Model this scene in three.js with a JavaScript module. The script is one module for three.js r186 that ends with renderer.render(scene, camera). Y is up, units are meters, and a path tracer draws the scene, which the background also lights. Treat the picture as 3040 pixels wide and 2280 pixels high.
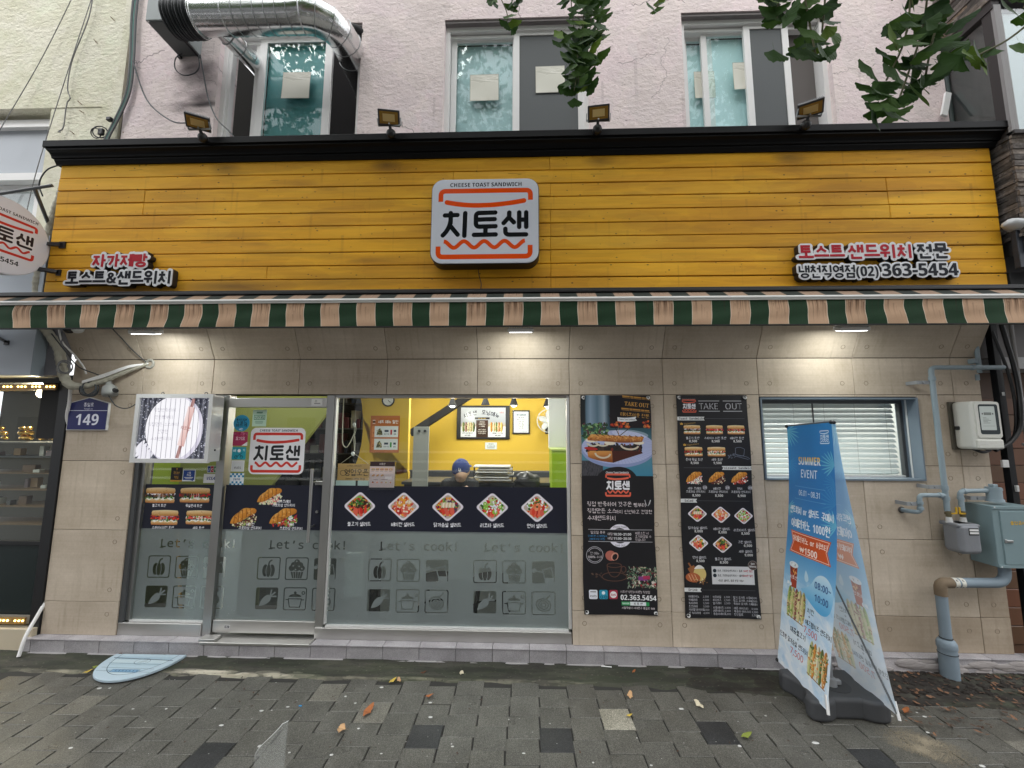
import * as THREE from 'three';
import { mergeGeometries } from 'three/addons/utils/BufferGeometryUtils.js';
import { RoundedBoxGeometry } from 'three/addons/geometries/RoundedBoxGeometry.js';
import { MarchingCubes } from 'three/addons/objects/MarchingCubes.js';
import { RectAreaLightUniformsLib } from 'three/addons/lights/RectAreaLightUniformsLib.js';

// ---------------------------------------------------------------- camera, sky, sun, exposure
const scene = new THREE.Scene();
const camera = new THREE.PerspectiveCamera(87.06, 4 / 3, 0.05, 300);
camera.rotation.order = 'YXZ';
camera.position.set(0.118, 1.88, 3.567);
camera.rotation.set(THREE.MathUtils.degToRad(6.54), THREE.MathUtils.degToRad(1.9), THREE.MathUtils.degToRad(0.2));
const renderer = new THREE.WebGLRenderer({ antialias: true });
renderer.toneMapping = THREE.LinearToneMapping;
renderer.toneMappingExposure = 1.62;
renderer.shadowMap.enabled = true;
RectAreaLightUniformsLib.init();

const SKY_LEVEL = 2.3;
{
  const w = 256, h = 128, d = new Float32Array(w * h * 4);
  for (let j = 0; j < h; j++) for (let i = 0; i < w; i++) {
    const e = ((j + 0.5) / h - 0.5) * Math.PI, a = (i / w) * Math.PI * 2;
    const s = Math.max(0, Math.sin(e));
    const l = SKY_LEVEL * ((1 + 1.3 * s) / 2.3) * (1 + 0.04 * Math.sin(a * 3 + s * 5) + 0.03 * Math.sin(a * 7 - s * 9));
    const k = (j * w + i) * 4;
    d[k] = l * 0.985; d[k + 1] = l; d[k + 2] = l * 1.03; d[k + 3] = 1;
  }
  const t = new THREE.DataTexture(d, w, h, THREE.RGBAFormat, THREE.FloatType);
  t.mapping = THREE.EquirectangularReflectionMapping; t.magFilter = t.minFilter = THREE.LinearFilter; t.needsUpdate = true;
  scene.background = t; scene.environment = t;
}
const sun = new THREE.DirectionalLight(new THREE.Color(1, 0.97, 0.93), 0.9);
sun.position.set(-3, 10, 6.5); sun.target.position.set(0, 1.5, 0); sun.castShadow = true; sun.shadow.radius = 45;
sun.shadow.mapSize.set(2048, 2048);
Object.assign(sun.shadow.camera, { left: -8, right: 8, top: 8, bottom: -8, near: 0.5, far: 30 });
scene.add(sun, sun.target);

// ---------------------------------------------------------------- helpers
const V = (x, y, z) => new THREE.Vector3(x, y, z);
const rng = (s) => () => { s = (s + 0x6d2b79f5) | 0; let t = Math.imul(s ^ (s >>> 15), 1 | s); t = (t + Math.imul(t ^ (t >>> 7), 61 | t)) ^ t; return ((t ^ (t >>> 14)) >>> 0) / 4294967296; };
const used = new Map();
function numbered(n) { const k = used.get(n) || 0; used.set(n, k + 1); return k ? n + '_' + String(k).padStart(3, '0') : n; }
function tag(o, label, category, group, kind) {
  if (label) o.userData.label = label; if (category) o.userData.category = category;
  if (group) o.userData.group = group; if (kind) o.userData.kind = kind; return o;
}
function thing(name, label, category, pos = [0, 0, 0], group) {
  const o = new THREE.Group(); o.name = numbered(name); o.position.set(...pos); scene.add(o); return tag(o, label, category, group);
}
const shade = (m) => { m.castShadow = m.receiveShadow = true; return m; };
function part(parent, name, g, m, pos, rot) {
  const o = shade(new THREE.Mesh(Array.isArray(g) ? join(g) : g, m)); o.name = name;
  if (pos) o.position.set(...pos); if (rot) o.rotation.set(...rot);
  parent.add(o); return o;
}
function solo(name, label, category, g, m, group, kind) {
  const o = part(scene, numbered(name), g, m); return tag(o, label, category, group, kind);
}
function dup(root, label, pos, rot) {
  const r = root.clone(); r.name = numbered(root.name.replace(/_\d{3}$/, '')); r.userData = { ...root.userData, label }; scene.add(r);
  if (pos) r.position.set(...pos); if (rot) r.rotation.set(...rot); return r;
}
function join(list) {
  const l = list.map((g) => { const q = g.index ? g.toNonIndexed() : g; for (const k of Object.keys(q.attributes)) if (!['position', 'normal', 'uv'].includes(k)) q.deleteAttribute(k); return q; });
  return mergeGeometries(l);
}
const at = (g, x = 0, y = 0, z = 0, rx = 0, ry = 0, rz = 0) => { if (rx) g.rotateX(rx); if (ry) g.rotateY(ry); if (rz) g.rotateZ(rz); return g.translate(x, y, z); };
const box = (w, h, d, x = 0, y = 0, z = 0) => new THREE.BoxGeometry(w, h, d).translate(x, y, z);
const span = (x0, x1, y0, y1, z0, z1) => box(x1 - x0, y1 - y0, z1 - z0, (x0 + x1) / 2, (y0 + y1) / 2, (z0 + z1) / 2);
const rbox = (w, h, d, r, x = 0, y = 0, z = 0, s = 2) => new RoundedBoxGeometry(w, h, d, s, Math.min(r, w / 2.01, h / 2.01, d / 2.01)).translate(x, y, z);
const cyl = (r0, r1, h, n = 20, x = 0, y = 0, z = 0) => new THREE.CylinderGeometry(r0, r1, h, n).translate(x, y, z);
// uv in metres by the dominant direction of each face
function metric(g0, ou = 0, ov = 0, s = 1) {
  const g = g0.index ? g0.toNonIndexed() : g0, p = g.attributes.position, n = g.attributes.normal, uv = new Float32Array(p.count * 2);
  for (let i = 0; i < p.count; i++) {
    const a = Math.abs(n.getX(i)), b = Math.abs(n.getY(i)), c = Math.abs(n.getZ(i)); let u, v;
    if (c >= a && c >= b) { u = p.getX(i); v = p.getY(i); } else if (b >= a) { u = p.getX(i); v = -p.getZ(i); } else { u = p.getZ(i); v = p.getY(i); }
    uv[i * 2] = (u + ou) * s; uv[i * 2 + 1] = (v + ov) * s;
  }
  g.setAttribute('uv', new THREE.BufferAttribute(uv, 2)); return g;
}
// box with chamfered front edges (front = +z), origin at the centre of its back face; 22 triangles
function slab(w, h, d, c) {
  const X = w / 2, Y = h / 2, ps = [], quad = (a, b, e, f) => ps.push(...a, ...b, ...e, ...a, ...e, ...f);
  const B = [[-X, -Y, 0], [X, -Y, 0], [X, Y, 0], [-X, Y, 0]], S = B.map(([x, y]) => [x, y, d - c]), F = B.map(([x, y]) => [x - Math.sign(x) * c, y - Math.sign(y) * c, d]);
  quad(F[0], F[1], F[2], F[3]); quad(B[1], B[0], B[3], B[2]);
  for (let i = 0; i < 4; i++) { const j = (i + 1) % 4; quad(B[i], B[j], S[j], S[i]); quad(S[i], S[j], F[j], F[i]); }
  const g = new THREE.BufferGeometry(); g.setAttribute('position', new THREE.Float32BufferAttribute(ps, 3)); g.computeVertexNormals();
  g.setAttribute('uv', new THREE.Float32BufferAttribute(new Float32Array((ps.length / 3) * 2), 2)); return g;
}
const curve = (pts) => new THREE.CatmullRomCurve3(pts.map((p) => (p.isVector3 ? p : V(...p))), false, 'centripetal');
const tube = (pts, r, n = 8, seg = 0) => { const c = curve(pts); return new THREE.TubeGeometry(c, seg || Math.max(12, pts.length * 8), r, n); };
// polyline with rounded corners
function bent(pts, rad) {
  const P = pts.map((p) => V(...p)), out = [P[0].clone()];
  for (let i = 1; i < P.length - 1; i++) {
    const a = P[i - 1].clone().sub(P[i]), b = P[i + 1].clone().sub(P[i]), k = Math.min(rad, a.length() * 0.49, b.length() * 0.49);
    const q0 = P[i].clone().addScaledVector(a.normalize(), k), q1 = P[i].clone().addScaledVector(b.normalize(), k);
    for (let t = 0; t <= 8; t++) { const u = t / 8; out.push(q0.clone().multiplyScalar((1 - u) ** 2).addScaledVector(P[i], 2 * u * (1 - u)).addScaledVector(q1, u * u)); }
  }
  out.push(P[P.length - 1].clone()); return out;
}
function pipe(pts, r, rad = 0.05, n = 16) {
  const q = bent(pts, rad), cp = new THREE.CurvePath();
  for (let i = 1; i < q.length; i++) if (q[i].distanceTo(q[i - 1]) > 1e-5) cp.add(new THREE.LineCurve3(q[i - 1], q[i]));
  const L = cp.getLength(), g = new THREE.TubeGeometry(cp, Math.max(8, Math.round(L / (r * 0.5))), r, n);
  const caps = [[q[0], q[1]], [q[q.length - 1], q[q.length - 2]]].map(([a, b]) => { const c = new THREE.CircleGeometry(r, n), d = a.clone().sub(b).normalize(); c.applyQuaternion(new THREE.Quaternion().setFromUnitVectors(V(0, 0, 1), d)); return c.translate(a.x, a.y, a.z); });
  return join([g, ...caps]);
}
// rod between two points, as a cylinder
function rod(a, b, r0, r1 = r0, n = 12) {
  const A = V(...a), B = V(...b), g = new THREE.CylinderGeometry(r1, r0, A.distanceTo(B), n);
  g.applyQuaternion(new THREE.Quaternion().setFromUnitVectors(V(0, 1, 0), B.clone().sub(A).normalize()));
  const m = A.add(B).multiplyScalar(0.5); return g.translate(m.x, m.y, m.z);
}
function bar(a, b, w, h) {
  const A = V(...a), B = V(...b), g = new THREE.BoxGeometry(w, A.distanceTo(B), h);
  g.applyQuaternion(new THREE.Quaternion().setFromUnitVectors(V(0, 1, 0), B.clone().sub(A).normalize()));
  const m = A.add(B).multiplyScalar(0.5); return g.translate(m.x, m.y, m.z);
}
const roundRect = (w, h, r) => { const s = new THREE.Shape(), X = w / 2, Y = h / 2; s.moveTo(-X + r, -Y); s.lineTo(X - r, -Y); s.absarc(X - r, -Y + r, r, -Math.PI / 2, 0); s.lineTo(X, Y - r); s.absarc(X - r, Y - r, r, 0, Math.PI / 2); s.lineTo(-X + r, Y); s.absarc(-X + r, Y - r, r, Math.PI / 2, Math.PI); s.lineTo(-X, -Y + r); s.absarc(-X + r, -Y + r, r, Math.PI, Math.PI * 1.5); return s; };
const poly = (pts) => { const s = new THREE.Shape(); pts.forEach(([x, y], i) => (i ? s.lineTo(x, y) : s.moveTo(x, y))); s.closePath(); return s; };
const extrude = (s, d, bevel = 0, seg = 8) => new THREE.ExtrudeGeometry(s, { depth: d, bevelEnabled: bevel > 0, bevelThickness: bevel, bevelSize: bevel, bevelOffset: -bevel, bevelSegments: 2, curveSegments: seg });
// uv 0..1 over the bounding rectangle in x, y
function fit(g) { g.computeBoundingBox(); const b = g.boundingBox, p = g.attributes.position, uv = new Float32Array(p.count * 2); for (let i = 0; i < p.count; i++) { uv[i * 2] = (p.getX(i) - b.min.x) / (b.max.x - b.min.x); uv[i * 2 + 1] = (p.getY(i) - b.min.y) / (b.max.y - b.min.y); } g.setAttribute('uv', new THREE.BufferAttribute(uv, 2)); return g; }

// ---------------------------------------------------------------- textures
const hash = (x, y, s) => { let h = Math.imul(x, 374761393) ^ Math.imul(y, 668265263) ^ Math.imul(s, 2147483647 - 5); h = Math.imul(h ^ (h >>> 13), 1274126177); h ^= h >>> 16; return (h >>> 0) / 4294967296; };
function noise(u, v, px, py, s) {                                   // tileable value noise, u and v in 0..1
  const x = u * px, y = v * py, ix = Math.floor(x), iy = Math.floor(y), fx = x - ix, fy = y - iy, a = fx * fx * (3 - 2 * fx), b = fy * fy * (3 - 2 * fy), m = (i, p) => ((i % p) + p) % p;
  const x0 = m(ix, px), x1 = m(ix + 1, px), y0 = m(iy, py), y1 = m(iy + 1, py);
  return (hash(x0, y0, s) * (1 - a) + hash(x1, y0, s) * a) * (1 - b) + (hash(x0, y1, s) * (1 - a) + hash(x1, y1, s) * a) * b;
}
function fbm(u, v, px, py, oct, s) { let t = 0, a = 0.5, n = 0; for (let i = 0; i < oct; i++) { t += a * noise(u, v, px << i, py << i, s + i); n += a; a *= 0.5; } return t / n; }
function dataTex(w, h, f, srgb = true) {                            // f(u, v) -> [r, g, b] in 0..255 or a number
  const d = new Uint8Array(w * h * 4);
  for (let j = 0; j < h; j++) for (let i = 0; i < w; i++) { const c = f((i + 0.5) / w, (j + 0.5) / h, i, j), k = (j * w + i) * 4; if (typeof c === 'number') d[k] = d[k + 1] = d[k + 2] = c; else { d[k] = c[0]; d[k + 1] = c[1]; d[k + 2] = c[2]; } d[k + 3] = 255; }
  const t = new THREE.DataTexture(d, w, h); t.wrapS = t.wrapT = THREE.RepeatWrapping; t.magFilter = THREE.LinearFilter; if (srgb) t.colorSpace = THREE.SRGBColorSpace; t.needsUpdate = true; return t;
}
function canvasTex(w, h, draw, srgb = true) {
  const c = document.createElement('canvas'); c.width = w; c.height = h; const x = c.getContext('2d'); draw(x, w, h);
  const t = new THREE.CanvasTexture(c); t.wrapS = t.wrapT = THREE.RepeatWrapping; if (srgb) t.colorSpace = THREE.SRGBColorSpace; return t;
}
const rep = (t, u, v = u) => { const c = t.clone(); c.repeat.set(u, v); c.needsUpdate = true; return c; };
const std = (o) => new THREE.MeshStandardMaterial({ roughness: 0.8, ...o });
const phys = (o) => new THREE.MeshPhysicalMaterial({ roughness: 0.5, ...o });
const rgb = (r, g, b) => new THREE.Color().setRGB(r, g, b);
const hex = (h) => new THREE.Color(h);
const print = (w, h, draw, o = {}) => std({ map: canvasTex(w, h, draw), roughness: 0.45, ...o });

// ---------------------------------------------------------------- lettering: Korean letters as strokes
const JAMO = { ㄱ: '8,12 88,12 80,55 45,96', ㄴ: '12,4 12,88 96,88', ㄷ: '92,10 12,10 12,90 94,90', ㄹ: '8,6 90,6 90,50 10,50 10,94 95,94', ㅁ: '10,8 90,8 90,92 10,92 10,8 90,8', ㅂ: '12,4 12,93 88,93 88,4;12,48 88,48', ㅅ: '50,4 50,28 40,58 6,96;50,34 62,64 94,94', ㅇ: 'o50,50,42', ㅈ: '8,10 92,10;50,10 48,40 8,96;52,44 66,72 94,94', ㅊ: '34,0 66,0;8,24 92,24;50,24 48,50 8,98;52,54 66,76 94,96', ㅋ: '8,10 88,10 82,55 45,98;6,48 84,48', ㅌ: '92,8 12,8 12,92 94,92;12,50 90,50', ㅍ: '6,10 94,10;6,90 94,90;30,10 30,90;70,10 70,90', ㅎ: '34,0 66,0;6,22 94,22;o50,68,28' };
const LEAD = 'ㄱ,ㄱㄱ,ㄴ,ㄷ,ㄷㄷ,ㄹ,ㅁ,ㅂ,ㅂㅂ,ㅅ,ㅅㅅ,ㅇ,ㅈ,ㅈㅈ,ㅊ,ㅋ,ㅌ,ㅍ,ㅎ'.split(','), TAIL = ',ㄱ,ㄱㄱ,ㄱㅅ,ㄴ,ㄴㅈ,ㄴㅎ,ㄷ,ㄹ,ㄹㄱ,ㄹㅁ,ㄹㅂ,ㄹㅅ,ㄹㅌ,ㄹㅍ,ㄹㅎ,ㅁ,ㅂ,ㅂㅅ,ㅅ,ㅅㅅ,ㅇ,ㅈ,ㅊ,ㅋ,ㅌ,ㅍ,ㅎ'.split(',');
// vowels: strokes of the part under the consonant (h) and of the part to its right (v)
const H = { o: '50,0 50,72;0,72 100,72', yo: '32,0 32,72;68,0 68,72;0,72 100,72', u: '0,25 100,25;50,25 50,100', yu: '0,25 100,25;32,25 32,100;68,25 68,100', eu: '0,50 100,50' };
const W = { a: '40,0 40,100;40,48 100,48', ae: '20,2 20,98;85,0 85,100;20,48 85,48', ya: '40,0 40,100;40,34 100,34;40,64 100,64', eo: '75,0 75,100;5,46 75,46', e: '42,2 42,98;90,0 90,100;-5,46 42,46', yeo: '75,0 75,100;5,32 75,32;5,62 75,62', ye: '42,2 42,98;90,0 90,100;-5,32 42,32;-5,62 42,62', i: '60,0 60,100' };
const VOW = [[0, 'a'], [0, 'ae'], [0, 'ya'], [0, 'ae'], [0, 'eo'], [0, 'e'], [0, 'yeo'], [0, 'ye'], ['o'], ['o', 'a'], ['o', 'ae'], ['o', 'i'], ['yo'], ['u'], ['u', 'eo'], ['u', 'e'], ['u', 'i'], ['yu'], ['eu'], ['eu', 'i'], [0, 'i']];
const inBox = (spec, [x0, y0, x1, y1]) => spec.split(';').map((s) => {
  if (s[0] === 'o') { const [a, b, r] = s.slice(1).split(',').map(Number); return { c: [x0 + ((x1 - x0) * a) / 100, y0 + ((y1 - y0) * b) / 100, ((x1 - x0) * r) / 100, ((y1 - y0) * r) / 100] }; }
  return s.split(' ').map((q) => { const [a, b] = q.split(',').map(Number); return [x0 + ((x1 - x0) * a) / 100, y0 + ((y1 - y0) * b) / 100]; });
});
const cons = (j, b) => (j.length === 1 ? inBox(JAMO[j], b) : [...inBox(JAMO[j[0]], [b[0], b[1], b[0] + (b[2] - b[0]) * 0.44, b[3]]), ...inBox(JAMO[j[1]], [b[0] + (b[2] - b[0]) * 0.56, b[1], b[2], b[3]])]);
function syllable(ch) {
  const k = ch.charCodeAt(0) - 0xac00, l = LEAD[Math.floor(k / 588)], [h, v] = VOW[Math.floor((k % 588) / 28)], t = TAIL[k % 28], out = [];
  if (!h) out.push(...cons(l, t ? [4, 4, 54, 54] : [4, 14, 56, 86]), ...inBox(W[v], t ? [60, 0, 98, 57] : [62, 2, 98, 98]));
  else if (!v) out.push(...cons(l, t ? [18, 0, 82, 34] : [16, 4, 84, 50]), ...inBox(H[h], t ? [2, 37, 98, 62] : [2, 54, 98, 96]));
  else out.push(...cons(l, t ? [6, 2, 54, 30] : [6, 4, 54, 44]), ...inBox(H[h], t ? [0, 34, 60, 60] : [0, 50, 60, 90]), ...inBox(W[v], t ? [64, 0, 98, 60] : [64, 2, 98, 98]));
  if (t) out.push(...cons(t, [18, 66, 90, 98])); return out;
}
function strokes(x, list, ox, oy, sx, sy) {
  x.beginPath();
  for (const s of list) {
    if (s.c) { const [a, b, r, q] = s.c; x.moveTo(ox + (a + r) * sx, oy + b * sy); x.ellipse(ox + a * sx, oy + b * sy, r * sx, q * sy, 0, 0, Math.PI * 2); } else s.forEach(([a, b], i) => (i ? x.lineTo(ox + a * sx, oy + b * sy) : x.moveTo(ox + a * sx, oy + b * sy)));
  }
  x.stroke();
}
const isHan = (c) => c >= '가' && c <= '힣';
// draws Korean and Latin text with its middle line at y; o: w stroke weight, align, sx width factor, font, color, outline
function text(x, str, px, py, size, color = '#fff', o = {}) {
  const { w = 0.115, align = 'center', sx = 0.9, font = 'bold', fam = 'sans-serif', outline = 0, rot = 0 } = o;
  x.save(); x.translate(px, py); if (rot) x.rotate(rot);
  x.font = font + ' ' + size * 1.08 + 'px ' + fam; x.textBaseline = 'alphabetic'; x.textAlign = 'left';
  const adv = [...str].map((c) => (isHan(c) ? size * sx * 1.02 : c === ' ' ? size * 0.32 : c === '₩' ? size * 0.74 : x.measureText(c).width * Math.min(1, sx * 1.06)));
  let cx = -adv.reduce((a, b) => a + b, 0) * (align === 'center' ? 0.5 : align === 'right' ? 1 : 0);
  x.strokeStyle = x.fillStyle = color; x.lineCap = o.round ? 'round' : 'butt'; x.lineJoin = o.round || outline ? 'round' : 'miter'; x.miterLimit = 3;
  [...str].forEach((c, i) => {
    if (isHan(c)) { x.lineWidth = size * w + outline * 2; if (outline) x.lineCap = 'round'; strokes(x, syllable(c), cx + size * 0.01, -size * 0.5, (size * sx) / 100, size / 100); }
    else if (c === '₩') { x.lineWidth = size * 0.09; strokes(x, [[[0, 10], [18, 90], [36, 20], [54, 90], [72, 10]], [[-6, 42], [78, 42]], [[-6, 58], [78, 58]]], cx, -size * 0.4, size / 110, (size * 0.8) / 100); }
    else if (c !== ' ') { x.save(); x.translate(cx, size * 0.4); x.scale(Math.min(1, sx * 1.06), 1); if (outline) { x.lineWidth = outline * 2; x.strokeText(c, 0, 0); } x.fillText(c, 0, 0); x.restore(); }
    cx += adv[i];
  });
  x.restore();
}
// the shop's mark in a frame of 713 x 568
function logo(x, ox, oy, w, h, c = {}) {
  const { bun = '#e8552b', ink = '#23252e', cap = ink, latin = 'CHEESE TOAST SANDWICH', thick = 31 } = c;
  x.save(); x.translate(ox, oy); x.scale(w / 713, h / 568);
  if (latin) { x.fillStyle = cap; x.font = 'bold 40px sans-serif'; x.textAlign = 'center'; x.textBaseline = 'middle'; const m = x.measureText(latin).width; x.save(); x.translate(362, 34); x.scale(500 / m, 0.92); x.fillText(latin, 0, 0); x.restore(); }
  x.lineWidth = thick + 2; x.lineJoin = 'round'; x.lineCap = 'butt'; x.strokeStyle = bun;
  x.beginPath(); x.moveTo(51, 150); x.lineTo(51, 108); x.quadraticCurveTo(51, 76, 84, 76); x.lineTo(636, 76); x.quadraticCurveTo(669, 76, 669, 108); x.lineTo(669, 145); x.stroke();
  x.beginPath(); x.moveTo(40, 460); x.lineTo(40, 498); x.quadraticCurveTo(40, 532, 74, 532); x.lineTo(632, 532); x.quadraticCurveTo(666, 532, 666, 498); x.lineTo(666, 456); x.stroke();
  x.lineCap = 'round'; x.beginPath(); x.moveTo(94, 155); x.quadraticCurveTo(230, 183, 350, 178); x.quadraticCurveTo(480, 176, 624, 149); x.stroke();
  x.lineWidth = thick - 4; x.lineCap = 'butt'; x.beginPath(); for (let i = 0; i <= 80; i++) { const t = i / 80, X = 78 + t * 553, Y = 448 + Math.cos(t * Math.PI * 8) * -22; i ? x.lineTo(X, Y) : x.moveTo(X, Y); } x.stroke();
  x.strokeStyle = ink; x.lineCap = 'round'; x.lineWidth = thick;
  const L = (...p) => { x.beginPath(); for (let i = 0; i < p.length; i += 2) i ? x.lineTo(p[i], p[i + 1]) : x.moveTo(p[i], p[i + 1]); x.stroke(); };
  L(122, 230, 122, 300); L(82, 246, 168, 244); x.beginPath(); x.moveTo(122, 250); x.quadraticCurveTo(128, 330, 70, 384); x.stroke(); L(120, 318, 172, 380); L(222, 232, 218, 388);
  x.beginPath(); x.moveTo(428, 230); x.lineTo(322, 232); x.quadraticCurveTo(296, 232, 296, 256); x.lineTo(296, 302); x.quadraticCurveTo(296, 326, 322, 327); x.lineTo(430, 325); x.stroke(); L(304, 278, 424, 276); L(362, 330, 362, 378); L(284, 383, 432, 382);
  L(524, 232, 524, 262, 486, 304); L(528, 272, 556, 300); L(592, 232, 592, 332); L(640, 232, 640, 332); L(592, 282, 640, 282); x.beginPath(); x.moveTo(498, 344); x.lineTo(498, 362); x.quadraticCurveTo(500, 384, 528, 384); x.lineTo(638, 384); x.stroke();
  x.restore();
}
// outline of a drawn mask as extruded letters: draw(x) paints white on black, k pixels per metre
function cutout(wm, hm, k, draw, depth, grow = 0) {
  const w = Math.ceil(wm * k), h = Math.ceil(hm * k), c = document.createElement('canvas'); c.width = w; c.height = h; const x = c.getContext('2d');
  x.fillStyle = '#000'; x.fillRect(0, 0, w, h); draw(x, k, grow * k); const d = x.getImageData(0, 0, w, h).data, f = (i, j) => (i < 1 || j < 1 || i >= w - 1 || j >= h - 1 ? 0 : d[(j * w + i) * 4]) - 127.5;
  const next = new Map(), id = (i, j, e) => (e % 2 ? 'v' + (e === 1 ? i + 1 : i) + '_' + j : 'h' + i + '_' + (e === 2 ? j + 1 : j)), E = (i, j, e) => { const q = [[i, j, i + 1, j], [i + 1, j, i + 1, j + 1], [i, j + 1, i + 1, j + 1], [i, j, i, j + 1]][e], a = f(q[0], q[1]), b = f(q[2], q[3]), t = a / (a - b); return [q[0] + (q[2] - q[0]) * t, q[1] + (q[3] - q[1]) * t]; };
  const T = { 1: [[3, 2]], 2: [[2, 1]], 3: [[3, 1]], 4: [[1, 0]], 5: [[3, 0], [1, 2]], 6: [[2, 0]], 7: [[3, 0]], 8: [[0, 3]], 9: [[0, 2]], 10: [[0, 1], [2, 3]], 11: [[0, 1]], 12: [[1, 3]], 13: [[1, 2]], 14: [[2, 3]] };
  for (let j = 0; j < h - 1; j++) for (let i = 0; i < w - 1; i++) {
    const n = (f(i, j) > 0 ? 8 : 0) | (f(i + 1, j) > 0 ? 4 : 0) | (f(i + 1, j + 1) > 0 ? 2 : 0) | (f(i, j + 1) > 0 ? 1 : 0);
    for (const [a, b] of T[n] || []) next.set(id(i, j, a), [E(i, j, a), id(i, j, b)]);
  }
  const loops = [];
  while (next.size) { const [k0, s] = next.entries().next().value, pts = []; let kk = k0, seg = s; while (seg) { next.delete(kk); pts.push(seg[0]); kk = seg[1]; seg = next.get(kk); } if (pts.length > 6) loops.push(pts); }
  const simple = (p) => { const o = [p[0]]; for (let i = 1; i < p.length; i++) { const a = o[o.length - 1], b = p[i], e = p[(i + 1) % p.length]; if (Math.abs((b[0] - a[0]) * (e[1] - a[1]) - (b[1] - a[1]) * (e[0] - a[0])) > 0.35 || Math.hypot(b[0] - a[0], b[1] - a[1]) > 24) o.push(b); } return o; };
  const area = (p) => p.reduce((s, a, i) => { const b = p[(i + 1) % p.length]; return s + a[0] * b[1] - a[1] * b[0]; }, 0) / 2;
  const inside = (q, p) => { let r = false; for (let i = 0, j = p.length - 1; i < p.length; j = i++) if (p[i][1] > q[1] !== p[j][1] > q[1] && q[0] < ((p[j][0] - p[i][0]) * (q[1] - p[i][1])) / (p[j][1] - p[i][1]) + p[i][0]) r = !r; return r; };
  const S = loops.map((p) => ({ p: simple(p), a: 0 })).filter((o) => o.p.length > 3); for (const o of S) { o.a = Math.abs(area(o.p)); o.d = S.filter((q) => q !== o && Math.abs(area(q.p)) > o.a && inside(o.p[0], q.p)).length; }
  const conv = (p) => p.map(([a, b]) => new THREE.Vector2(a / k - wm / 2, hm / 2 - b / k)), shapes = [];
  for (const o of S.filter((q) => q.d % 2 === 0)) { const s = new THREE.Shape(conv(o.p)); for (const q of S) if (q.d === o.d + 1 && inside(q.p[0], o.p)) s.holes.push(new THREE.Path(conv(q.p))); shapes.push(s); }
  return new THREE.ExtrudeGeometry(shapes, { depth, bevelEnabled: false, curveSegments: 1 });
}
// ---------------------------------------------------------------- materials
const clampB = (v) => Math.max(0, Math.min(255, v));
const grain = dataTex(512, 512, (u, v) => 128 + (fbm(u, v, 24, 24, 4, 5) - 0.5) * 150, false);
const rough1 = dataTex(512, 512, (u, v) => 150 + (fbm(u, v, 6, 6, 5, 15) - 0.5) * 190, false);
const panelTex = dataTex(1024, 1024, (u, v) => {
  const c = fbm(u, v, 3, 4, 4, 21), f = fbm(u, v, 90, 60, 3, 33), st = noise(u, v, 3, 120, 8), sp = hash(Math.floor(u * 1024), Math.floor(v * 1024), 4), dr = Math.max(0, noise(u, v, 46, 3, 91) - 0.62) * Math.max(0, fbm(u, v, 5, 4, 2, 97) - 0.4), k = (c - 0.5) * 32 + (f - 0.5) * 11 + (st - 0.5) * 6 + (sp - 0.5) * 4 - dr * 95;
  return [clampB(192 + k), clampB(178 + k * 1.02), clampB(160 + k * 1.08)];
});
const panelMats = [[1, 1, 1], [0.93, 0.925, 0.92], [1.04, 1.035, 1.02], [0.74, 0.71, 0.67]].map((c) => std({ map: panelTex, bumpMap: grain, bumpScale: 0.0012, roughness: 0.78, color: rgb(...c) }));
const stuccoBump = dataTex(1024, 1024, (u, v) => {
  const a = fbm(u + 0.01 * noise(u, v, 40, 40, 2), v, 26, 40, 5, 41), b = fbm(u, v, 90, 130, 3, 47);
  return clampB(255 * (Math.pow(a, 0.8) * 0.75 + b * 0.25));
}, false);
function cracks(x, w, h, n, seed, col, k = 1) {
  const r = rng(seed);
  for (let i = 0; i < n; i++) {
    let px = r() * w, py = r() * h, a = r() * 6.28; const horiz = r() < 0.5; if (horiz) a = (r() - 0.5) * 0.5;
    x.strokeStyle = col; x.lineWidth = (0.4 + r() * 0.9) * k; x.beginPath(); x.moveTo(px, py);
    const m = 12 + r() * 36; for (let j = 0; j < m; j++) { const b = a + (r() - 0.5) * 2; a += (r() - 0.5) * 0.25; px += Math.cos(b) * 5 * k; py += Math.sin(b) * 5 * k; x.lineTo(px, py); if (horiz) a *= 0.8; }
    x.stroke();
  }
}
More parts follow.
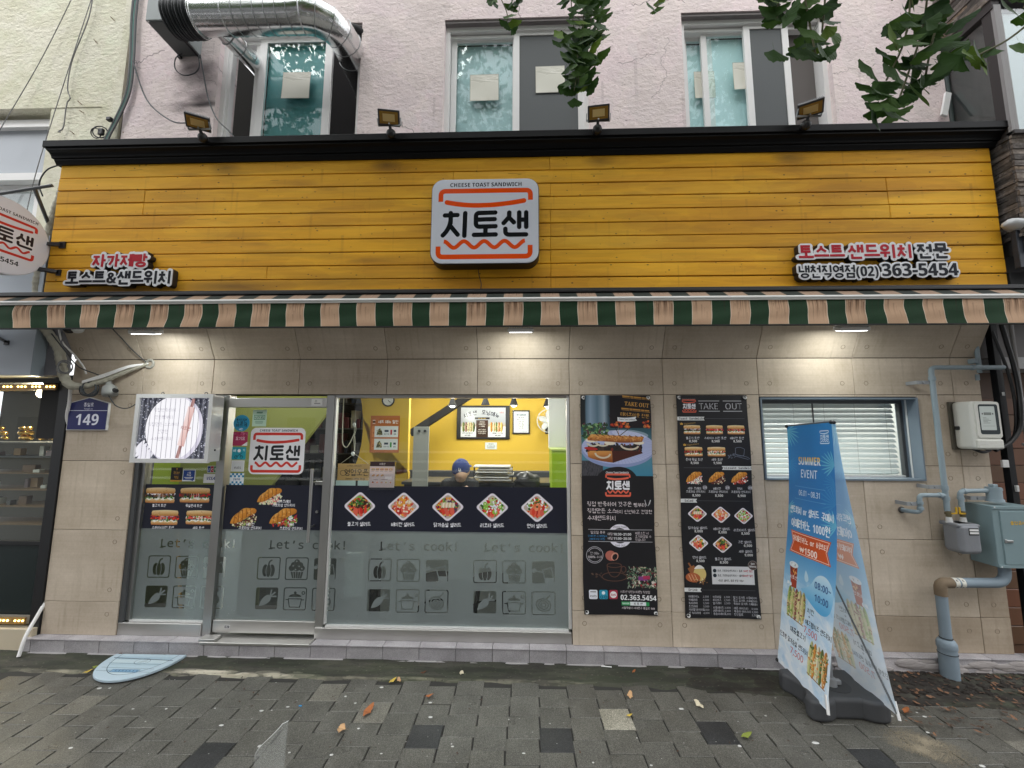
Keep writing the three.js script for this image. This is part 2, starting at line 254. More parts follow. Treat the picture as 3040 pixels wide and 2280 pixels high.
const pinkTex = canvasTex(2048, 1024, (x, w, h) => {           // 8 m x 4 m
  x.fillStyle = '#eddedb'; x.fillRect(0, 0, w, h); const r = rng(3);
  for (let i = 0; i < 900; i++) { const a = r() * w, b = r() * h, q = 10 + r() * 70; x.fillStyle = r() < 0.5 ? 'rgba(235,218,222,.10)' : 'rgba(178,160,164,.08)'; x.beginPath(); x.ellipse(a, b, q, q * 0.6, r() * 3, 0, 7); x.fill(); }
  for (let i = 0; i < 16000; i++) { x.fillStyle = r() < 0.55 ? 'rgba(104,84,88,.24)' : 'rgba(255,246,246,.28)'; x.fillRect(r() * w, r() * h, 1 + r() * 4, 1 + r() * 1.6); }
  cracks(x, w, h, 90, 9, 'rgba(90,74,76,.36)'); cracks(x, w, h, 22, 19, 'rgba(60,48,50,.5)', 1.3);
  // soot around the extractor and rain streaks
  const blot = (a, b, q, e, c) => { const g = x.createRadialGradient(0, 0, 0, 0, 0, q); g.addColorStop(0, c); g.addColorStop(1, 'rgba(60,52,52,0)'); x.save(); x.translate(a, b); x.scale(1, e); x.fillStyle = g; x.fillRect(-q, -q, 2 * q, 2 * q); x.restore(); };
  const X = (m) => (m + 4) * 256, Y = (m) => h - (m - 3) * 256;
  for (let i = 0; i < 40; i++) blot(X(-3.18 + (r() - 0.5) * 0.34), Y(5.25 + (r() - 0.5) * 0.55), 14 + r() * 34, 0.6, 'rgba(50,44,46,.16)');
  blot(X(-3.1), Y(5.08), 60, 0.16, 'rgba(20,18,20,.75)'); blot(X(-3.02), Y(5.1), 34, 0.3, 'rgba(20,18,20,.6)');
  for (let i = 0; i < 60; i++) { const a = r() * w, b = r() * h, l = 30 + r() * 140, g = x.createLinearGradient(0, b, 0, b + l); g.addColorStop(0, 'rgba(110,96,98,.16)'); g.addColorStop(1, 'rgba(110,96,98,0)'); x.fillStyle = g; x.fillRect(a, b, 2 + r() * 6, l); }
  for (let i = 0; i < 26; i++) { x.fillStyle = 'rgba(120,70,40,.8)'; x.fillRect(r() * w, r() * h, 2, 3); }
});
const pink = std({ map: rep(pinkTex, 1 / 8, 1 / 4), bumpMap: stuccoBump, bumpScale: 0.007, roughness: 0.95 });
const creamTex = canvasTex(1024, 1024, (x, w, h) => {          // 2 m
  x.fillStyle = '#dedac8'; x.fillRect(0, 0, w, h); const r = rng(31);
  for (let i = 0; i < 500; i++) { const a = r() * w, b = r() * h, q = 10 + r() * 90; x.fillStyle = r() < 0.5 ? 'rgba(225,225,206,.14)' : 'rgba(165,160,128,.08)'; x.beginPath(); x.ellipse(a, b, q, q * 0.6, r() * 3, 0, 7); x.fill(); }
  for (let i = 0; i < 4200; i++) { x.fillStyle = r() < 0.5 ? 'rgba(120,116,90,.2)' : 'rgba(250,250,240,.3)'; x.fillRect(r() * w, r() * h, 1 + r() * 6, 1 + r() * 2); }
  x.strokeStyle = 'rgba(130,112,70,.13)'; for (let i = 0; i < 30; i++) { x.lineWidth = 10 + r() * 22; x.beginPath(); const a = 260 + (r() - 0.5) * 120; x.moveTo(a - 120, 100); x.quadraticCurveTo(a, 420, a + 160, 640); x.stroke(); }
});
const cream = std({ map: rep(creamTex, 0.5), bumpMap: stuccoBump, bumpScale: 0.009, roughness: 0.95 });
// yellow boards: one painted surface, x -4.1..4.1, y 3..4.3 m
const yellowTex = canvasTex(2048, 512, (x, w, h) => {
  x.fillStyle = '#dca006'; x.fillRect(0, 0, w, h); const r = rng(77), X = (m) => ((m + 4.1) / 8.2) * w, Y = (m) => h - ((m - 3) / 1.3) * h;
  for (let i = 0; i < 1400; i++) { const a = r() * w, b = r() * h, q = 20 + r() * 110; x.fillStyle = r() < 0.55 ? 'rgba(240,184,44,.09)' : 'rgba(150,98,0,.07)'; x.beginPath(); x.ellipse(a, b, q, 3 + r() * 9, 0, 0, 7); x.fill(); }
  for (let i = 0; i < 5200; i++) { x.fillStyle = r() < 0.5 ? 'rgba(120,78,0,.07)' : 'rgba(255,210,90,.07)'; x.fillRect(r() * w, r() * h, 10 + r() * 60, 1); }
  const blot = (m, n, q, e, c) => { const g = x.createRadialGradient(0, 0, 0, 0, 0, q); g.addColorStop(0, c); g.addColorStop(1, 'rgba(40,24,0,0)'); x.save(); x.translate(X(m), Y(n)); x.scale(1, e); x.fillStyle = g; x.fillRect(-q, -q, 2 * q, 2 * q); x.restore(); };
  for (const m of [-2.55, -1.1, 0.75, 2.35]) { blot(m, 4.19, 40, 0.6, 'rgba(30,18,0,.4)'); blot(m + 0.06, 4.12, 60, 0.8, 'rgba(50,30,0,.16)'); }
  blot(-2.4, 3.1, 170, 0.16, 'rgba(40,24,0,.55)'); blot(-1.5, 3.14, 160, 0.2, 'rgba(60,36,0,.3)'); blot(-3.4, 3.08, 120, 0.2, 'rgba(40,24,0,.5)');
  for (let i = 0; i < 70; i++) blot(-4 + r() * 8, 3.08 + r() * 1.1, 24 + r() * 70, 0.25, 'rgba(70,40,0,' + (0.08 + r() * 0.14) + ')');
  for (let i = 0; i < 120; i++) { const a = r() * w, b = r() * h * 0.9, l = 20 + r() * 120, g = x.createLinearGradient(0, b, 0, b + l); g.addColorStop(0, 'rgba(90,54,0,' + (0.05 + r() * 0.13) + ')'); g.addColorStop(1, 'rgba(90,54,0,0)'); x.fillStyle = g; x.fillRect(a, b, 1 + r() * 5, l); }
  for (let i = 0; i < 260; i++) { const a = r() * w, b = r() * h; x.fillStyle = r() < 0.5 ? 'rgba(255,206,80,.10)' : 'rgba(130,80,0,.07)'; x.beginPath(); x.ellipse(a, b, 60 + r() * 160, 14 + r() * 30, 0, 0, 7); x.fill(); }
  for (let i = 0; i < 300; i++) { x.fillStyle = r() < 0.75 ? 'rgba(40,24,0,.75)' : 'rgba(120,60,10,.6)'; const q = 0.7 + r() * 1.3; x.beginPath(); x.ellipse(r() * w, r() * h, q, q, 0, 0, 7); x.fill(); }
  for (let i = 0; i < 24; i++) { x.strokeStyle = 'rgba(60,36,0,.5)'; x.lineWidth = 1; const a = r() * w, b = r() * h; x.beginPath(); x.moveTo(a, b); x.lineTo(a + 8 + r() * 24, b + (r() - 0.5) * 8); x.stroke(); }
});
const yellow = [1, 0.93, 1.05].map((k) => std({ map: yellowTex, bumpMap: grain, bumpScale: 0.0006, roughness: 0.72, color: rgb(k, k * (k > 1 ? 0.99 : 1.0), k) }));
const paverTex = dataTex(512, 512, (u, v, i, j) => { const s = hash(i >> 1, j >> 1, 3), q = noise(u, v, 170, 170, 6), t = hash(i, j, 9), c = fbm(u, v, 4, 4, 3, 12), k = (s - 0.5) * 60 + (q - 0.5) * 52 + (t > 0.93 ? 60 : t < 0.07 ? -40 : 0) + (c - 0.5) * 36; return [clampB(128 + k), clampB(127 + k), clampB(121 + k)]; });
const pav = [[0.4, 0.395, 0.375], [0.385, 0.38, 0.36], [0.355, 0.35, 0.33], [0.43, 0.424, 0.4], [0.115, 0.12, 0.135], [1.15, 1.1, 0.97], [0.62, 0.6, 0.55]].map((c) => std({ map: rep(paverTex, 1 / 0.62), bumpMap: rep(paverTex, 1 / 0.62), bumpScale: 0.002, roughness: 0.72, roughnessMap: rough1, color: rgb(...c) }));
const baseTex = dataTex(512, 512, (u, v, i, j) => { const s = hash(i >> 1, j >> 1, 13), c = fbm(u, v, 5, 5, 4, 62), k = (s - 0.5) * 34 + (c - 0.5) * 44; return [clampB(154 + k), clampB(151 + k), clampB(153 + k)]; });
const baseMats = [[1, 1, 1], [0.9, 0.9, 0.91], [1.1, 1.09, 1.1], [1.45, 1.42, 1.4]].map((c) => std({ map: rep(baseTex, 1.6), bumpMap: grain, bumpScale: 0.001, roughness: 0.8, color: rgb(...c) }));
const steel = std({ color: rgb(0.5, 0.5, 0.49), metalness: 1, roughness: 0.38, roughnessMap: null, bumpMap: grain, bumpScale: 0.0001 });
const brushed = std({ color: rgb(0.62, 0.61, 0.59), metalness: 1, roughness: 0.42 });
const darkSteel = std({ color: rgb(0.12, 0.125, 0.13), metalness: 0.6, roughness: 0.5 });
const alu = std({ color: rgb(0.72, 0.72, 0.71), metalness: 0.3, roughness: 0.45 });
const black = std({ color: rgb(0.012, 0.0125, 0.014), roughness: 0.42 });
const blackMatt = std({ color: rgb(0.016, 0.016, 0.017), roughness: 0.85 });
const white = std({ color: rgb(0.78, 0.78, 0.77), roughness: 0.5 });
const pvc = std({ color: rgb(0.82, 0.81, 0.8), roughness: 0.55, bumpMap: rough1, bumpScale: 0.0005 });
const glass = phys({ color: rgb(0.97, 1, 0.99), transmission: 1, thickness: 0, roughness: 0.0, ior: 1.5 });
const glow = (r, g, b, k = 1) => std({ color: rgb(0.02, 0.02, 0.02), emissive: rgb(r, g, b), emissiveIntensity: k });

// ---------------------------------------------------------------- ground
solo('ground', 'dark roadway and verge beyond the paved pavement', null, new THREE.PlaneGeometry(120, 120).rotateX(-Math.PI / 2).translate(0, -0.1, 40), std({ color: rgb(0.05, 0.05, 0.05), roughness: 0.95 }), null, 'structure');
const pavement = tag(new THREE.Group(), 'pavement of small square grey stone pavers laid in running columns', null, null, 'structure'); pavement.name = 'pavement'; scene.add(pavement);
part(pavement, 'joint_sand', span(-7, 7, -0.09, -0.007, -0.25, 6.4), std({ color: rgb(0.03, 0.029, 0.026), roughness: 1, bumpMap: grain, bumpScale: 0.003 }));
{
  const r = rng(5), P = 0.2026, Q = 0.1965, variants = [0, 1, 2, 3].map(() => slab(P - 0.006 + r() * 0.002, Q - 0.0042 + r() * 0.0016, 0.05, 0.0022)), far = [];
  const special = { '1_2': 4, '-3_2': 4, '-9_3': 4, '6_2': 4, '3_1': 5, '-7_0': 6, '-15_1': 6, '-5_1': 6, '-3_0': 3, '10_3': 4, '15_2': 6, '-1_1': 3 };
  for (let k = -19; k <= 21; k++) for (let n = -1; n < 27; n++) {
    const odd = ((k % 2) + 2) % 2, z = (odd ? 0.362 : 0.46) + Q * (n - 0) + (odd ? 0 : -Q) + Q / 2, x = 0.2185 + (k - 0.5) * P - 0.0275 * (z - 0.4);
    if (z < 0.3) continue;
    const g = metric(variants[Math.floor(r() * 4)].clone(), r() * 7, r() * 7); g.rotateX(-Math.PI / 2); g.rotateY(0.0275 + (r() - 0.5) * 0.012);
    const key = k + '_' + n, q = r(), mat = key in special ? special[key] : q < 0.5 ? 0 : q < 0.74 ? 1 : q < 0.87 ? 2 : 3;
    const y = -0.05 + (r() - 0.5) * 0.003 - (r() < 0.06 ? 0.004 : 0), tx = (r() - 0.5) * 0.006, tz = (r() - 0.5) * 0.006;
    if (n < 5) { const m = part(pavement, 'paver', g, pav[mat], [x, y, z], [tx, 0, tz]); if (mat === 4 || mat === 5) m.userData.label = mat === 4 ? 'dark slate grey paver' : 'pale speckled paver'; } else far.push(g.translate(x, y, z));
  }
  tag(part(pavement, 'paver_field', far, pav[0]), 'rest of the grey paver field towards the road', null, null, 'stuff');
  // mortar strip along the foot of the facade, with moss, cement patches and soil at its right end
  const mt = canvasTex(2048, 160, (x, w, h) => {
    const X = (m) => ((m + 4.6) / 9.2) * w, Y = (z) => ((z - 0.02) / 0.5) * h; x.fillStyle = '#3a3932'; x.fillRect(0, 0, w, h); const q = rng(8);
    for (let i = 0; i < 900; i++) { const a = q() * w, b = q() * h, s = 4 + q() * 30; x.fillStyle = ['rgba(38,44,28,.25)', 'rgba(28,26,22,.22)', 'rgba(96,92,82,.14)', 'rgba(60,66,44,.2)'][Math.floor(q() * 4)]; x.beginPath(); x.ellipse(a, b, s * 1.6, s * 0.5, 0, 0, 7); x.fill(); }
    for (let i = 0; i < 60; i++) { const a = X(-2.6 + q() * 1.0), b = Y(0.25 + q() * 0.08); x.fillStyle = 'rgba(206,198,178,.26)'; x.beginPath(); x.ellipse(a, b, 5 + q() * 26, 2 + q() * 5, 0, 0, 7); x.fill(); }
    for (let i = 0; i < 160; i++) { const a = X(-3.9 + q() * 4.5), b = Y(0.28 + q() * 0.05); x.fillStyle = 'rgba(150,144,126,.16)'; x.beginPath(); x.ellipse(a, b, 5 + q() * 26, 2 + q() * 4, 0, 0, 7); x.fill(); }
    for (let i = 0; i < 200; i++) { const a = X(1.4 + q() * 3.1), b = q() * h; x.fillStyle = 'rgba(24,19,15,.28)'; x.beginPath(); x.ellipse(a, b, 8 + q() * 36, 4 + q() * 16, 0, 0, 7); x.fill(); }
    for (let i = 0; i < 3000; i++) { x.fillStyle = q() < 0.6 ? 'rgba(16,15,12,.5)' : 'rgba(150,146,132,.4)'; x.fillRect(q() * w, q() * h, 1 + q() * 2, 1 + q()); }
  });
  const nx = 260, nz = 14, g = new THREE.PlaneGeometry(9.2, 1, nx, nz).rotateX(-Math.PI / 2), p = g.attributes.position;
  for (let i = 0; i < p.count; i++) {
    const x = p.getX(i), t = p.getZ(i) + 0.5, w = noise(x * 0.11 + 5, 0.3, 64, 64, 3) * 0.05, edge = 0.29 + w + 0.1 * THREE.MathUtils.smoothstep(x, 1.0, 2.2) + 0.07 * THREE.MathUtils.smoothstep(x, 2.4, 3), z = 0.02 + t * (edge - 0.02);
    p.setZ(i, z); p.setY(i, 0.006 + 0.012 * (1 - t) + (fbm(x * 0.109, z, 90, 14, 3, 4) - 0.5) * 0.012 - (t > 0.93 ? 0.02 : 0));
  }
  const uv = g.attributes.uv; for (let i = 0; i < p.count; i++) uv.setXY(i, (p.getX(i) + 4.6) / 9.2, 1 - (p.getZ(i) - 0.02) / 0.5);
  g.computeVertexNormals(); part(pavement, 'mortar_strip', g, std({ map: mt, bumpMap: grain, bumpScale: 0.003, roughness: 0.9 }));
}

// ---------------------------------------------------------------- the panel-clad ground floor
const facade = thing('panel_facade', 'beige concrete-look panel facade of the sandwich shop with lilac grey base tiles', 'wall');
{
  const core = std({ color: rgb(0.05, 0.047, 0.044), roughness: 0.95 }), C = (...a) => span(...a);
  part(facade, 'wall_core', [C(-4.05, -3.392, -0.1, 3.1, -0.2, -0.013), C(0.508, 2.146, -0.1, 2.195, -0.2, -0.013), C(3.476, 4.0, -0.1, 2.195, -0.2, -0.013), C(2.146, 3.476, -0.1, 1.466, -0.2, -0.013), C(-3.392, 4.0, 2.195, 3.1, -0.2, -0.013), C(-3.392, 0.508, -0.1, 0.1, -0.2, -0.013), C(2.146, 3.476, 2.174, 2.195, -0.2, -0.013)], core);
  const r = rng(17), ring = new THREE.TorusGeometry(0.0165, 0.0022, 6, 22), plugMat = std({ map: panelTex, color: rgb(0.5, 0.48, 0.45), roughness: 0.9 }), plug = ring;
  const put = (x0, x1, y0, y1, o = {}) => {
    const w = x1 - x0, h = y1 - y0, g = metric(slab(w - 0.0042, h - 0.0042, 0.012, 0.0018), r() * 9, r() * 9), m = o.mat ?? [0, 0, 1, 2][Math.floor(r() * 4)];
    const pn = part(facade, 'panel', g, panelMats[m]); pn.position.set((x0 + x1) / 2, (y0 + y1) / 2, -0.0125 + (r() - 0.5) * 0.0015);
    const xs = o.hx ?? [-w / 2 + 0.1, w / 2 - 0.1], ys = o.hy ?? [-h / 2 + 0.1, h / 2 - 0.1];
    for (const x of xs) for (const y of ys) part(pn, 'tie_hole', plug, plugMat, [x, y, 0.0118]);
    return pn;
  };
  const rows = [[0.395, 0.995], [0.995, 1.595], [1.595, 2.195]], cols = [[0.507, 1.325], [1.325, 2.145], [2.145, 2.96], [2.96, 3.78], [3.78, 4.01]];
  // left pier: holes on its right side only
  for (const [a, b] of [[0.122, 0.395], ...rows, [2.195, 2.515]]) put(-4.06, -3.389, a, b, { hx: [0.24], hy: b - a < 0.4 ? [(b === 2.515 ? -1 : 1) * ((b - a) / 2 - 0.1)] : undefined });
  const tops = [-3.389, -2.73, -1.93, -1.125, -0.309, 0.507, 1.325, 2.145, 2.96, 3.78, 4.01];
  for (let i = 0; i + 1 < tops.length; i++) put(tops[i], tops[i + 1], 2.195, 2.515, { hy: [-0.06], hx: tops[i + 1] - tops[i] < 0.4 ? [0] : undefined });
  for (const [x0, x1] of cols) {
    const nar = x1 - x0 < 0.4 ? [0] : undefined, rt = x1 > 3;
    put(x0, x1, 0.122, 0.395, { hx: nar, hy: [0.036], mat: x0 > 2.9 ? 3 : undefined }); put(x0, x1, 0.395, 0.995, { hx: nar, mat: x0 > 3.7 ? 3 : undefined });
    if (x0 === 2.145) { put(x0, x1, 0.995, 1.472, { hx: nar, hy: [-0.138] }); put(x0, x1, 2.176, 2.195, { hy: [] }); }
    else if (x0 === 2.96) { put(x0, 3.47, 0.995, 1.472, { hx: [-0.155], hy: [-0.138] }); put(3.47, x1, 0.995, 1.595, { hx: [0.05] }); put(3.47, x1, 1.595, 2.195, { hx: [0.05] }); put(x0, 3.47, 2.176, 2.195, { hy: [] }); }
    else { put(x0, x1, 0.995, 1.595, { hx: nar }); put(x0, x1, 1.595, 2.195, { hx: nar }); }
  }
  // leaning panels under the sign
  const lean = Math.atan2(0.27, 0.545), L = Math.hypot(0.27, 0.545), sc = [-4.06, -3.389 - 0.017, ...tops.slice(1)];
  for (let i = 0; i + 1 < sc.length; i++) {
    const w = sc[i + 1] - sc[i], pn = part(facade, 'panel', metric(slab(w - 0.0042, L - 0.005, 0.012, 0.0022), r() * 9, r() * 9), panelMats[[0, 1, 2][i % 3]]);
    pn.rotation.x = lean; pn.position.set((sc[i] + sc[i + 1]) / 2, 2.515 + 0.2725 + 0.006, 0.135 - 0.011);
    for (const x of w < 0.4 ? [0] : [-w / 2 + 0.1, w / 2 - 0.1]) part(pn, 'tie_hole', plug, plugMat, [x, -L / 2 + 0.1, 0.0118]);
  }
  const cheek = poly([[0, 2.5], [0, 3.1], [0.29, 3.1], [0.27, 3.06]]);
  for (const x of [-4.052, 3.99]) part(facade, 'end_cheek', at(new THREE.ExtrudeGeometry(cheek, { depth: 0.012, bevelEnabled: false }), 0, 0, 0, 0, -Math.PI / 2, 0).translate(x + 0.012, 0, -0.015), panelMats[3]);
  // base tiles and the narrow slabs on top of them
  for (let x = -4.35, i = 0; x < 4.1; x += 0.3, i++) {
    const e = Math.min(x + 0.3, 4.12), q = r(), m = x > 2.5 ? (q < 0.5 ? 3 : 2) : q < 0.5 ? 0 : q < 0.8 ? 1 : 2, s = Math.max(x, -4.12);
    part(facade, 'base_tile', metric(slab(e - s - 0.003, 0.128, 0.1, 0.003), r() * 5, r() * 5), baseMats[m], [(s + e) / 2, 0.05, -0.03 + (r() - 0.5) * 0.003]);
    if (!(s > -2.7 && e < -1.45)) part(facade, 'ledge_slab', metric(slab(e - s - 0.004, 0.1, 0.008, 0.002), r() * 5, r() * 5).rotateX(-Math.PI / 2), baseMats[2], [(s + e) / 2, 0.1145, 0.026]);
  }
  part(facade, 'mortar_bead', bar([-4.1, 0.006, 0.075], [4.1, 0.006, 0.075], 0.02, 0.022), std({ color: rgb(0.42, 0.4, 0.4), roughness: 0.95, bumpMap: grain, bumpScale: 0.004 }));
  const lumps = []; for (let i = 0; i < 46; i++) { const s = 0.01 + r() * 0.03, g = new THREE.IcosahedronGeometry(s, 1); g.scale(2 + r() * 2, 0.8, 0.35); lumps.push(g.translate(2.5 + r() * 1.5, r() * 0.09, 0.07)); }
  part(facade, 'crumbling_mortar', lumps, std({ color: rgb(0.36, 0.33, 0.32), roughness: 1, bumpMap: grain, bumpScale: 0.004 }));
}
// ---------------------------------------------------------------- printed food pictures (flat print on vinyl and posters)
function blobs(x, r, n, bx, by, bw, bh, cols, s0, s1, e = 0.6) { for (let i = 0; i < n; i++) { x.fillStyle = cols[Math.floor(r() * cols.length)]; x.beginPath(); x.ellipse(bx + r() * bw, by + r() * bh, s0 + r() * (s1 - s0), (s0 + r() * (s1 - s0)) * e, r() * 3.1, 0, 7); x.fill(); } }
function bread(x, X, Y, w, h, top, seed) {
  const r = rng(seed), g = x.createLinearGradient(0, Y, 0, Y + h); g.addColorStop(0, top ? '#f1dcb2' : '#f3e6cf'); g.addColorStop(0.5, '#e0b87a'); g.addColorStop(1, top ? '#c07f3a' : '#c4773a');
  x.fillStyle = g; x.beginPath(); x.moveTo(X + w * 0.04, Y + h); x.quadraticCurveTo(X - w * 0.01, Y + h * 0.4, X + w * 0.05, Y + h * 0.12); x.quadraticCurveTo(X + w * 0.5, Y - h * 0.14, X + w * 0.95, Y + h * 0.1); x.quadraticCurveTo(X + w * 1.01, Y + h * 0.5, X + w * 0.96, Y + h); x.quadraticCurveTo(X + w * 0.5, Y + h * 1.1, X + w * 0.04, Y + h); x.fill();
  x.save(); x.clip(); blobs(x, r, 26, X, Y, w, h, ['rgba(150,90,30,.25)', 'rgba(255,240,210,.3)', 'rgba(120,66,20,.22)'], h * 0.03, h * 0.2, 0.4); x.restore();
}
function sandwich(x, X, Y, w, h, style, seed) {
  const r = rng(seed), pal = { bulgogi: [['#6b4230', '#8d5a3c', '#4a2c1e'], ['#efe9f2', '#d8d0e4', '#fff']], pork: [['#c3261e', '#a51c18', '#7c3420'], ['#5b3a26', '#e33b2b', '#2f5a22']], spicy: [['#d2261f', '#e8482c', '#b41c2a'], ['#8a2f5c', '#d9b3c6', '#c23a2a']], shrimp: [['#f0ece0', '#f7c9b8', '#e4574c'], ['#6fa53c', '#8cbf4a', '#c8382c']], bacon: [['#b8332a', '#d8523c', '#8f2a20'], ['#e3a06c', '#c33', '#6b3a20']] }[style];
  bread(x, X + w * 0.02, Y + h * 0.68, w * 0.96, h * 0.3, false, seed + 1);
  x.fillStyle = '#f6f3ea'; x.beginPath(); x.moveTo(X + w * 0.05, Y + h * 0.68); for (let i = 0; i <= 8; i++) x.lineTo(X + w * (0.05 + i * 0.112), Y + h * (i % 2 ? 0.84 : 0.72)); x.lineTo(X + w * 0.95, Y + h * 0.64); x.closePath(); x.fill();
  blobs(x, r, 34, X + w * 0.04, Y + h * 0.58, w * 0.92, h * 0.13, ['#2f5a20', '#4c7f2c', '#1f3d17', '#79a648'], h * 0.04, h * 0.1);
  blobs(x, r, 36, X + w * 0.03, Y + h * 0.46, w * 0.94, h * 0.15, pal[0], h * 0.05, h * 0.12);
  blobs(x, r, 26, X + w * 0.03, Y + h * 0.36, w * 0.94, h * 0.12, pal[1], h * 0.04, h * 0.1, 0.4);
  x.strokeStyle = 'rgba(255,252,244,.85)'; x.lineWidth = h * 0.025; for (let i = 0; i < 5; i++) { x.beginPath(); const a = X + w * (0.3 + r() * 0.4); x.moveTo(a, Y + h * 0.4); x.quadraticCurveTo(a + w * 0.05, Y + h * 0.6, a - w * 0.03, Y + h * 0.82); x.stroke(); }
  bread(x, X + w * 0.02, Y + h * 0.04, w * 0.96, h * 0.36, true, seed + 2);
}
function croissant(x, X, Y, w, h, fill, seed) {
  const r = rng(seed); x.save(); x.translate(X, Y); x.scale(w / 100, h / 70);
  blobs(x, r, 90, 12, 42, 66, 20, fill, 2, 6); blobs(x, r, 60, 46, 22, 46, 28, fill, 2, 6);
  const g = x.createLinearGradient(20, 0, 60, 60); g.addColorStop(0, '#f0bd66'); g.addColorStop(0.45, '#e09637'); g.addColorStop(1, '#a85a18'); x.fillStyle = g;
  x.beginPath(); x.moveTo(2, 54); x.quadraticCurveTo(8, 26, 30, 16); x.quadraticCurveTo(44, -4, 66, 2); x.quadraticCurveTo(84, -2, 90, 8); x.quadraticCurveTo(92, 18, 80, 22); x.quadraticCurveTo(56, 34, 40, 46); x.quadraticCurveTo(18, 58, 2, 54); x.fill();
  x.save(); x.clip(); x.strokeStyle = 'rgba(120,58,12,.45)'; x.lineWidth = 3.2; for (let i = 0; i < 5; i++) { x.beginPath(); x.moveTo(12 + i * 14, 2); x.quadraticCurveTo(20 + i * 13, 22, 14 + i * 14, 56); x.stroke(); } blobs(x, r, 30, 6, 4, 80, 40, ['rgba(110,50,10,.35)', 'rgba(255,226,160,.4)'], 1.5, 6, 0.5); x.restore(); x.restore();
}
function salad(x, cx, cy, s, kind, seed) {
  const r = rng(seed), dia = (k, f) => { x.save(); x.translate(cx, cy); x.scale(1, 0.87); x.rotate(Math.PI / 4); const q = s * k * 0.72, c = q * 0.34; x.beginPath(); x.moveTo(-q + c, -q); x.lineTo(q - c, -q); x.quadraticCurveTo(q, -q, q, -q + c); x.lineTo(q, q - c); x.quadraticCurveTo(q, q, q - c, q); x.lineTo(-q + c, q); x.quadraticCurveTo(-q, q, -q, q - c); x.lineTo(-q, -q + c); x.quadraticCurveTo(-q, -q, -q + c, -q); x.restore(); x.fillStyle = f; x.fill(); };
  dia(1, '#dcd4e2'); dia(0.97, '#f2ecf4'); dia(0.84, '#c9b9ae'); x.save(); x.clip();
  const G = ['#4f8f2e', '#7fb548', '#2f5f22', '#a8cc66'], R = ['#d42a20', '#e8452e', '#b81c1c'], P = { bul: [G, R, ['#f1a53a', '#e8c24a'], ['#3a2418', '#553322']], bac: [R, ['#ea6a52', '#f29a86'], ['#efe0c6', '#fff4e6'], ['#f2a93a']], chk: [R, ['#5a2a5c', '#7c3a68'], ['#f0a030', '#e8c34a'], G], ric: [G, ['#9ccc5a', '#c2e08a'], R, ['#fff', '#eef2ff']], sal: [R, ['#f0a23a', '#e8c24a'], ['#fff', '#eef'], G] }[kind];
  for (let k = 0; k < 3; k++) for (const c of P) blobs(x, r, 13, cx - s * 0.62, cy - s * 0.52, s * 1.24, s * 1.04, c, s * 0.05, s * 0.16);
  for (let i = 0; i < 4; i++) { x.fillStyle = R[i % 3]; x.beginPath(); x.ellipse(cx + (r() - 0.5) * s * 0.7, cy + s * (0.15 + r() * 0.25), s * 0.12, s * 0.24, r() - 0.5, 0, 7); x.fill(); x.fillStyle = 'rgba(255,150,120,.6)'; x.fill(); x.fillStyle = R[(i + 1) % 3]; x.beginPath(); x.ellipse(cx + (r() - 0.5) * s * 0.7, cy + s * 0.26, s * 0.1, s * 0.2, r() - 0.5, 0, 7); x.fill(); }
  if (kind === 'chk') for (let i = 0; i < 8; i++) { x.fillStyle = i % 2 ? '#f6ead6' : '#e4c9a4'; x.beginPath(); x.ellipse(cx - s * 0.35 + i * s * 0.1, cy - s * 0.1, s * 0.07, s * 0.17, 0.15, 0, 7); x.fill(); }
  if (kind === 'bul') { blobs(x, r, 30, cx - s * 0.25, cy - s * 0.1, s * 0.5, s * 0.2, ['#2f2018', '#4c3222', '#6b4630'], s * 0.03, s * 0.08); blobs(x, r, 20, cx - s * 0.2, cy - s * 0.35, s * 0.4, s * 0.25, ['#2f7a2a', '#4fa040'], s * 0.03, s * 0.09); }
  if (kind === 'bac') for (let i = 0; i < 12; i++) { x.fillStyle = i % 2 ? '#f4dfc0' : '#fff3e0'; x.save(); x.translate(cx + (r() - 0.5) * s * 0.9, cy - s * 0.05 + (r() - 0.5) * s * 0.7); x.rotate(r()); x.fillRect(0, 0, s * 0.12, s * 0.1); x.restore(); }
  if (kind === 'ric') { for (let i = 0; i < 7; i++) { const a = cx + (r() - 0.5) * s, b = cy + (r() - 0.5) * s * 0.8; x.fillStyle = '#8fc63e'; x.beginPath(); x.arc(a, b, s * 0.12, 0, 7); x.fill(); x.fillStyle = '#e6f0c0'; x.beginPath(); x.arc(a, b, s * 0.05, 0, 7); x.fill(); } blobs(x, r, 9, cx - s * 0.5, cy - s * 0.4, s, s * 0.8, ['#fff'], s * 0.05, s * 0.1); }
  if (kind === 'sal') { for (let i = 0; i < 9; i++) { x.fillStyle = ['#f08a5a', '#ee6f42', '#f6a47c'][i % 3]; x.beginPath(); x.ellipse(cx + Math.cos(i) * s * 0.13, cy - s * 0.05 + Math.sin(i) * s * 0.11, s * 0.13, s * 0.09, i, 0, 7); x.fill(); } x.fillStyle = '#2c3f14'; x.beginPath(); x.arc(cx, cy - s * 0.05, s * 0.06, 0, 7); x.fill(); }
  x.restore();
}
const NAVY = '#1d2030';
const panelFlat = (w, h, x, y, z, d = 0.0015) => { const g = new THREE.BoxGeometry(w, h, d).translate(x, y, z + d / 2); const p = g.attributes.position, uv = g.attributes.uv; for (let i = 0; i < p.count; i++) uv.setXY(i, (p.getX(i) - x) / w + 0.5, (p.getY(i) - y) / h + 0.5); return g; };

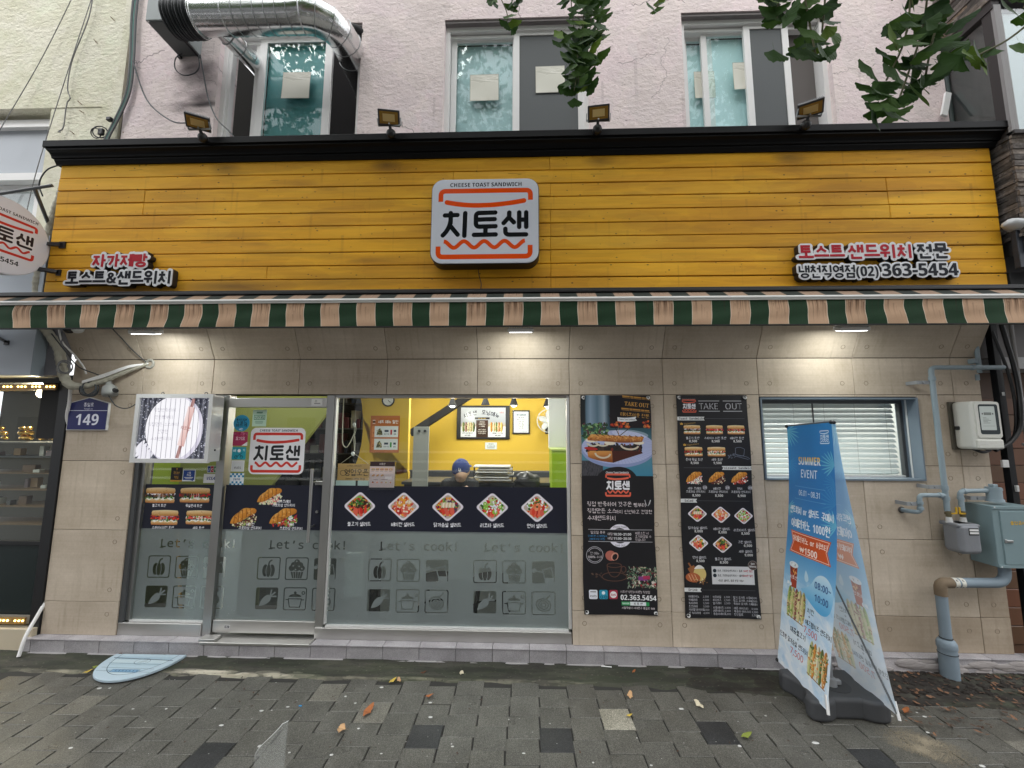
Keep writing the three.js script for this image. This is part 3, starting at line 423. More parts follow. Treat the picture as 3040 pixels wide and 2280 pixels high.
// ---------------------------------------------------------------- shop window, fixed lights
const GZ = -0.06;
const store = thing('storefront', 'stainless steel framed shop window with frosted lower film beside the glass door', 'shop window');
{
  const P = (n, m, ...a) => part(store, n, span(...a), m);
  P('jamb', darkSteel, -3.387, -3.35, 0.122, 2.19, -0.16, -0.012); P('frame', steel, -3.348, -3.312, 0.235, 2.16, -0.1, -0.035);
  P('frame', steel, -2.65, -2.575, 0.122, 2.19, -0.11, -0.022); P('frame', steel, -1.672, -1.604, 0.122, 2.19, -0.11, -0.022); P('bead', alu, -1.602, -1.588, 0.235, 2.165, -0.075, -0.03);
  P('frame', alu, 0.482, 0.505, 0.235, 2.19, -0.1, -0.025); P('frame', steel, -3.312, -2.652, 2.165, 2.193, -0.1, -0.03); P('frame', steel, -1.602, 0.482, 2.168, 2.193, -0.1, -0.03);
  P('bead', alu, -3.31, -2.652, 0.226, 0.236, -0.075, -0.03); P('bead', alu, -1.586, 0.48, 0.214, 0.226, -0.075, -0.03);
  part(store, 'sill', rbox(0.735, 0.1, 0.12, 0.004, -3.02, 0.1735, -0.071), brushed); part(store, 'sill', rbox(2.17, 0.09, 0.12, 0.004, -0.582, 0.1685, -0.071), brushed);
  part(store, 'glass_pane', panelFlat(0.66, 1.93, -2.982, 1.2, GZ - 0.006, 0.006), glass); part(store, 'glass_pane', panelFlat(2.068, 1.95, -0.554, 1.19, GZ - 0.006, 0.006), glass);
}
// frosted film with clear cut-out words and kitchen pictures, one set every 0.93 m
function frost(x, w, h, kx, X0) {                                // x in px; kx px per metre; X0 world x of the left edge; top at y 1.0, bottom 0.22
  const q = rng(88); x.fillStyle = '#fff'; x.fillRect(0, 0, w, h); x.fillStyle = '#000'; x.strokeStyle = '#000';
  const Y = (y) => ((1.0 - y) / 0.79) * h, ky = h / 0.79;
  for (const s of [-3.216, -2.228, -1.245, -0.331]) {
    const A = (dx, y) => [(s + dx - X0) * kx, Y(y)]; let [a, b] = A(0.09, 0.842);
    x.save(); x.translate(a, b); x.scale(1.12, 1); x.font = 'bold ' + 0.094 * ky + 'px monospace'; x.textAlign = 'left'; x.textBaseline = 'alphabetic'; x.fillText('Let’s cook!', 0, 0); x.fillRect(0, -1, 0.03 * kx, 0.009 * ky); x.restore();
    for (let row = 0; row < 2; row++) for (let c = 0; c < 3; c++) {
      const [L, T] = A(c * 0.25, row ? 0.52 : 0.77), S = 0.205 * kx, U = S / 100; x.save(); x.translate(L, T); x.scale(U, (0.19 * ky) / 100);
      const solid = (row === 0 && c === 2) || (row === 1 && c === 0); x.lineWidth = 4.5; x.lineJoin = 'round';
      x.beginPath(); x.moveTo(12, 3); x.lineTo(90, 2); x.quadraticCurveTo(98, 2, 98, 12); x.lineTo(97, 90); x.quadraticCurveTo(97, 98, 88, 97); x.lineTo(10, 98); x.quadraticCurveTo(2, 98, 3, 88); x.lineTo(2, 12); x.quadraticCurveTo(2, 3, 12, 3); if (solid) x.fill(); else x.stroke();
      x.fillStyle = x.strokeStyle = solid ? '#fff' : '#000';
      if (row === 0 && c === 0) { for (const [e, f, g2] of [[36, 60, 13], [64, 60, 13], [50, 62, 12]]) { x.beginPath(); x.ellipse(e, f, g2, 27, 0, 0, 7); x.fill(); } x.lineWidth = 6; x.beginPath(); x.moveTo(50, 38); x.quadraticCurveTo(48, 18, 64, 14); x.stroke(); x.strokeStyle = '#fff'; x.lineWidth = 2.4; for (const e of [-1, 1]) { x.beginPath(); x.moveTo(50 + e * 6, 36); x.quadraticCurveTo(50 + e * 16, 60, 50 + e * 6, 88); x.stroke(); } }
      if (row === 0 && c === 1) { for (const [e, f, g2] of [[50, 22, 13], [36, 34, 13], [64, 34, 13], [28, 48, 13], [50, 46, 16], [72, 48, 13]]) { x.beginPath(); x.arc(e, f, g2, 0, 7); x.fill(); } for (let i = 0; i < 5; i++) { x.beginPath(); x.moveTo(24 + i * 11.5, 64); x.lineTo(33 + i * 11.5, 64); x.lineTo(34 + i * 8.6 + 4, 92); x.lineTo(32 + i * 8.2, 92); x.fill(); } x.fillStyle = '#fff'; for (const [e, f] of [[48, 18], [34, 38], [60, 40], [72, 50], [45, 54]]) { x.beginPath(); x.arc(e, f, 3.4, 0, 7); x.fill(); } }
      if (row === 0 && c === 2) { x.lineWidth = 4; x.beginPath(); x.moveTo(46, 40); x.lineTo(84, 30); x.lineTo(92, 76); x.lineTo(58, 84); x.closePath(); x.stroke(); x.beginPath(); x.moveTo(46, 50); x.lineTo(20, 44); x.lineTo(14, 30); x.stroke(); x.beginPath(); x.arc(10, 44, 8, 0, 7); x.fill(); x.fillRect(56, 74, 38, 24); }
      if (row === 1 && c === 0) { x.beginPath(); x.moveTo(18, 84); x.quadraticCurveTo(30, 40, 56, 34); x.quadraticCurveTo(76, 42, 62, 64); x.quadraticCurveTo(44, 82, 18, 84); x.fill(); x.lineWidth = 6; for (const [e, f] of [[70, 12], [86, 22], [92, 40]]) { x.beginPath(); x.moveTo(64, 42); x.lineTo(e, f); x.stroke(); } }
      if (row === 1 && c === 1) { x.lineWidth = 4; x.beginPath(); x.moveTo(22, 50); x.lineTo(28, 86); x.lineTo(72, 86); x.lineTo(78, 50); x.closePath(); x.stroke(); x.beginPath(); x.ellipse(50, 42, 27, 13, 0, Math.PI, 0); x.fill(); x.beginPath(); x.arc(50, 24, 6, 0, 7); x.fill(); x.beginPath(); x.moveTo(10, 54); x.lineTo(22, 54); x.moveTo(78, 54); x.lineTo(90, 54); x.stroke(); x.beginPath(); x.arc(85, 24, 6, 0, 7); x.stroke(); }
      if (row === 1 && c === 2) { x.lineWidth = 5; for (const e of [30, 20, 10]) { x.beginPath(); x.ellipse(50, 58, e, e * 0.86, 0.4, 0, 7); x.stroke(); } x.beginPath(); x.moveTo(62, 34); x.lineTo(78, 16); x.stroke(); }
      x.restore(); x.fillStyle = x.strokeStyle = '#000';
    }
  }
  for (let i = 0; i < 90; i++) x.fillRect(q() * w, h * (0.8 + q() * 0.18), 1 + q() * 2, 1 + q() * 2);
}
const frostBase = { color: rgb(0.42, 0.48, 0.485), roughness: 0.5, transmission: 0.66, thickness: 0, transparent: true, alphaTest: 0.5 };
function frostMat(X0, X1) {
  const k = 1000, w = Math.round((X1 - X0) * k * 0.9), t = canvasTex(Math.min(2048, w), 720, (x, W, Hh) => frost(x, W, Hh, W / (X1 - X0), X0), false);
  return phys({ ...frostBase, alphaMap: t });
}
function film(parent, X0, X1) { const g = new THREE.PlaneGeometry(X1 - X0, 0.79).translate((X0 + X1) / 2, 0.605, GZ + 0.0035); return part(parent, 'frosted_film', g, frostMat(X0, X1)); }
film(store, -3.31, -2.654); film(store, -1.586, 0.48);
// dark printed bands with the menu pictures
const bandPx = 620;
function band(parent, X0, X1, draw) { const w = Math.round((X1 - X0) * bandPx * 1.5), h = Math.round(0.397 * bandPx * 1.5); return part(parent, 'menu_band', panelFlat(X1 - X0, 0.397, (X0 + X1) / 2, 1.187, GZ + 0.001), print(Math.min(2048, w), h, (x, W, Hh) => { x.fillStyle = NAVY; x.fillRect(0, 0, W, Hh); const k = W / (X1 - X0); draw(x, (m) => (m - X0) * k, (m) => (1.3855 - m) * k, k); }, { roughness: 0.4 })); }
band(store, -3.31, -2.654, (x, X, Y, k) => {
  for (const [a, b, c, d, st, s] of [[-3.315, 1.362, -3.02, 1.22, 'bulgogi', 1], [-2.995, 1.363, -2.7, 1.226, 'pork', 2], [-3.24, 1.165, -2.975, 1.03, 'spicy', 3], [-2.92, 1.165, -2.66, 1.037, 'shrimp', 4]]) sandwich(x, X(a), Y(b), (c - a) * k, (b - d) * k, st, s);
  for (const [t, a, b] of [['불고기 토샌', -3.17, 1.2], ['목살훈제 토샌', -2.85, 1.2], ['스파이시치킨 토샌', -3.115, 1.008], ['새우 토샌', -2.79, 1.008]]) text(x, t, X(a), Y(b), 0.026 * k, '#f4f4f8', { w: 0.15 });
});
band(store, -1.586, 0.48, (x, X, Y, k) => {
  [['bul', '불고기 샐러드', -1.344], ['bac', '베이컨 샐러드', -0.954], ['chk', '닭가슴살 샐러드', -0.562], ['ric', '리코타 샐러드', -0.171], ['sal', '연어 샐러드', 0.22]].forEach(([s, t, a], i) => { salad(x, X(a), Y(1.211), 0.147 * k, s, 11 + i); text(x, t, X(a), Y(1.058), 0.036 * k, '#f4f4f8', { w: 0.15 }); });
});

// ---------------------------------------------------------------- the glass door
const door = thing('glass_door', 'glass entrance door with steel rails, long pull handle and croissant pictures', 'door');
{
  part(door, 'header', rbox(0.9, 0.085, 0.09, 0.004, -2.124, 2.122, -0.06), brushed); part(door, 'closer_label', panelFlat(0.1, 0.06, -1.76, 2.125, -0.0148), white);
  const mark = print(128, 80, (x) => { x.fillStyle = '#e8e8e4'; x.fillRect(0, 0, 128, 80); x.strokeStyle = '#333'; x.lineWidth = 5; x.beginPath(); x.arc(40, 22, 14, 0, 7); x.stroke(); x.beginPath(); for (let i = 0; i < 14; i++) x.lineTo(10 + i * 8, 58 + (i % 2 ? 9 : -7)); x.stroke(); }); part(door, 'maker_mark', panelFlat(0.07, 0.042, -1.755, 2.125, -0.0132), mark);
  part(door, 'bottom_rail', rbox(0.89, 0.1, 0.05, 0.004, -2.124, 0.2, -0.058), brushed); part(door, 'glass_pane', panelFlat(0.89, 1.83, -2.124, 1.165, GZ - 0.01, 0.01), glass);
  part(door, 'threshold', rbox(0.93, 0.02, 0.17, 0.004, -2.124, 0.115, -0.005), brushed); part(door, 'stopper', rbox(0.14, 0.022, 0.08, 0.003, -2.53, 0.136, 0.035), brushed);
  const tag2 = print(128, 64, (x) => { x.fillStyle = '#e9e9ea'; x.fillRect(0, 0, 128, 64); x.fillStyle = '#26262a'; x.fillRect(6, 6, 116, 52); text(x, '하나', 64, 32, 40, '#eee', { w: 0.13 }); }); part(door, 'maker_plate', panelFlat(0.045, 0.026, -2.44, 0.198, -0.0328), tag2);
  const hd = part(door, 'handle', pipe([[-1.744, 0.92, 0.03], [-1.744, 1.54, 0.03]], 0.0135, 0.01, 18), steel);
  part(hd, 'standoff', [rod([-1.744, 1.42, 0.03], [-1.744, 1.42, -0.06], 0.008), rod([-1.744, 1.04, 0.03], [-1.744, 1.04, -0.06], 0.008)], steel);
  part(door, 'inner_handle', pipe([[-1.7, 0.92, -0.13], [-1.7, 1.54, -0.13]], 0.0135, 0.01, 14), steel);
  part(door, 'lock', [rbox(0.07, 0.035, 0.03, 0.006, -1.71, 1.41, -0.045), at(cyl(0.012, 0.012, 0.02, 14), -1.72, 1.16, -0.05, Math.PI / 2)], steel);
  film(door, -2.568, -1.68);
  band(door, -2.568, -1.68, (x, X, Y, k) => {
    for (const [a, b, c, d, s, f] of [[-2.28, 1.362, -2.03, 1.2, 5, ['#f1ead2', '#f6e2c0', '#dfe8b8', '#e88']], [-2.511, 1.187, -2.247, 1.01, 6, ['#7c2f26', '#efe6c8', '#b5c77a', '#5a2a20']], [-2.156, 1.188, -1.88, 1.015, 7, ['#d8432e', '#f2f2ee', '#7fae3e', '#b22a40']]]) croissant(x, X(a), Y(b), (c - a) * k, (b - d) * k, f, s);
    for (const [t, a, b] of [['새우크레미', -2.03, 1.245], ['크로와상 샌드위치', -2.03, 1.212], ['베이컨', -2.32, 1.045], ['크로와상 샌드위치', -2.32, 1.013], ['연어', -1.95, 1.045], ['크로와상 샌드위치', -1.95, 1.013]]) text(x, t, X(a), Y(b), 0.027 * k, '#f4f4f8', { w: 0.15 });
  });
}
// stickers on the glass
function sticker(name, label, cat, g, m) { const o = solo(name, label, cat, g, m); return o; }
const onGlass = (w, h, x, y, z = GZ + 0.0005) => panelFlat(w, h, x, y, z);
{
  const s = roundRect(0.505, 0.415, 0.05), g = fit(extrude(s, 0.0018)); g.translate(-2.124, 1.688, GZ + 0.001);
  sticker('logo_sticker', 'large white shop logo sticker with orange bun lines on the door glass', 'sticker', g, print(768, 632, (x, w, h) => { x.fillStyle = '#f3f2f6'; x.fillRect(0, 0, w, h); logo(x, 0, 0, w, h, { bun: '#d9352a', ink: '#17181f' }); }));
  const disc = fit(extrude(new THREE.Shape().absarc(0, 0, 0.075, 0, Math.PI * 2), 0.0015, 0, 32)).translate(-2.472, 1.937, GZ + 0.001);
  sticker('delivery_sticker', 'round sky blue delivery sticker at the top of the door sticker column', 'sticker', disc, print(256, 256, (x) => { x.fillStyle = '#2b9ac4'; x.fillRect(0, 0, 256, 256); text(x, '한집만', 128, 88, 62, '#0d3140', { w: 0.12 }); text(x, '바르게', 128, 156, 62, '#0d3140', { w: 0.12 }); text(x, '배민', 128, 222, 34, '#eef', { w: 0.14 }); }));
  const sq = (n, l, w, h, x0, y0, bg, f) => sticker(n, l, 'sticker', onGlass(w, h, x0, y0), print(256, Math.round((256 * h) / w), (x, W, Hh) => { x.fillStyle = bg; x.fillRect(0, 0, W, Hh); f(x, W, Hh); }));
  sq('app_sticker', 'crimson pink square app sticker below the round blue one', 0.135, 0.125, -2.472, 1.795, '#b4315e', (x, w, h) => { blobs(x, rng(4), 40, 0, 0, w, 60, ['rgba(240,160,190,.4)', 'rgba(120,20,60,.4)'], 6, 24); text(x, '요기요', w / 2, h * 0.48, 62, '#f6dbe6', { w: 0.13 }); x.fillStyle = '#fff'; x.beginPath(); x.moveTo(w, h); x.lineTo(w * 0.6, h); x.quadraticCurveTo(w * 0.8, h * 0.85, w, h * 0.7); x.fill(); });
  sq('scooter_sticker', 'turquoise square sticker with a delivery scooter', 0.128, 0.11, -2.475, 1.665, '#23a3b8', (x, w) => { text(x, '배', 46, 60, 58, '#e8fbff'); text(x, '기', w - 40, 52, 50, '#e8fbff'); x.fillStyle = '#f4f4f4'; x.beginPath(); x.arc(130, 64, 30, 0, 7); x.fill(); x.strokeStyle = '#0e5b6a'; x.lineWidth = 12; for (const a of [80, 180]) { x.beginPath(); x.arc(a, 176, 24, 0, 7); x.stroke(); } x.beginPath(); x.moveTo(80, 176); x.lineTo(150, 130); x.lineTo(180, 176); x.moveTo(150, 130); x.lineTo(190, 96); x.stroke(); });
  sq('app_sticker', 'pale grey rounded sticker reading eats', 0.118, 0.098, -2.476, 1.552, '#d6dadb', (x, w, h) => { x.strokeStyle = '#f6f6f6'; x.lineWidth = 10; x.strokeRect(6, 6, w - 12, h - 12); x.fillStyle = '#555'; x.font = 'bold 30px sans-serif'; x.textAlign = 'center'; x.fillText('▬▬▬▬▬', w / 2, 56); x.font = '76px sans-serif'; x.fillText('eats', w / 2, h * 0.76); });
  sq('payment_sticker', 'blue and white checked sticker reading zero at the foot of the column', 0.128, 0.108, -2.476, 1.434, '#e9f2f6', (x, w, h) => { x.fillStyle = '#1c86b8'; for (let j = 0; j < 6; j++) for (let i = 0; i < 7; i++) if ((i + j) % 2 && (j < 2 || j > 3)) x.fillRect(i * 37, j * 36, 37, 36); x.fillStyle = '#1a4f86'; x.font = 'bold 62px sans-serif'; x.textAlign = 'center'; x.fillText('zero', w / 2, h * 0.58); x.font = '20px sans-serif'; x.fillText('pay', w / 2, h * 0.7); });
  sq('meal_sticker', 'pale mint upright sticker with a green stamp above the door logo', 0.13, 0.15, -2.308, 1.983, '#bcd8c4', (x, w, h) => { x.strokeStyle = '#1f6b4a'; x.lineWidth = 9; x.beginPath(); for (let i = 0; i <= 10; i++) x.lineTo(70 + i * 11, 60 - (i % 2) * 22); x.stroke(); x.strokeRect(30, 100, w - 60, 72); text(x, '식권대장', w / 2, 137, 48, '#12472f', { w: 0.13 }); x.fillStyle = '#4c8066'; x.fillRect(50, 200, 150, 8); x.fillRect(50, 220, 150, 6); x.fillRect(60, 238, 130, 6); });
  sq('star_sticker', 'black upright card with gold lettering reading Star behind the left pane', 0.106, 0.126, -3.036, 1.473, '#1f1a17', (x, w, h) => { x.fillStyle = '#d8a23a'; x.fillRect(0, h - 34, w, 34); x.beginPath(); x.moveTo(110, 20); x.lineTo(146, 20); x.lineTo(128, 70); x.fill(); x.font = 'bold 74px sans-serif'; x.textAlign = 'center'; x.fillText('Star', w / 2, 136); x.fillStyle = '#a77'; x.fillRect(70, 156, 110, 6); text(x, '책임', w / 2, 214, 56, '#d8a23a', { w: 0.13 }); });
  sq('payment_sticker', 'blue and white mobile pay sticker beside the black card', 0.118, 0.104, -2.92, 1.465, '#f2f4f8', (x, w, h) => { x.fillStyle = '#2450a8'; x.fillRect(14, 14, w - 28, h - 40); x.beginPath(); x.moveTo(150, h - 30); x.lineTo(220, h - 30); x.lineTo(222, h - 4); x.fill(); text(x, '서울', w / 2, 60, 40, '#fff', { w: 0.13 }); x.fillStyle = '#fff'; x.font = 'bold 52px sans-serif'; x.textAlign = 'center'; x.fillText('Pay', w / 2, 122); x.fillRect(40, 146, 176, 14); x.fillRect(60, 170, 136, 10); });
  sq('card_sticker', 'small card sticker with blue, red and green bars', 0.09, 0.06, -2.709, 1.522, '#dfe3e8', (x, w, h) => { ['#17479e', '#c8102e', '#158a3c'].forEach((c, i) => { x.fillStyle = c; x.fillRect(10 + i * 82, 12, 72, h - 24); x.fillStyle = '#fff'; x.font = 'bold 80px sans-serif'; x.textAlign = 'center'; x.fillText('JCB'[i], 46 + i * 82, h * 0.68); }); });
  sq('card_sticker', 'white card-payment sticker with slanted blue lettering above the sandwich pictures', 0.128, 0.08, -2.718, 1.44, '#f3f4f7', (x, w, h) => { x.fillStyle = '#1a2f86'; x.font = 'italic bold 76px sans-serif'; x.textAlign = 'center'; x.fillText('VISA', w / 2, h * 0.66); });
}
// ---------------------------------------------------------------- inside the shop
const yellowPaint = std({ color: rgb(0.72, 0.47, 0.045), roughness: 0.6 }), whitePaint = std({ color: rgb(0.72, 0.72, 0.7), roughness: 0.8 }), greenPaint = std({ color: rgb(0.38, 0.5, 0.03), roughness: 0.6 });
const room = tag(new THREE.Group(), 'shop interior with yellow walls, white ceiling and grey floor', null, null, 'structure'); room.name = 'shop_room'; scene.add(room);
{
  const P = (n, m, ...a) => part(room, n, span(...a), m);
  P('floor', std({ color: rgb(0.12, 0.12, 0.12), roughness: 0.6 }), -3.95, 3.9, 0.02, 0.1, -3.3, -0.2); P('ceiling', whitePaint, -3.95, 3.9, 2.75, 2.85, -3.3, -0.2);
  P('back_wall', yellowPaint, -2.0, 0.535, 0.1, 2.75, -3.3, -3.02); P('back_wall', blackMatt, -3.95, -2.0, 0.1, 2.75, -3.3, -3.02); P('back_wall', whitePaint, 0.535, 3.9, 0.1, 2.75, -3.3, -3.02);
  P('side_wall', greenPaint, -4.05, -3.95, 0.1, 2.75, -3.3, -0.2); P('side_wall', whitePaint, 3.9, 4.0, 0.1, 2.75, -3.3, -0.2); P('side_wall', whitePaint, 0.62, 0.68, 0.1, 2.75, -3.02, -0.2);
  P('dado', std({ color: rgb(0.035, 0.04, 0.05), roughness: 0.6 }), -2.0, 0.62, 0.1, 1.24, -3.02, -2.98);
  // curved yellow partition that stands forward, olive wedge behind the door glass
  const s = new THREE.Shape(); s.moveTo(-1.365, 0.1); s.lineTo(-1.385, 2.75); s.lineTo(-2.15, 2.75); s.quadraticCurveTo(-1.85, 1.95, -2.05, 1.42); s.lineTo(-1.5, 1.32); s.lineTo(-1.365, 1.35);
  part(room, 'curved_partition', extrude(s, 0.08).translate(0, 0, -1.68), yellowPaint);
  part(room, 'partition_base', span(-2.3, -1.365, 0.1, 1.33, -1.75, -1.69), std({ color: rgb(0.03, 0.032, 0.04), roughness: 0.6 }));
  part(room, 'olive_wedge', extrude(poly([[-3.95, 0.9], [-2.9, 1.15], [-2.05, 2.32], [-2.05, 2.75], [-3.95, 2.75]]), 0.05).translate(0, 0, -1.2), std({ color: rgb(0.34, 0.36, 0.09), roughness: 0.7 }));
  part(room, 'slanting_beam', bar([-0.72, 2.42, -2.6], [-1.62, 1.83, -2.6], 0.1, 0.16), std({ color: rgb(0.004, 0.004, 0.004), roughness: 0.9 }));
  P('low_partition', std({ color: rgb(0.3, 0.31, 0.3), roughness: 0.8 }), -1.62, 0.6, 0.1, 1.02, -0.85, -0.6); P('low_partition', std({ color: rgb(0.1, 0.11, 0.11), roughness: 0.8 }), -2.6, -1.66, 0.1, 1.02, -0.95, -0.7); P('low_partition', std({ color: rgb(0.16, 0.18, 0.12), roughness: 0.8 }), -3.9, -2.6, 0.1, 1.02, -0.95, -0.7);
  // pale reveal beside the right frame
  P('white_pier', whitePaint, 0.4, 0.62, 1.66, 2.75, -1.45, -1.3);
  // unseen daylight-white ceiling panels added to brighten the room
  for (const [x, z, w, h, n] of [[-0.9, -1.9, 1.5, 0.3, 12.5], [-0.3, -0.4, 1.5, 0.2, 14], [-2.7, -0.42, 1.1, 0.16, 10], [2.7, -1.1, 1.5, 0.5, 12]]) {
    const c = thing('added_ceiling_light', x > 1 ? 'added white ceiling light panel behind the blinds' : x < -2 ? 'added white ceiling light panel over the left pane' : z < -1.5 ? 'added white ceiling light panel near the yellow back wall' : 'added white ceiling light panel just inside the wide pane', 'ceiling light', [x, 2.735, z], 'added ceiling lights inside the shop');
    part(c, 'housing', rbox(w + 0.06, 0.03, h + 0.06, 0.006), white); part(c, 'light_diffuser', box(w, 0.008, h, 0, -0.018, 0), glow(1, 0.98, 0.94, 1.6));
    const L = new THREE.RectAreaLight(new THREE.Color(1, 0.98, 0.93), n, w, h); L.position.set(0, -0.03, 0); L.rotation.x = -Math.PI / 2; c.add(L);
  }
}
function shelf(name, label, x, y, z, w, h, d, rows, seed, cols) {
  const t = thing(name, label, 'shelf', [x, y, z]); const r = rng(seed);
  part(t, 'case', [box(w, h, 0.02, 0, h / 2, -d / 2), box(0.02, h, d, -w / 2, h / 2, 0), box(0.02, h, d, w / 2, h / 2, 0)], blackMatt);
  for (let i = 0; i <= rows; i++) part(t, 'shelf_board', box(w - 0.02, 0.018, d, 0, (h * i) / rows + 0.009, 0), i % 2 ? darkSteel : blackMatt);
  for (let i = 0; i < rows; i++) for (let a = -w / 2 + 0.06; a < w / 2 - 0.06;) { const bw = 0.04 + r() * 0.08, bh = (h / rows) * (0.3 + r() * 0.5); part(t, 'goods', rbox(bw, bh, d * 0.5, 0.006, a + bw / 2, (h * i) / rows + 0.018 + bh / 2, 0.02), cols[Math.floor(r() * cols.length)]); a += bw + 0.01 + r() * 0.06; }
  return t;
}
const dim = [rgb(0.03, 0.03, 0.035), rgb(0.08, 0.08, 0.09), rgb(0.3, 0.3, 0.29), rgb(0.1, 0.02, 0.03), rgb(0.02, 0.03, 0.06)].map((c) => std({ color: c, roughness: 0.5 }));
shelf('kitchen_shelf', 'dark kitchen shelf with pale boxes behind the hanging cord', -2.55, 0.1, -2.3, 1.4, 2.5, 0.4, 7, 6, dim);
{
  // wall clock, posters, menu screen
  const c = thing('wall_clock', 'white round clock with black rim on the yellow partition', 'clock', [-1.652, 2.262, -1.6]);
  part(c, 'rim', at(new THREE.TorusGeometry(0.075, 0.009, 10, 36), 0, 0, 0.012), black); part(c, 'clock_face', at(cyl(0.073, 0.073, 0.012, 36), 0, 0, 0.006, Math.PI / 2), white);
  part(c, 'clock_hand', [bar([0, 0, 0.014], [0.022, -0.03, 0.014], 0.004, 0.002), bar([0, 0, 0.016], [0.045, -0.035, 0.016], 0.003, 0.002)], black);
  solo('set_menu_poster', 'orange brown set menu poster on the yellow partition', 'poster', panelFlat(0.38, 0.47, -1.682, 1.827, -1.598, 0.002), print(512, 632, (x, w, h) => {
    x.fillStyle = '#c5702f'; x.fillRect(0, 0, w, h); text(x, '세트 메뉴 할인', w * 0.6, 105, 58, '#fff', { w: 0.13 }); x.fillStyle = '#f2e6da'; x.fillRect(36, 74, 46, 12); x.fillStyle = '#402010'; x.fillRect(40, 94, 40, 26); x.fillStyle = '#f2e6da'; x.fillRect(36, 128, 46, 12);
    [180, 395].forEach((y, i) => { x.fillStyle = '#e08a4c'; x.fillRect(30, y, 50, 190); text(x, String(i + 1), 55, y + 120, 50, '#9a3b10'); x.fillStyle = '#eef2f4'; x.fillRect(76, y, w - 100, 190); x.fillStyle = '#3c3a22'; x.beginPath(); x.moveTo(110, y + 150); x.lineTo(140, y + 60); x.lineTo(170, y + 36); x.lineTo(205, y + 90); x.lineTo(215, y + 150); x.fill(); blobs(x, rng(3 + i), 30, 120, y + 60, 84, 90, ['#8a8a4a', '#d9cfa4', '#4a5a2a', '#c9b06a'], 4, 14); x.fillStyle = '#274058'; x.fillRect(250, y + 66, 70, 34); x.fillRect(410, y + 66, 44, 34); text(x, '토샌 1개', 285, y + 136, 24, '#274058'); text(x, '음료', 432, y + 136, 24, '#274058'); x.fillStyle = i ? '#1f9a3a' : '#c8323a'; x.fillRect(352, y + 62, 30, 84); });
  }));
  const tv = thing('morning_menu', 'large black framed morning menu with two cut sandwiches on the back wall', 'framed menu', [-0.563, 2.008, -3.015]);
  part(tv, 'frame', rbox(0.86, 0.54, 0.04, 0.008, 0, 0, 0.02), black);
  part(tv, 'menu_sheet', panelFlat(0.725, 0.475, 0, 0, 0.0405), print(900, 590, (x, w, h) => {
    const g = x.createLinearGradient(0, 0, 0, h); g.addColorStop(0, '#d5d8de'); g.addColorStop(0.5, '#b9bcc4'); g.addColorStop(0.62, '#c4b29a'); g.addColorStop(0.66, '#eceef0'); g.addColorStop(1, '#e8eaee'); x.fillStyle = g; x.fillRect(0, 0, w, h);
    [...'치토샌 모닝메뉴'].forEach((c, i) => { const t = (i - 3.5) / 3.5; text(x, c, w * 0.46 + t * 320, 95 + t * t * 66, 92, '#1d2230', { w: 0.13, rot: t * 0.34 }); });
    x.fillStyle = '#2a2724'; x.fillRect(280, 196, 300, 40); text(x, '오전 8시~10시', 430, 216, 26, '#e9c96a'); x.fillStyle = '#4b3429'; x.fillRect(310, 252, 240, 150); x.fillStyle = '#3b2b22'; x.fillRect(310, 402, 240, 188);
    ['샌드위치', '아메리카노', '+ 1,000'].forEach((t, i) => text(x, t, 430, 290 + i * 42, 30, '#f4efe6')); ['베이컨 샐러드', '닭가슴살 샐러드', '리코타 샐러드'].forEach((t, i) => text(x, t, 430, 440 + i * 38, 26, '#f4efe6'));
    for (const [X, cols, s] of [[30, ['#5f7d35', '#8a3d3a', '#e8d9a0', '#b9a45a', '#3c5a22'], 2], [590, ['#e8932e', '#d9d2b0', '#56702a', '#c46a2a', '#e8c24a'], 3]]) { for (let i = 0; i < 5; i++) { const q = x.createLinearGradient(X + i * 52, 0, X + i * 52 + 52, 0); q.addColorStop(0, '#e6dcb6'); q.addColorStop(0.5, cols[i]); q.addColorStop(1, '#3d2c18'); x.fillStyle = q; x.beginPath(); x.ellipse(X + 26 + i * 50, 390, 32, 100, 0, 0, 7); x.fill(); } blobs(x, rng(s), 60, X + 10, 310, 230, 160, cols, 4, 12); }
    text(x, '치킨+에그햄치즈', 140, 512, 30, '#222'); text(x, '₩7,500', 140, 556, 34, '#222'); text(x, '매콤불고기+단호박', 745, 512, 28, '#222'); text(x, '₩8,500', 745, 556, 34, '#222'); text(x, '치토샌', 820, 100, 30, '#c8452b');
  }, { roughness: 0.25 }));
  const nf = thing('wall_notice', 'small black framed notice with a blue border right of the menu frame', 'framed notice', [0.05, 2.013, -3.015]);
  part(nf, 'frame', rbox(0.28, 0.385, 0.03, 0.006, 0, 0, 0.015), black);
  part(nf, 'notice_sheet', panelFlat(0.235, 0.335, 0, 0, 0.0305), print(256, 364, (x, w, h) => { x.fillStyle = '#eceff3'; x.fillRect(0, 0, w, h); x.strokeStyle = '#3f5d7c'; x.lineWidth = 6; x.strokeRect(20, 22, w - 40, h - 44); x.fillStyle = '#6d8090'; x.fillRect(46, 38, w - 92, 34); text(x, '알레르기 정보', w / 2, 55, 22, '#fff'); ['계란 밀가루', '돼지고기 쇠고기', '토마토 우유', '새우 대두', '닭고기 땅콩', '연어 밀', '치즈 견과'].forEach((t, i) => text(x, t, w / 2, 104 + i * 32, 22, '#222')); }));
  solo('wall_note', 'small white note card stuck under the framed menu', 'note', panelFlat(0.19, 0.11, -0.436, 1.63, -3.018, 0.003), print(256, 148, (x, w, h) => { x.fillStyle = '#dfe6e6'; x.fillRect(0, 0, w, h); text(x, '와이파이', w / 2, 34, 30, '#222'); text(x, 'KT_GiGA_5G', w / 2, 78, 30, '#222'); text(x, '0363545454', w / 2, 116, 28, '#222'); }));
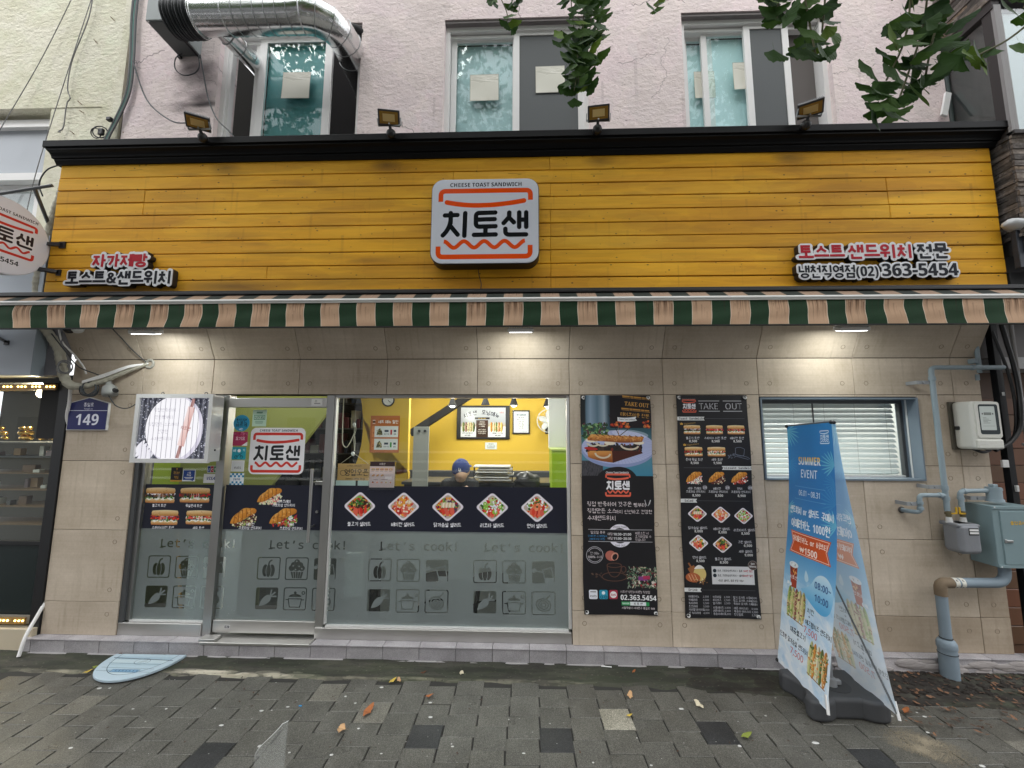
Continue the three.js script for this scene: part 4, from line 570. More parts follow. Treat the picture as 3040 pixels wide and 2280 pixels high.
  // pendant spots
  const lampMat = glow(1, 0.97, 0.9, 5), mk = (n, label, x, y, z, on) => { const t = thing('pendant_spot', label, 'pendant lamp', [x, y, z], 'pendant spots in front of the yellow back wall'); part(t, 'cord', rod([0, 0.06, 0], [0, 0.5, 0], 0.004), black); part(t, 'lamp_shade', [cyl(0.026, 0.062, 0.1, 24, 0, 0.03, 0), cyl(0.02, 0.026, 0.03, 20, 0, 0.095, 0)], blackMatt); if (on) { part(t, 'light_bulb', new THREE.SphereGeometry(0.03, 16, 10).scale(1.2, 0.7, 1.2).translate(0, -0.022, 0), lampMat); const L = new THREE.PointLight(new THREE.Color(1, 0.95, 0.86), 0.6, 0, 2); L.position.set(0, -0.1, 0); t.add(L); } };
  mk(0, 'lit black pendant spot beside the slanting beam', -0.9, 2.235, -2.05, true); mk(1, 'unlit black pendant spot above the framed menu', -0.437, 2.25, -2.05, false); mk(2, 'lit black pendant spot between the two frames', -0.042, 2.245, -2.05, true); mk(3, 'lit black pendant spot above the wall fan', 0.425, 2.23, -2.05, true);
  // wall fan
  const fan = thing('wall_fan', 'wall mounted fan with pale wire guard beside the white pier', 'fan', [0.468, 2.025, -2.55]);
  const guard = []; for (let i = 0; i < 22; i++) guard.push(rod([0, 0, 0.05], [Math.cos(i * 0.2856) * 0.17, Math.sin(i * 0.2856) * 0.17, 0.0], 0.0016, 0.0016, 5));
  guard.push(new THREE.TorusGeometry(0.172, 0.006, 8, 48), at(new THREE.TorusGeometry(0.09, 0.002, 6, 40), 0, 0, 0.03)); part(fan, 'guard', guard, std({ color: rgb(0.42, 0.42, 0.4) }));
  for (let i = 0; i < 5; i++) { const b = new THREE.SphereGeometry(0.075, 14, 8).scale(0.62, 1, 0.06); at(b, 0, 0.085, 0, 0, 0.35, 0); b.rotateZ((i * Math.PI * 2) / 5); part(fan, 'blade', b, phys({ color: rgb(0.6, 0.62, 0.62), transmission: 0.4, roughness: 0.4 }), [0, 0, -0.02]); }
  part(fan, 'hub', at(cyl(0.032, 0.036, 0.03, 20), 0, 0, 0.05, Math.PI / 2), std({ color: rgb(0.66, 0.66, 0.5) })); part(fan, 'motor', rbox(0.1, 0.1, 0.12, 0.03, 0, 0, -0.1), std({ color: rgb(0.2, 0.2, 0.2) })); part(fan, 'bracket', [rbox(0.09, 0.12, 0.05, 0.01, 0, -0.14, -0.16), bar([0, -0.12, -0.14], [0, 0, -0.1], 0.03, 0.03), rod([0, -0.1, -0.16], [0, -0.1, -0.46], 0.02)], black);
  // grey pillar board, green counter, black counter, reflection boards, bag
  const gp = thing('grey_board', 'tall pale grey board with two dark hooks left of the back wall', 'board', [-1.12, 0, -1.25]); part(gp, 'board', rbox(0.185, 1.92, 0.03, 0.004, 0, 0.96, 0), std({ color: rgb(0.36, 0.37, 0.34), roughness: 0.5 })); for (const x of [-0.02, 0.05]) part(gp, 'hook', at(cyl(0.014, 0.014, 0.03, 14), x, 1.87, 0.03, Math.PI / 2), black);
  const gc = thing('green_counter', 'bright lime green counter cabinet beside the right window frame', 'counter', [0.505, 0, -1.12]); part(gc, 'body', rbox(0.2, 1.56, 0.5, 0.004, 0, 0.88, 0), std({ color: rgb(0.3, 0.46, 0.012), roughness: 0.45 })); part(gc, 'counter_top', rbox(0.22, 0.02, 0.52, 0.003, 0, 1.672, 0), std({ color: rgb(0.52, 0.62, 0.2), roughness: 0.4 }));
  const bc = thing('black_counter', 'long black serving counter under the yellow back wall', 'counter', [-0.45, 0.1, -1.55]); part(bc, 'body', rbox(1.75, 1.14, 0.5, 0.006, 0, 0.57, 0), black); part(bc, 'counter_top', rbox(1.8, 0.03, 0.55, 0.004, 0, 1.155, 0), std({ color: rgb(0.05, 0.055, 0.06), roughness: 0.3 })); part(bc, 'back_ledge', rbox(1.9, 0.22, 0.05, 0.004, 0.1, 1.1, -0.7), std({ color: rgb(0.06, 0.065, 0.075), roughness: 0.5 }));
  for (let i = 0; i < 6; i++) solo('reflection_board', ['topmost', 'second', 'third', 'fourth', 'fifth', 'lowest'][i] + ' of the added flat pale boards standing in for a reflection above the black counter', 'tray', [rbox(0.44 - (i % 3) * 0.03, 0.014, 0.26, 0.004, -0.28 + (i % 2) * 0.04, 1.45 - i * 0.03, -1.4 + (i % 3) * 0.02)], i % 2 ? std({ color: rgb(0.4, 0.4, 0.4), roughness: 0.4 }) : std({ color: rgb(0.62, 0.62, 0.61), roughness: 0.35 }), 'added reflection boards on the black counter');  // pale boards added to stand in for a reflection in the glass
  solo('reflection_rack', 'added black rack between and under the pale reflection boards', 'rack', [span(-0.52, -0.02, 1.25, 1.272, -1.55, -1.25), ...[-0.5, -0.04].map((x) => span(x - 0.006, x + 0.006, 1.25, 1.445, -1.42, -1.38))], black);
  const bag = new THREE.SphereGeometry(0.15, 20, 14), bp = bag.attributes.position; for (let i = 0; i < bp.count; i++) { const k = 1 + (noise(bp.getX(i) * 2 + 3, bp.getY(i) * 2 + bp.getZ(i), 9, 9, 4) - 0.5) * 0.5; bp.setXYZ(i, bp.getX(i) * k, bp.getY(i) * k * 0.75, bp.getZ(i) * k * 0.6); } bag.computeVertexNormals();
  solo('black_bag', 'crumpled shiny black bag on the counter before the yellow wall', 'bag', bag.translate(0.14, 1.28, -1.3), std({ color: rgb(0.012, 0.012, 0.013), roughness: 0.28 }));
  // things hung inside the wide pane: cord, wooden open sign, menu leaflet holder
  const cordM = std({ color: rgb(0.55, 0.52, 0.42), roughness: 0.8 });
  solo('hanging_cord', 'looped pale cord hanging inside the left edge of the wide pane', 'cord', [tube([[-1.556, 2.2, -0.1], [-1.553, 1.9, -0.1], [-1.54, 1.745, -0.1], [-1.51, 1.72, -0.1], [-1.475, 1.77, -0.1], [-1.437, 1.86, -0.1]], 0.0045, 8), tube([[-1.437, 1.93, -0.1], [-1.443, 1.88, -0.1], [-1.43, 1.76, -0.1], [-1.433, 1.69, -0.1]], 0.003, 8), tube([[-1.437, 1.93, -0.1], [-1.429, 1.88, -0.1], [-1.443, 1.8, -0.1], [-1.43, 1.69, -0.1]], 0.003, 8)], cordM);
  for (const [y, l] of [[1.928, 'upper'], [1.668, 'lower']]) solo('suction_hook', l + ' white suction hook on the wide pane holding the cord', 'hook', [at(cyl(0.013, 0.016, 0.012, 18), -1.437, y, -0.075, Math.PI / 2), at(new THREE.TorusGeometry(0.008, 0.003, 6, 14), -1.437, y - 0.014, -0.088)], white);
  const os = thing('open_sign', 'light wooden shop open sign hanging on a string behind the wide pane', 'sign', [-1.43, 1.5, -0.105]);
  part(os, 'board', rbox(0.3, 0.15, 0.008, 0.002), [print(512, 256, (x, w, h) => { x.fillStyle = '#caa26a'; x.fillRect(0, 0, w, h); const r = rng(6); for (let i = 0; i < 60; i++) { x.fillStyle = 'rgba(120,76,30,.08)'; x.fillRect(0, r() * h, w, 1 + r() * 3); } text(x, '영업오픈', w * 0.58, h * 0.52, 104, '#3a3028', { w: 0.1, font: 'bold' }); x.strokeStyle = '#3a3028'; x.lineWidth = 7; x.beginPath(); x.ellipse(90, 140, 46, 40, 0, 0, 7); x.stroke(); x.beginPath(); x.arc(136, 126, 20, -1.5, 1.5); x.stroke(); x.fillStyle = '#3a3028'; x.font = 'bold 34px sans-serif'; x.textAlign = 'center'; x.fillText('Sweet Coffee Shop', w * 0.55, h * 0.93); x.font = 'italic 34px sans-serif'; x.fillText('coffee 24hours', w * 0.5, 44); })][0]);
  fit(os.children[0].geometry); part(os, 'string', [rod([-0.13, 0.072, 0], [0.0, 0.165, 0.01], 0.0018), rod([0.13, 0.072, 0], [0.0, 0.165, 0.01], 0.0018)], cordM);
  for (const [x, w, l] of [[-1.49, 0.18, 'left pale blue slip of paper under the open sign'], [-1.325, 0.11, 'right pale blue slip of paper under the open sign']]) solo('paper_slip', l, 'paper', panelFlat(w, 0.045, x, 1.407, -0.078, 0.001), std({ color: rgb(0.55, 0.68, 0.66), roughness: 0.7 }));
  const lh = thing('leaflet_holder', 'clear holder of pinkish menu leaflets stuck on the wide pane', 'leaflet holder', [-1.152, 1.475, -0.052]);
  part(lh, 'leaflet', panelFlat(0.22, 0.225, 0, 0.012, 0, 0.008), print(512, 524, (x, w, h) => { x.fillStyle = '#d8c6c2'; x.fillRect(0, 0, w, h); x.fillStyle = '#3d2b2b'; x.fillRect(0, 0, w, 96); text(x, '치토샌', w * 0.5, 48, 44, '#e8e0dc'); const r = rng(9); for (let i = 0; i < 5; i++) { sandwich(x, 30 + i * 92, 130, 76, 50, ['bulgogi', 'pork', 'spicy', 'bacon', 'shrimp'][i], i); x.fillStyle = '#998080'; x.fillRect(30 + i * 92, 190, 60, 8); salad(x, 70 + i * 92, 420, 36, ['bul', 'bac', 'chk', 'ric', 'sal'][i], i); } for (let i = 0; i < 3; i++) croissant(x, 40 + i * 92, 260, 74, 50, ['#eee', '#c44', '#8a4'], i); x.fillStyle = '#f0e6e2'; x.fillRect(320, 300, 140, 60); for (let i = 0; i < 12; i++) { x.fillStyle = 'rgba(90,70,70,.6)'; x.fillRect(30 + r() * 330, 350 + r() * 20, 60, 5); } }));
  part(lh, 'clear_pocket', [span(-0.12, 0.12, -0.118, -0.112, -0.002, 0.016), span(-0.12, -0.115, -0.118, 0.125, -0.002, 0.016), span(0.115, 0.12, -0.118, 0.125, -0.002, 0.016), span(-0.12, 0.12, -0.118, 0.02, 0.014, 0.016)], phys({ color: rgb(0.95, 0.96, 0.97), transmission: 1, thickness: 0, roughness: 0.05 }));
  const bx = std({ color: rgb(0.7, 0.69, 0.66) }); solo('door_notice', 'narrow white notice strip inside the door beside the handle', 'notice', panelFlat(0.05, 0.1, -1.655, 1.475, -0.135, 0.001), print(128, 256, (x, w, h) => { x.fillStyle = '#eee'; x.fillRect(0, 0, w, h); ['미', '세', '요'].forEach((t, i) => text(x, t, 64, 50 + i * 76, 60, '#222')); }));
}
// things standing close behind the frosted film
solo('added_white_block', 'tall white block added for a bright blurred patch behind the frosted film of the left pane', 'appliance', rbox(0.3, 0.95, 0.3, 0.02, -2.84, 0.58, -0.36), std({ color: rgb(0.8, 0.82, 0.84), roughness: 0.4 }));  // white block added to make a bright blurred patch in the film
solo('wooden_stick', 'slanting wooden stick blurred behind the frosted film of the left pane', 'stick', rod([-3.15, 1.3, -0.2], [-2.98, 0.12, -0.2], 0.014), std({ color: rgb(0.5, 0.3, 0.12) }));
for (const [x, l] of [[-0.68, 'left black stool blurred behind the wide frosted film'], [-0.2, 'right black stool blurred behind the wide frosted film']]) { const t = thing('bar_stool', l, 'stool', [x, 0.1, -0.3]); part(t, 'seat', cyl(0.16, 0.16, 0.04, 28, 0, 0.42, 0), blackMatt); for (const [a, b] of [[-1, 1], [1, 1], [-1, -1], [1, -1]]) part(t, 'leg', rod([a * 0.1, 0.42, b * 0.1], [a * 0.16, 0, b * 0.16], 0.013), blackMatt); part(t, 'foot_ring', at(new THREE.TorusGeometry(0.18, 0.009, 8, 32), 0, 0.17, 0, Math.PI / 2), blackMatt); }
solo('black_post', 'dark upright post blurred behind the left part of the wide frosted film', 'post', span(-1.36, -1.28, 0.1, 1.3, -0.5, -0.42), blackMatt);
solo('pale_cloth', 'pale cloth patch blurred behind the film beside the door', 'cloth', rbox(0.16, 0.4, 0.04, 0.015, -1.47, 0.55, -0.3), std({ color: rgb(0.62, 0.64, 0.62), roughness: 0.9 }));
// person bending over behind the counter, one continuous body
function blend(res, half, center, bones, k = 0.05) {
  const mc = new MarchingCubes(res, new THREE.MeshBasicMaterial(), true, false, 60000); mc.isolation = 0; const B = bones.map(([a, b, r0, r1]) => ({ a: V(...a), d: V(...b).sub(V(...a)), r0, r1 })), p = V(0, 0, 0), q = V(0, 0, 0);
  for (let z = 0; z < res; z++) for (let y = 0; y < res; y++) for (let x = 0; x < res; x++) {
    p.set((x / (res / 2) - 1) * half + center[0], (y / (res / 2) - 1) * half + center[1], (z / (res / 2) - 1) * half + center[2]); let s = 9;
    for (const b of B) { const t = Math.max(0, Math.min(1, q.copy(p).sub(b.a).dot(b.d) / Math.max(1e-9, b.d.lengthSq()))), v = q.copy(b.a).addScaledVector(b.d, t).distanceTo(p) - (b.r0 + (b.r1 - b.r0) * t), h = Math.max(0, Math.min(1, 0.5 + (0.5 * (s - v)) / k)); s = s * (1 - h) + v * h - k * h * (1 - h); }
    mc.field[x + y * res + z * res * res] = -s;
  }
  mc.update(); const n = mc.count, g = new THREE.BufferGeometry(), P = new Float32Array(mc.positionArray.slice(0, n * 3)), N = new Float32Array(mc.normalArray.slice(0, n * 3));
  for (let i = 0; i < n; i++) { P[i * 3] = P[i * 3] * half + center[0]; P[i * 3 + 1] = P[i * 3 + 1] * half + center[1]; P[i * 3 + 2] = P[i * 3 + 2] * half + center[2]; }
  g.setAttribute('position', new THREE.BufferAttribute(P, 3)); g.setAttribute('normal', new THREE.BufferAttribute(N, 3)); g.setAttribute('uv', new THREE.BufferAttribute(new Float32Array(n * 2), 2)); return g;
}
{
  const o = thing('person', 'person in a blue cap and black shirt bending over behind the counter', 'person', [-0.62, 0.1, -1.18]);
  const skin = std({ color: rgb(0.52, 0.33, 0.23), roughness: 0.6 }), shirt = std({ color: rgb(0.012, 0.012, 0.014), roughness: 0.8 });
  const bd = [[[0, 0.92, -0.06], [-0.01, 1.12, 0.03], 0.12, 0.13], [[-0.01, 1.0, 0], [-0.01, 1.17, 0.05], 0.12, 0.09], [[-0.15, 1.16, 0.05], [0.13, 1.16, 0.05], 0.06, 0.06], [[0.0, 1.18, 0.06], [0.01, 1.25, 0.1], 0.052, 0.048], [[0.14, 1.15, 0.06], [0.16, 0.98, 0.16], 0.05, 0.04], [[0.16, 0.98, 0.16], [0.11, 1.14, 0.3], 0.036, 0.026], [[-0.16, 1.15, 0.06], [-0.2, 0.96, 0.14], 0.05, 0.04], [[-0.2, 0.96, 0.14], [-0.1, 1.0, 0.3], 0.036, 0.028], [[0.07, 0.9, -0.06], [0.08, 0.5, -0.02], 0.085, 0.06], [[-0.07, 0.9, -0.06], [-0.08, 0.5, -0.02], 0.085, 0.06], [[0.08, 0.5, -0.02], [0.08, 0.05, -0.05], 0.06, 0.04], [[-0.08, 0.5, -0.02], [-0.08, 0.05, -0.05], 0.06, 0.04], [[0.08, 0.03, -0.05], [0.08, 0.03, 0.1], 0.035, 0.03], [[-0.08, 0.03, -0.05], [-0.08, 0.03, 0.1], 0.035, 0.03],
    [[0.012, 1.33, 0.13], [0.02, 1.285, 0.17], 0.088, 0.07], [[0.022, 1.285, 0.225], [0.022, 1.275, 0.235], 0.017, 0.015], [[-0.066, 1.3, 0.125], [-0.07, 1.32, 0.12], 0.014, 0.014], [[0.092, 1.3, 0.125], [0.095, 1.32, 0.12], 0.014, 0.014]];
  const hand = []; for (const [hx, hy, hz] of [[0.11, 1.145, 0.31], [-0.1, 1.0, 0.31]]) { hand.push([[hx, hy, hz], [hx, hy + 0.02, hz + 0.05], 0.024, 0.026]); for (let i = 0; i < 4; i++) { const x = hx - 0.027 + i * 0.018, l = [0.028, 0.034, 0.036, 0.03][i]; hand.push([[x, hy + 0.02, hz + 0.06], [x, hy + 0.012, hz + 0.06 + l], 0.009, 0.0085], [[x, hy + 0.012, hz + 0.06 + l], [x, hy - 0.02, hz + 0.075 + l], 0.0085, 0.0075]); } hand.push([[hx - 0.02, hy, hz + 0.02], [hx - 0.045, hy - 0.012, hz + 0.055], 0.011, 0.0085]); }
  part(o, 'body', join([blend(72, 0.72, [0, 0.7, 0.08], bd, 0.04), blend(48, 0.09, [0.105, 1.16, 0.36], hand.slice(0, 10), 0.008), blend(48, 0.09, [-0.105, 1.01, 0.36], hand.slice(10), 0.008)]), skin);
  const sh = bd.slice(0, 4).concat(bd.slice(4, 5), bd.slice(6, 7)).map(([a, b, p, q]) => [a, b, p + 0.012, q + 0.012]); sh[3] = [[0, 1.17, 0.055], [0, 1.185, 0.06], 0.07, 0.065]; part(o, 'shirt', blend(64, 0.4, [0, 1.05, 0.05], sh, 0.04), shirt);
  part(o, 'trousers', blend(56, 0.58, [0, 0.5, 0], bd.slice(8, 12).map(([a, b, p, q]) => [a, b, p + 0.012, q + 0.014]).concat([[[0, 0.94, -0.06], [0, 0.88, -0.06], 0.135, 0.13]]), 0.04), shirt);
  const capM = std({ color: rgb(0.035, 0.055, 0.19), roughness: 0.8 }), crown = new THREE.SphereGeometry(0.108, 24, 12, 0, 6.2832, 0, 1.75).scale(0.93, 1.1, 1.05), cap = part(o, 'cap', [crown, at(new THREE.CylinderGeometry(0.075, 0.09, 0.008, 24, 1, false, 0, Math.PI).scale(0.9, 1, 1.05), 0, -0.012, -0.08, -0.1, Math.PI / 2, 0)], capM, [0.012, 1.345, 0.125], [0.35, -0.25, 0.05]);
  const letter = cutout(0.06, 0.06, 1200, (x, k) => { x.strokeStyle = '#fff'; x.lineWidth = 7; x.beginPath(); x.moveTo(26, 8); x.lineTo(22, 46); x.lineTo(42, 44); x.moveTo(30, 64); x.lineTo(46, 24); x.lineTo(56, 62); x.moveTo(34, 52); x.lineTo(54, 50); x.stroke(); }, 0.004); part(cap, 'cap_emblem', letter, white, [0.03, 0.035, 0.1], [-0.3, 0.3, 0]);
}
// ---------------------------------------------------------------- yellow sign board, cornice, awning
const fascia = thing('sign_board', 'long yellow horizontal-board sign wall above the striped awning', 'sign board');
{
  part(fascia, 'carcass', span(-4.066, 3.996, 3.0, 4.3, 0.001, 0.284), std({ color: rgb(0.055, 0.03, 0.004), roughness: 0.9 }));
  const ys = [4.245, 4.115, 3.9945, 3.873, 3.753, 3.633, 3.512, 3.394, 3.274, 3.154, 3.0], r = rng(9);
  const cuts = [[0.332], [-0.507], [-3.26, 0.333, 3.134], [-3.26, 3.136], [0.33, 3.14], [0.331], [0.33], [0.331], [0.332, -2.1], [0.331]];
  ys.slice(0, -1).forEach((y1, i) => {
    const y0 = ys[i + 1], xs = [-4.07, ...cuts[i].sort((a, b) => a - b), 4.0];
    for (let j = 0; j + 1 < xs.length; j++) {
      const w = xs[j + 1] - xs[j], cx = (xs[j] + xs[j + 1]) / 2, cy = (y0 + y1) / 2, g = slab(w - 0.0016, y1 - y0 - 0.0075, 0.016, 0.0035).translate(cx, cy, 0.285 + (r() - 0.5) * 0.004);
      const p = g.attributes.position, uv = g.attributes.uv; for (let k = 0; k < p.count; k++) { const t = (p.getX(k) - cx) / w; p.setY(k, p.getY(k) + (r() > 2 ? 0 : 0.0012 * Math.sin(i * 3 + t * 4))); uv.setXY(k, (p.getX(k) + 4.1) / 8.2, (p.getY(k) - 3) / 1.3); }
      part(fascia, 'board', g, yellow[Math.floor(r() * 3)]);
    }
  });
  part(fascia, 'bottom_trim', rbox(8.6, 0.055, 0.05, 0.004, -0.15, 3.02, 0.315), black);
  const cor = phys({ color: rgb(0.004, 0.0042, 0.005), roughness: 0.5, specularIntensity: 0.3, bumpMap: rough1, bumpScale: 0.001 });
  const prof = (pts, x0, x1) => new THREE.ExtrudeGeometry(poly(pts), { depth: x1 - x0, bevelEnabled: false }).rotateY(-Math.PI / 2).scale(1, 1, 1).translate(x1, 0, 0);
  const layer = (pts, e) => part(fascia, 'cornice_strip', metric(prof(pts, -4.07 - e, 4.0 + e)), cor);
  layer([[0.2, 4.238], [0.315, 4.238], [0.322, 4.25], [0.335, 4.268], [0.335, 4.282], [0.2, 4.282]], 0.03);
  layer([[0.2, 4.283], [0.345, 4.283], [0.35, 4.3], [0.366, 4.318], [0.392, 4.33], [0.392, 4.347], [0.2, 4.347]], 0.045);
  layer([[0.05, 4.348], [0.403, 4.348], [0.406, 4.352], [0.406, 4.405], [0.403, 4.409], [0.05, 4.409]], 0.065);
}
const awning = thing('awning', 'retracted awning with dirty green and beige striped valance across the whole shop front', 'awning');
{
  const fab = (base, light, seed, dirt) => canvasTex(256, 384, (x, w, h) => {
    x.fillStyle = base; x.fillRect(0, 0, w, h); const r = rng(seed); for (let i = 0; i < 1500; i++) { x.fillStyle = r() < 0.5 ? 'rgba(255,255,255,.035)' : 'rgba(0,0,0,.05)'; x.fillRect(r() * w, r() * h, 1, 4 + r() * 20); }
    for (let i = 0; i < dirt; i++) { const a = r() * w, l = h * (0.2 + r() * 0.8), g = x.createLinearGradient(0, 0, 0, l); g.addColorStop(0, 'rgba(60,34,20,' + (0.12 + r() * 0.3) + ')'); g.addColorStop(1, 'rgba(60,34,20,0)'); x.fillStyle = g; x.fillRect(a, r() < 0.6 ? 0 : h * r() * 0.5, 2 + r() * 14, l); }
    if (light) { x.fillStyle = light; x.fillRect(0, 0, 7, h); x.fillRect(w - 7, 0, 7, h); }
  });
  const beige = [1, 2, 3, 4].map((s) => std({ map: fab('#c4a285', '#ded0bc', s * 7, [12, 24, 44, 20][s - 1]), roughness: 0.9, side: THREE.DoubleSide })), green = [5, 6].map((s) => std({ map: fab('#17381f', null, s * 7, 6), roughness: 0.9, side: THREE.DoubleSide }));
  const grimy = [std({ map: fab('#8d7663', null, 70, 30), roughness: 0.95, side: THREE.DoubleSide }), std({ map: fab('#141e18', null, 71, 20), roughness: 0.95, side: THREE.DoubleSide })];
  const hem = std({ color: rgb(0.02, 0.022, 0.02), roughness: 0.9 }), r = rng(12), edge = (k) => (k < 0 ? -1.489 + k * 0.1398 + (k % 2 ? 0.006 : 0) : -1.489 + k * 0.1438 + (k % 2 ? 0.006 : 0));
  for (let k = -25; k < 43; k++) {
    const x0 = edge(k), x1 = edge(k + 1), w = x1 - x0, isB = ((k % 2) + 2) % 2 === 0, n = 6, m = 8, amp = 0.004 + 0.009 * Math.min(1, Math.abs((x0 - 0.3) / 3.4) ** 2), wave = (x, t) => amp * 0.5 * t * Math.sin(x * 9) + 0.002 * Math.sin(x * 31 + 3 * t) * t + 0.0025 * Math.sin(t * 9 + x * 5), sway = (x, t) => amp * Math.sin(t * 3.4 + 0.5) * (x < 0.3 ? 1 : -1) * Math.sin(x * 2.2 + 1) * 1.3;
    const g = new THREE.PlaneGeometry(w, 0.195, n, m), p = g.attributes.position;
    for (let i = 0; i < p.count; i++) { const t = 0.5 - p.getY(i) / 0.195, x = p.getX(i) + (x0 + x1) / 2; p.setXYZ(i, x + sway(x, t), 2.873 - t * 0.192, 0.52 + wave(x, t)); }
    g.computeVertexNormals(); part(awning, 'valance_strip', g, isB ? beige[Math.floor(r() * 4)] : green[Math.floor(r() * 2)]);
    part(awning, 'roof_strip', new THREE.BufferGeometry().copy(new THREE.PlaneGeometry(w, 0.11, 1, 2)).rotateX(-0.95).translate((x0 + x1) / 2, 2.943, 0.47), grimy[isB ? 0 : 1]);
  }
  part(awning, 'front_bar', [pipe([[-5, 2.893, 0.522], [4.7, 2.893, 0.522]], 0.0145, 0.01, 14), span(-5, 4.7, 2.874, 2.884, 0.512, 0.53)], std({ color: rgb(0.62, 0.62, 0.6), roughness: 0.5, bumpMap: rough1, bumpScale: 0.002 }));
  part(awning, 'hem_bar', [bar([-5, 2.678, 0.522], [4.7, 2.678, 0.522], 0.01, 0.016)], hem);
  part(awning, 'top_bar', rbox(9.6, 0.02, 0.03, 0.003, -0.15, 2.986, 0.43), black);
  part(awning, 'roll_cover', [cyl(0.045, 0.045, 9.5, 18).rotateZ(Math.PI / 2).translate(-0.15, 2.935, 0.4)], grimy[1]);
  for (const x of [-3.7, -0.1, 3.6]) part(awning, 'folding_arm', [bar([x, 2.9, 0.31], [x + 0.5, 2.895, 0.5], 0.03, 0.03), rbox(0.08, 0.1, 0.06, 0.006, x, 2.9, 0.31)], std({ color: rgb(0.35, 0.35, 0.34) }));
}
// main light-box sign
{
  const t = thing('logo_sign', 'square white rounded light-box sign with orange bun lines and dark Korean lettering', 'sign', [-0.216, 3.597, 0.301]);
  part(t, 'housing', extrude(roundRect(0.896, 0.742, 0.1), 0.108, 0.004, 12), black);
  const mk = print(1024, 840, (x, w, h) => { x.fillStyle = '#c9cdd6'; x.fillRect(0, 0, w, h); logo(x, 14, 8, w - 28, h - 20, { bun: '#dd4a10', ink: '#12151b' }); }, { roughness: 0.1 });
  part(t, 'sign_face', fit(extrude(roundRect(0.884, 0.73, 0.095), 0.006, 0.002, 12)), mk, [0, 0, 0.11]);
  part(t, 'supply_cord', tube([[-0.06, -0.366, 0.02], [-0.055, -0.42, 0.012], [-0.035, -0.5, 0.01], [-0.04, -0.55, 0.012]], 0.003, 6), black);
}
// raised channel letters on white outlined plates
function letterSign(name, label, pos, w, h, lines) {
  const t = thing(name, label, 'sign', pos), k = 620, all = (x, kk, g) => lines.forEach(([s, px, py, size, col, o = {}]) => text(x, s, px * kk, py * kk, size * kk, '#fff', { w: 0.15, outline: g, ...o }));
  part(t, 'backing', cutout(w, h, k, all, 0.05, 0.016), black);
  part(t, 'outline_plate', cutout(w, h, k, all, 0.006, 0.0145), std({ color: rgb(0.72, 0.73, 0.76), roughness: 0.4 }), [0, 0, 0.05]);
  for (const [s, px, py, size, col, o = {}] of lines) part(t, 'lettering', cutout(w, h, k, (x, kk) => text(x, s, px * kk, py * kk, size * kk, '#fff', { w: 0.16, ...o }), 0.003), col, [0, 0, 0.056]);
}
{
  const red = phys({ color: rgb(0.42, 0.015, 0.03), roughness: 0.6, specularIntensity: 0.4 }), ink = phys({ color: rgb(0.012, 0.014, 0.021), roughness: 0.6, specularIntensity: 0.4 });
  letterSign('letter_sign', 'two-line raised letter sign at the left end of the yellow boards', [-3.345, 3.233, 0.301], 1.06, 0.36, [['자가제빵', 0.52, 0.098, 0.118, red, { sx: 1.02 }], ['토스트&샌드위치', 0.525, 0.252, 0.118, ink, { sx: 1.0 }]]);
  letterSign('letter_sign', 'two-line raised letter sign with phone number at the right end of the yellow boards', [2.94, 3.24, 0.301], 1.46, 0.36, [['토스트', 0.305, 0.098, 0.118, red, { sx: 1.02 }], ['샌드위치', 0.765, 0.098, 0.118, red, { sx: 1.06 }], ['전문', 1.175, 0.1, 0.118, ink, { sx: 1.06 }], ['냉천직영점(02)', 0.425, 0.262, 0.105, ink, { sx: 0.84, w: 0.12 }], ['363-5454', 1.06, 0.25, 0.132, ink, { sx: 0.98 }]]);
}
// floodlights standing on the cornice (off)
{
  const build = (label, x, rx, ry) => {
    const t = thing('floodlight', label, 'floodlight', [x, 4.47, 0.5], 'floodlights along the black cornice');
    const head = new THREE.Group(); head.name = 'lamp_head'; t.add(head); head.rotation.set(rx, ry, 0, 'YXZ'); t.scale.setScalar(0.88);
    part(head, 'housing', rbox(0.2, 0.135, 0.03, 0.008), std({ color: rgb(0.03, 0.03, 0.032), roughness: 0.5 }));
    const fins = []; for (let i = 0; i < 17; i++) fins.push(box(0.003, 0.12, 0.028, -0.09 + i * 0.01125, 0, -0.028)); part(head, 'cooling_fins', fins, darkSteel);
    part(head, 'reflector', box(0.17, 0.1, 0.002, 0, 0, 0.0155), std({ color: rgb(0.33, 0.18, 0.03), roughness: 0.25, metalness: 0.4 })); part(head, 'lamp_chip', box(0.11, 0.06, 0.002, 0, 0, 0.0175), std({ color: rgb(0.62, 0.45, 0.18), roughness: 0.5 }));
    part(t, 'bracket', [bar([-0.11, 0, 0], [-0.11, -0.05, -0.03], 0.004, 0.022), bar([0.11, 0, 0], [0.11, -0.05, -0.03], 0.004, 0.022), bar([-0.11, -0.05, -0.03], [0.11, -0.05, -0.03], 0.022, 0.004), at(cyl(0.008, 0.008, 0.02, 12), 0, -0.05, -0.015, Math.PI / 2)], std({ color: rgb(0.3, 0.31, 0.32), metalness: 0.7, roughness: 0.4 }));
    part(t, 'base', [new THREE.SphereGeometry(0.045, 20, 12, 0, 6.3, 0, 1.9).rotateX(2.4).translate(0, -0.105, -0.075), rod([0, -0.05, -0.03], [0, -0.1, -0.07], 0.014)], black);
  };
  build('floodlight at the left end of the cornice, tilted flat with yellow face down', -2.66, 1.0, 0.5); build('floodlight left of the logo sign with upright cooling fins', -1.02, 0.62, 0.16);
  build('floodlight right of the logo sign below the hanging leaves', 0.72, 0.5, -0.12); build('floodlight at the right end of the cornice under the right window', 2.42, 1.05, -0.5);
}
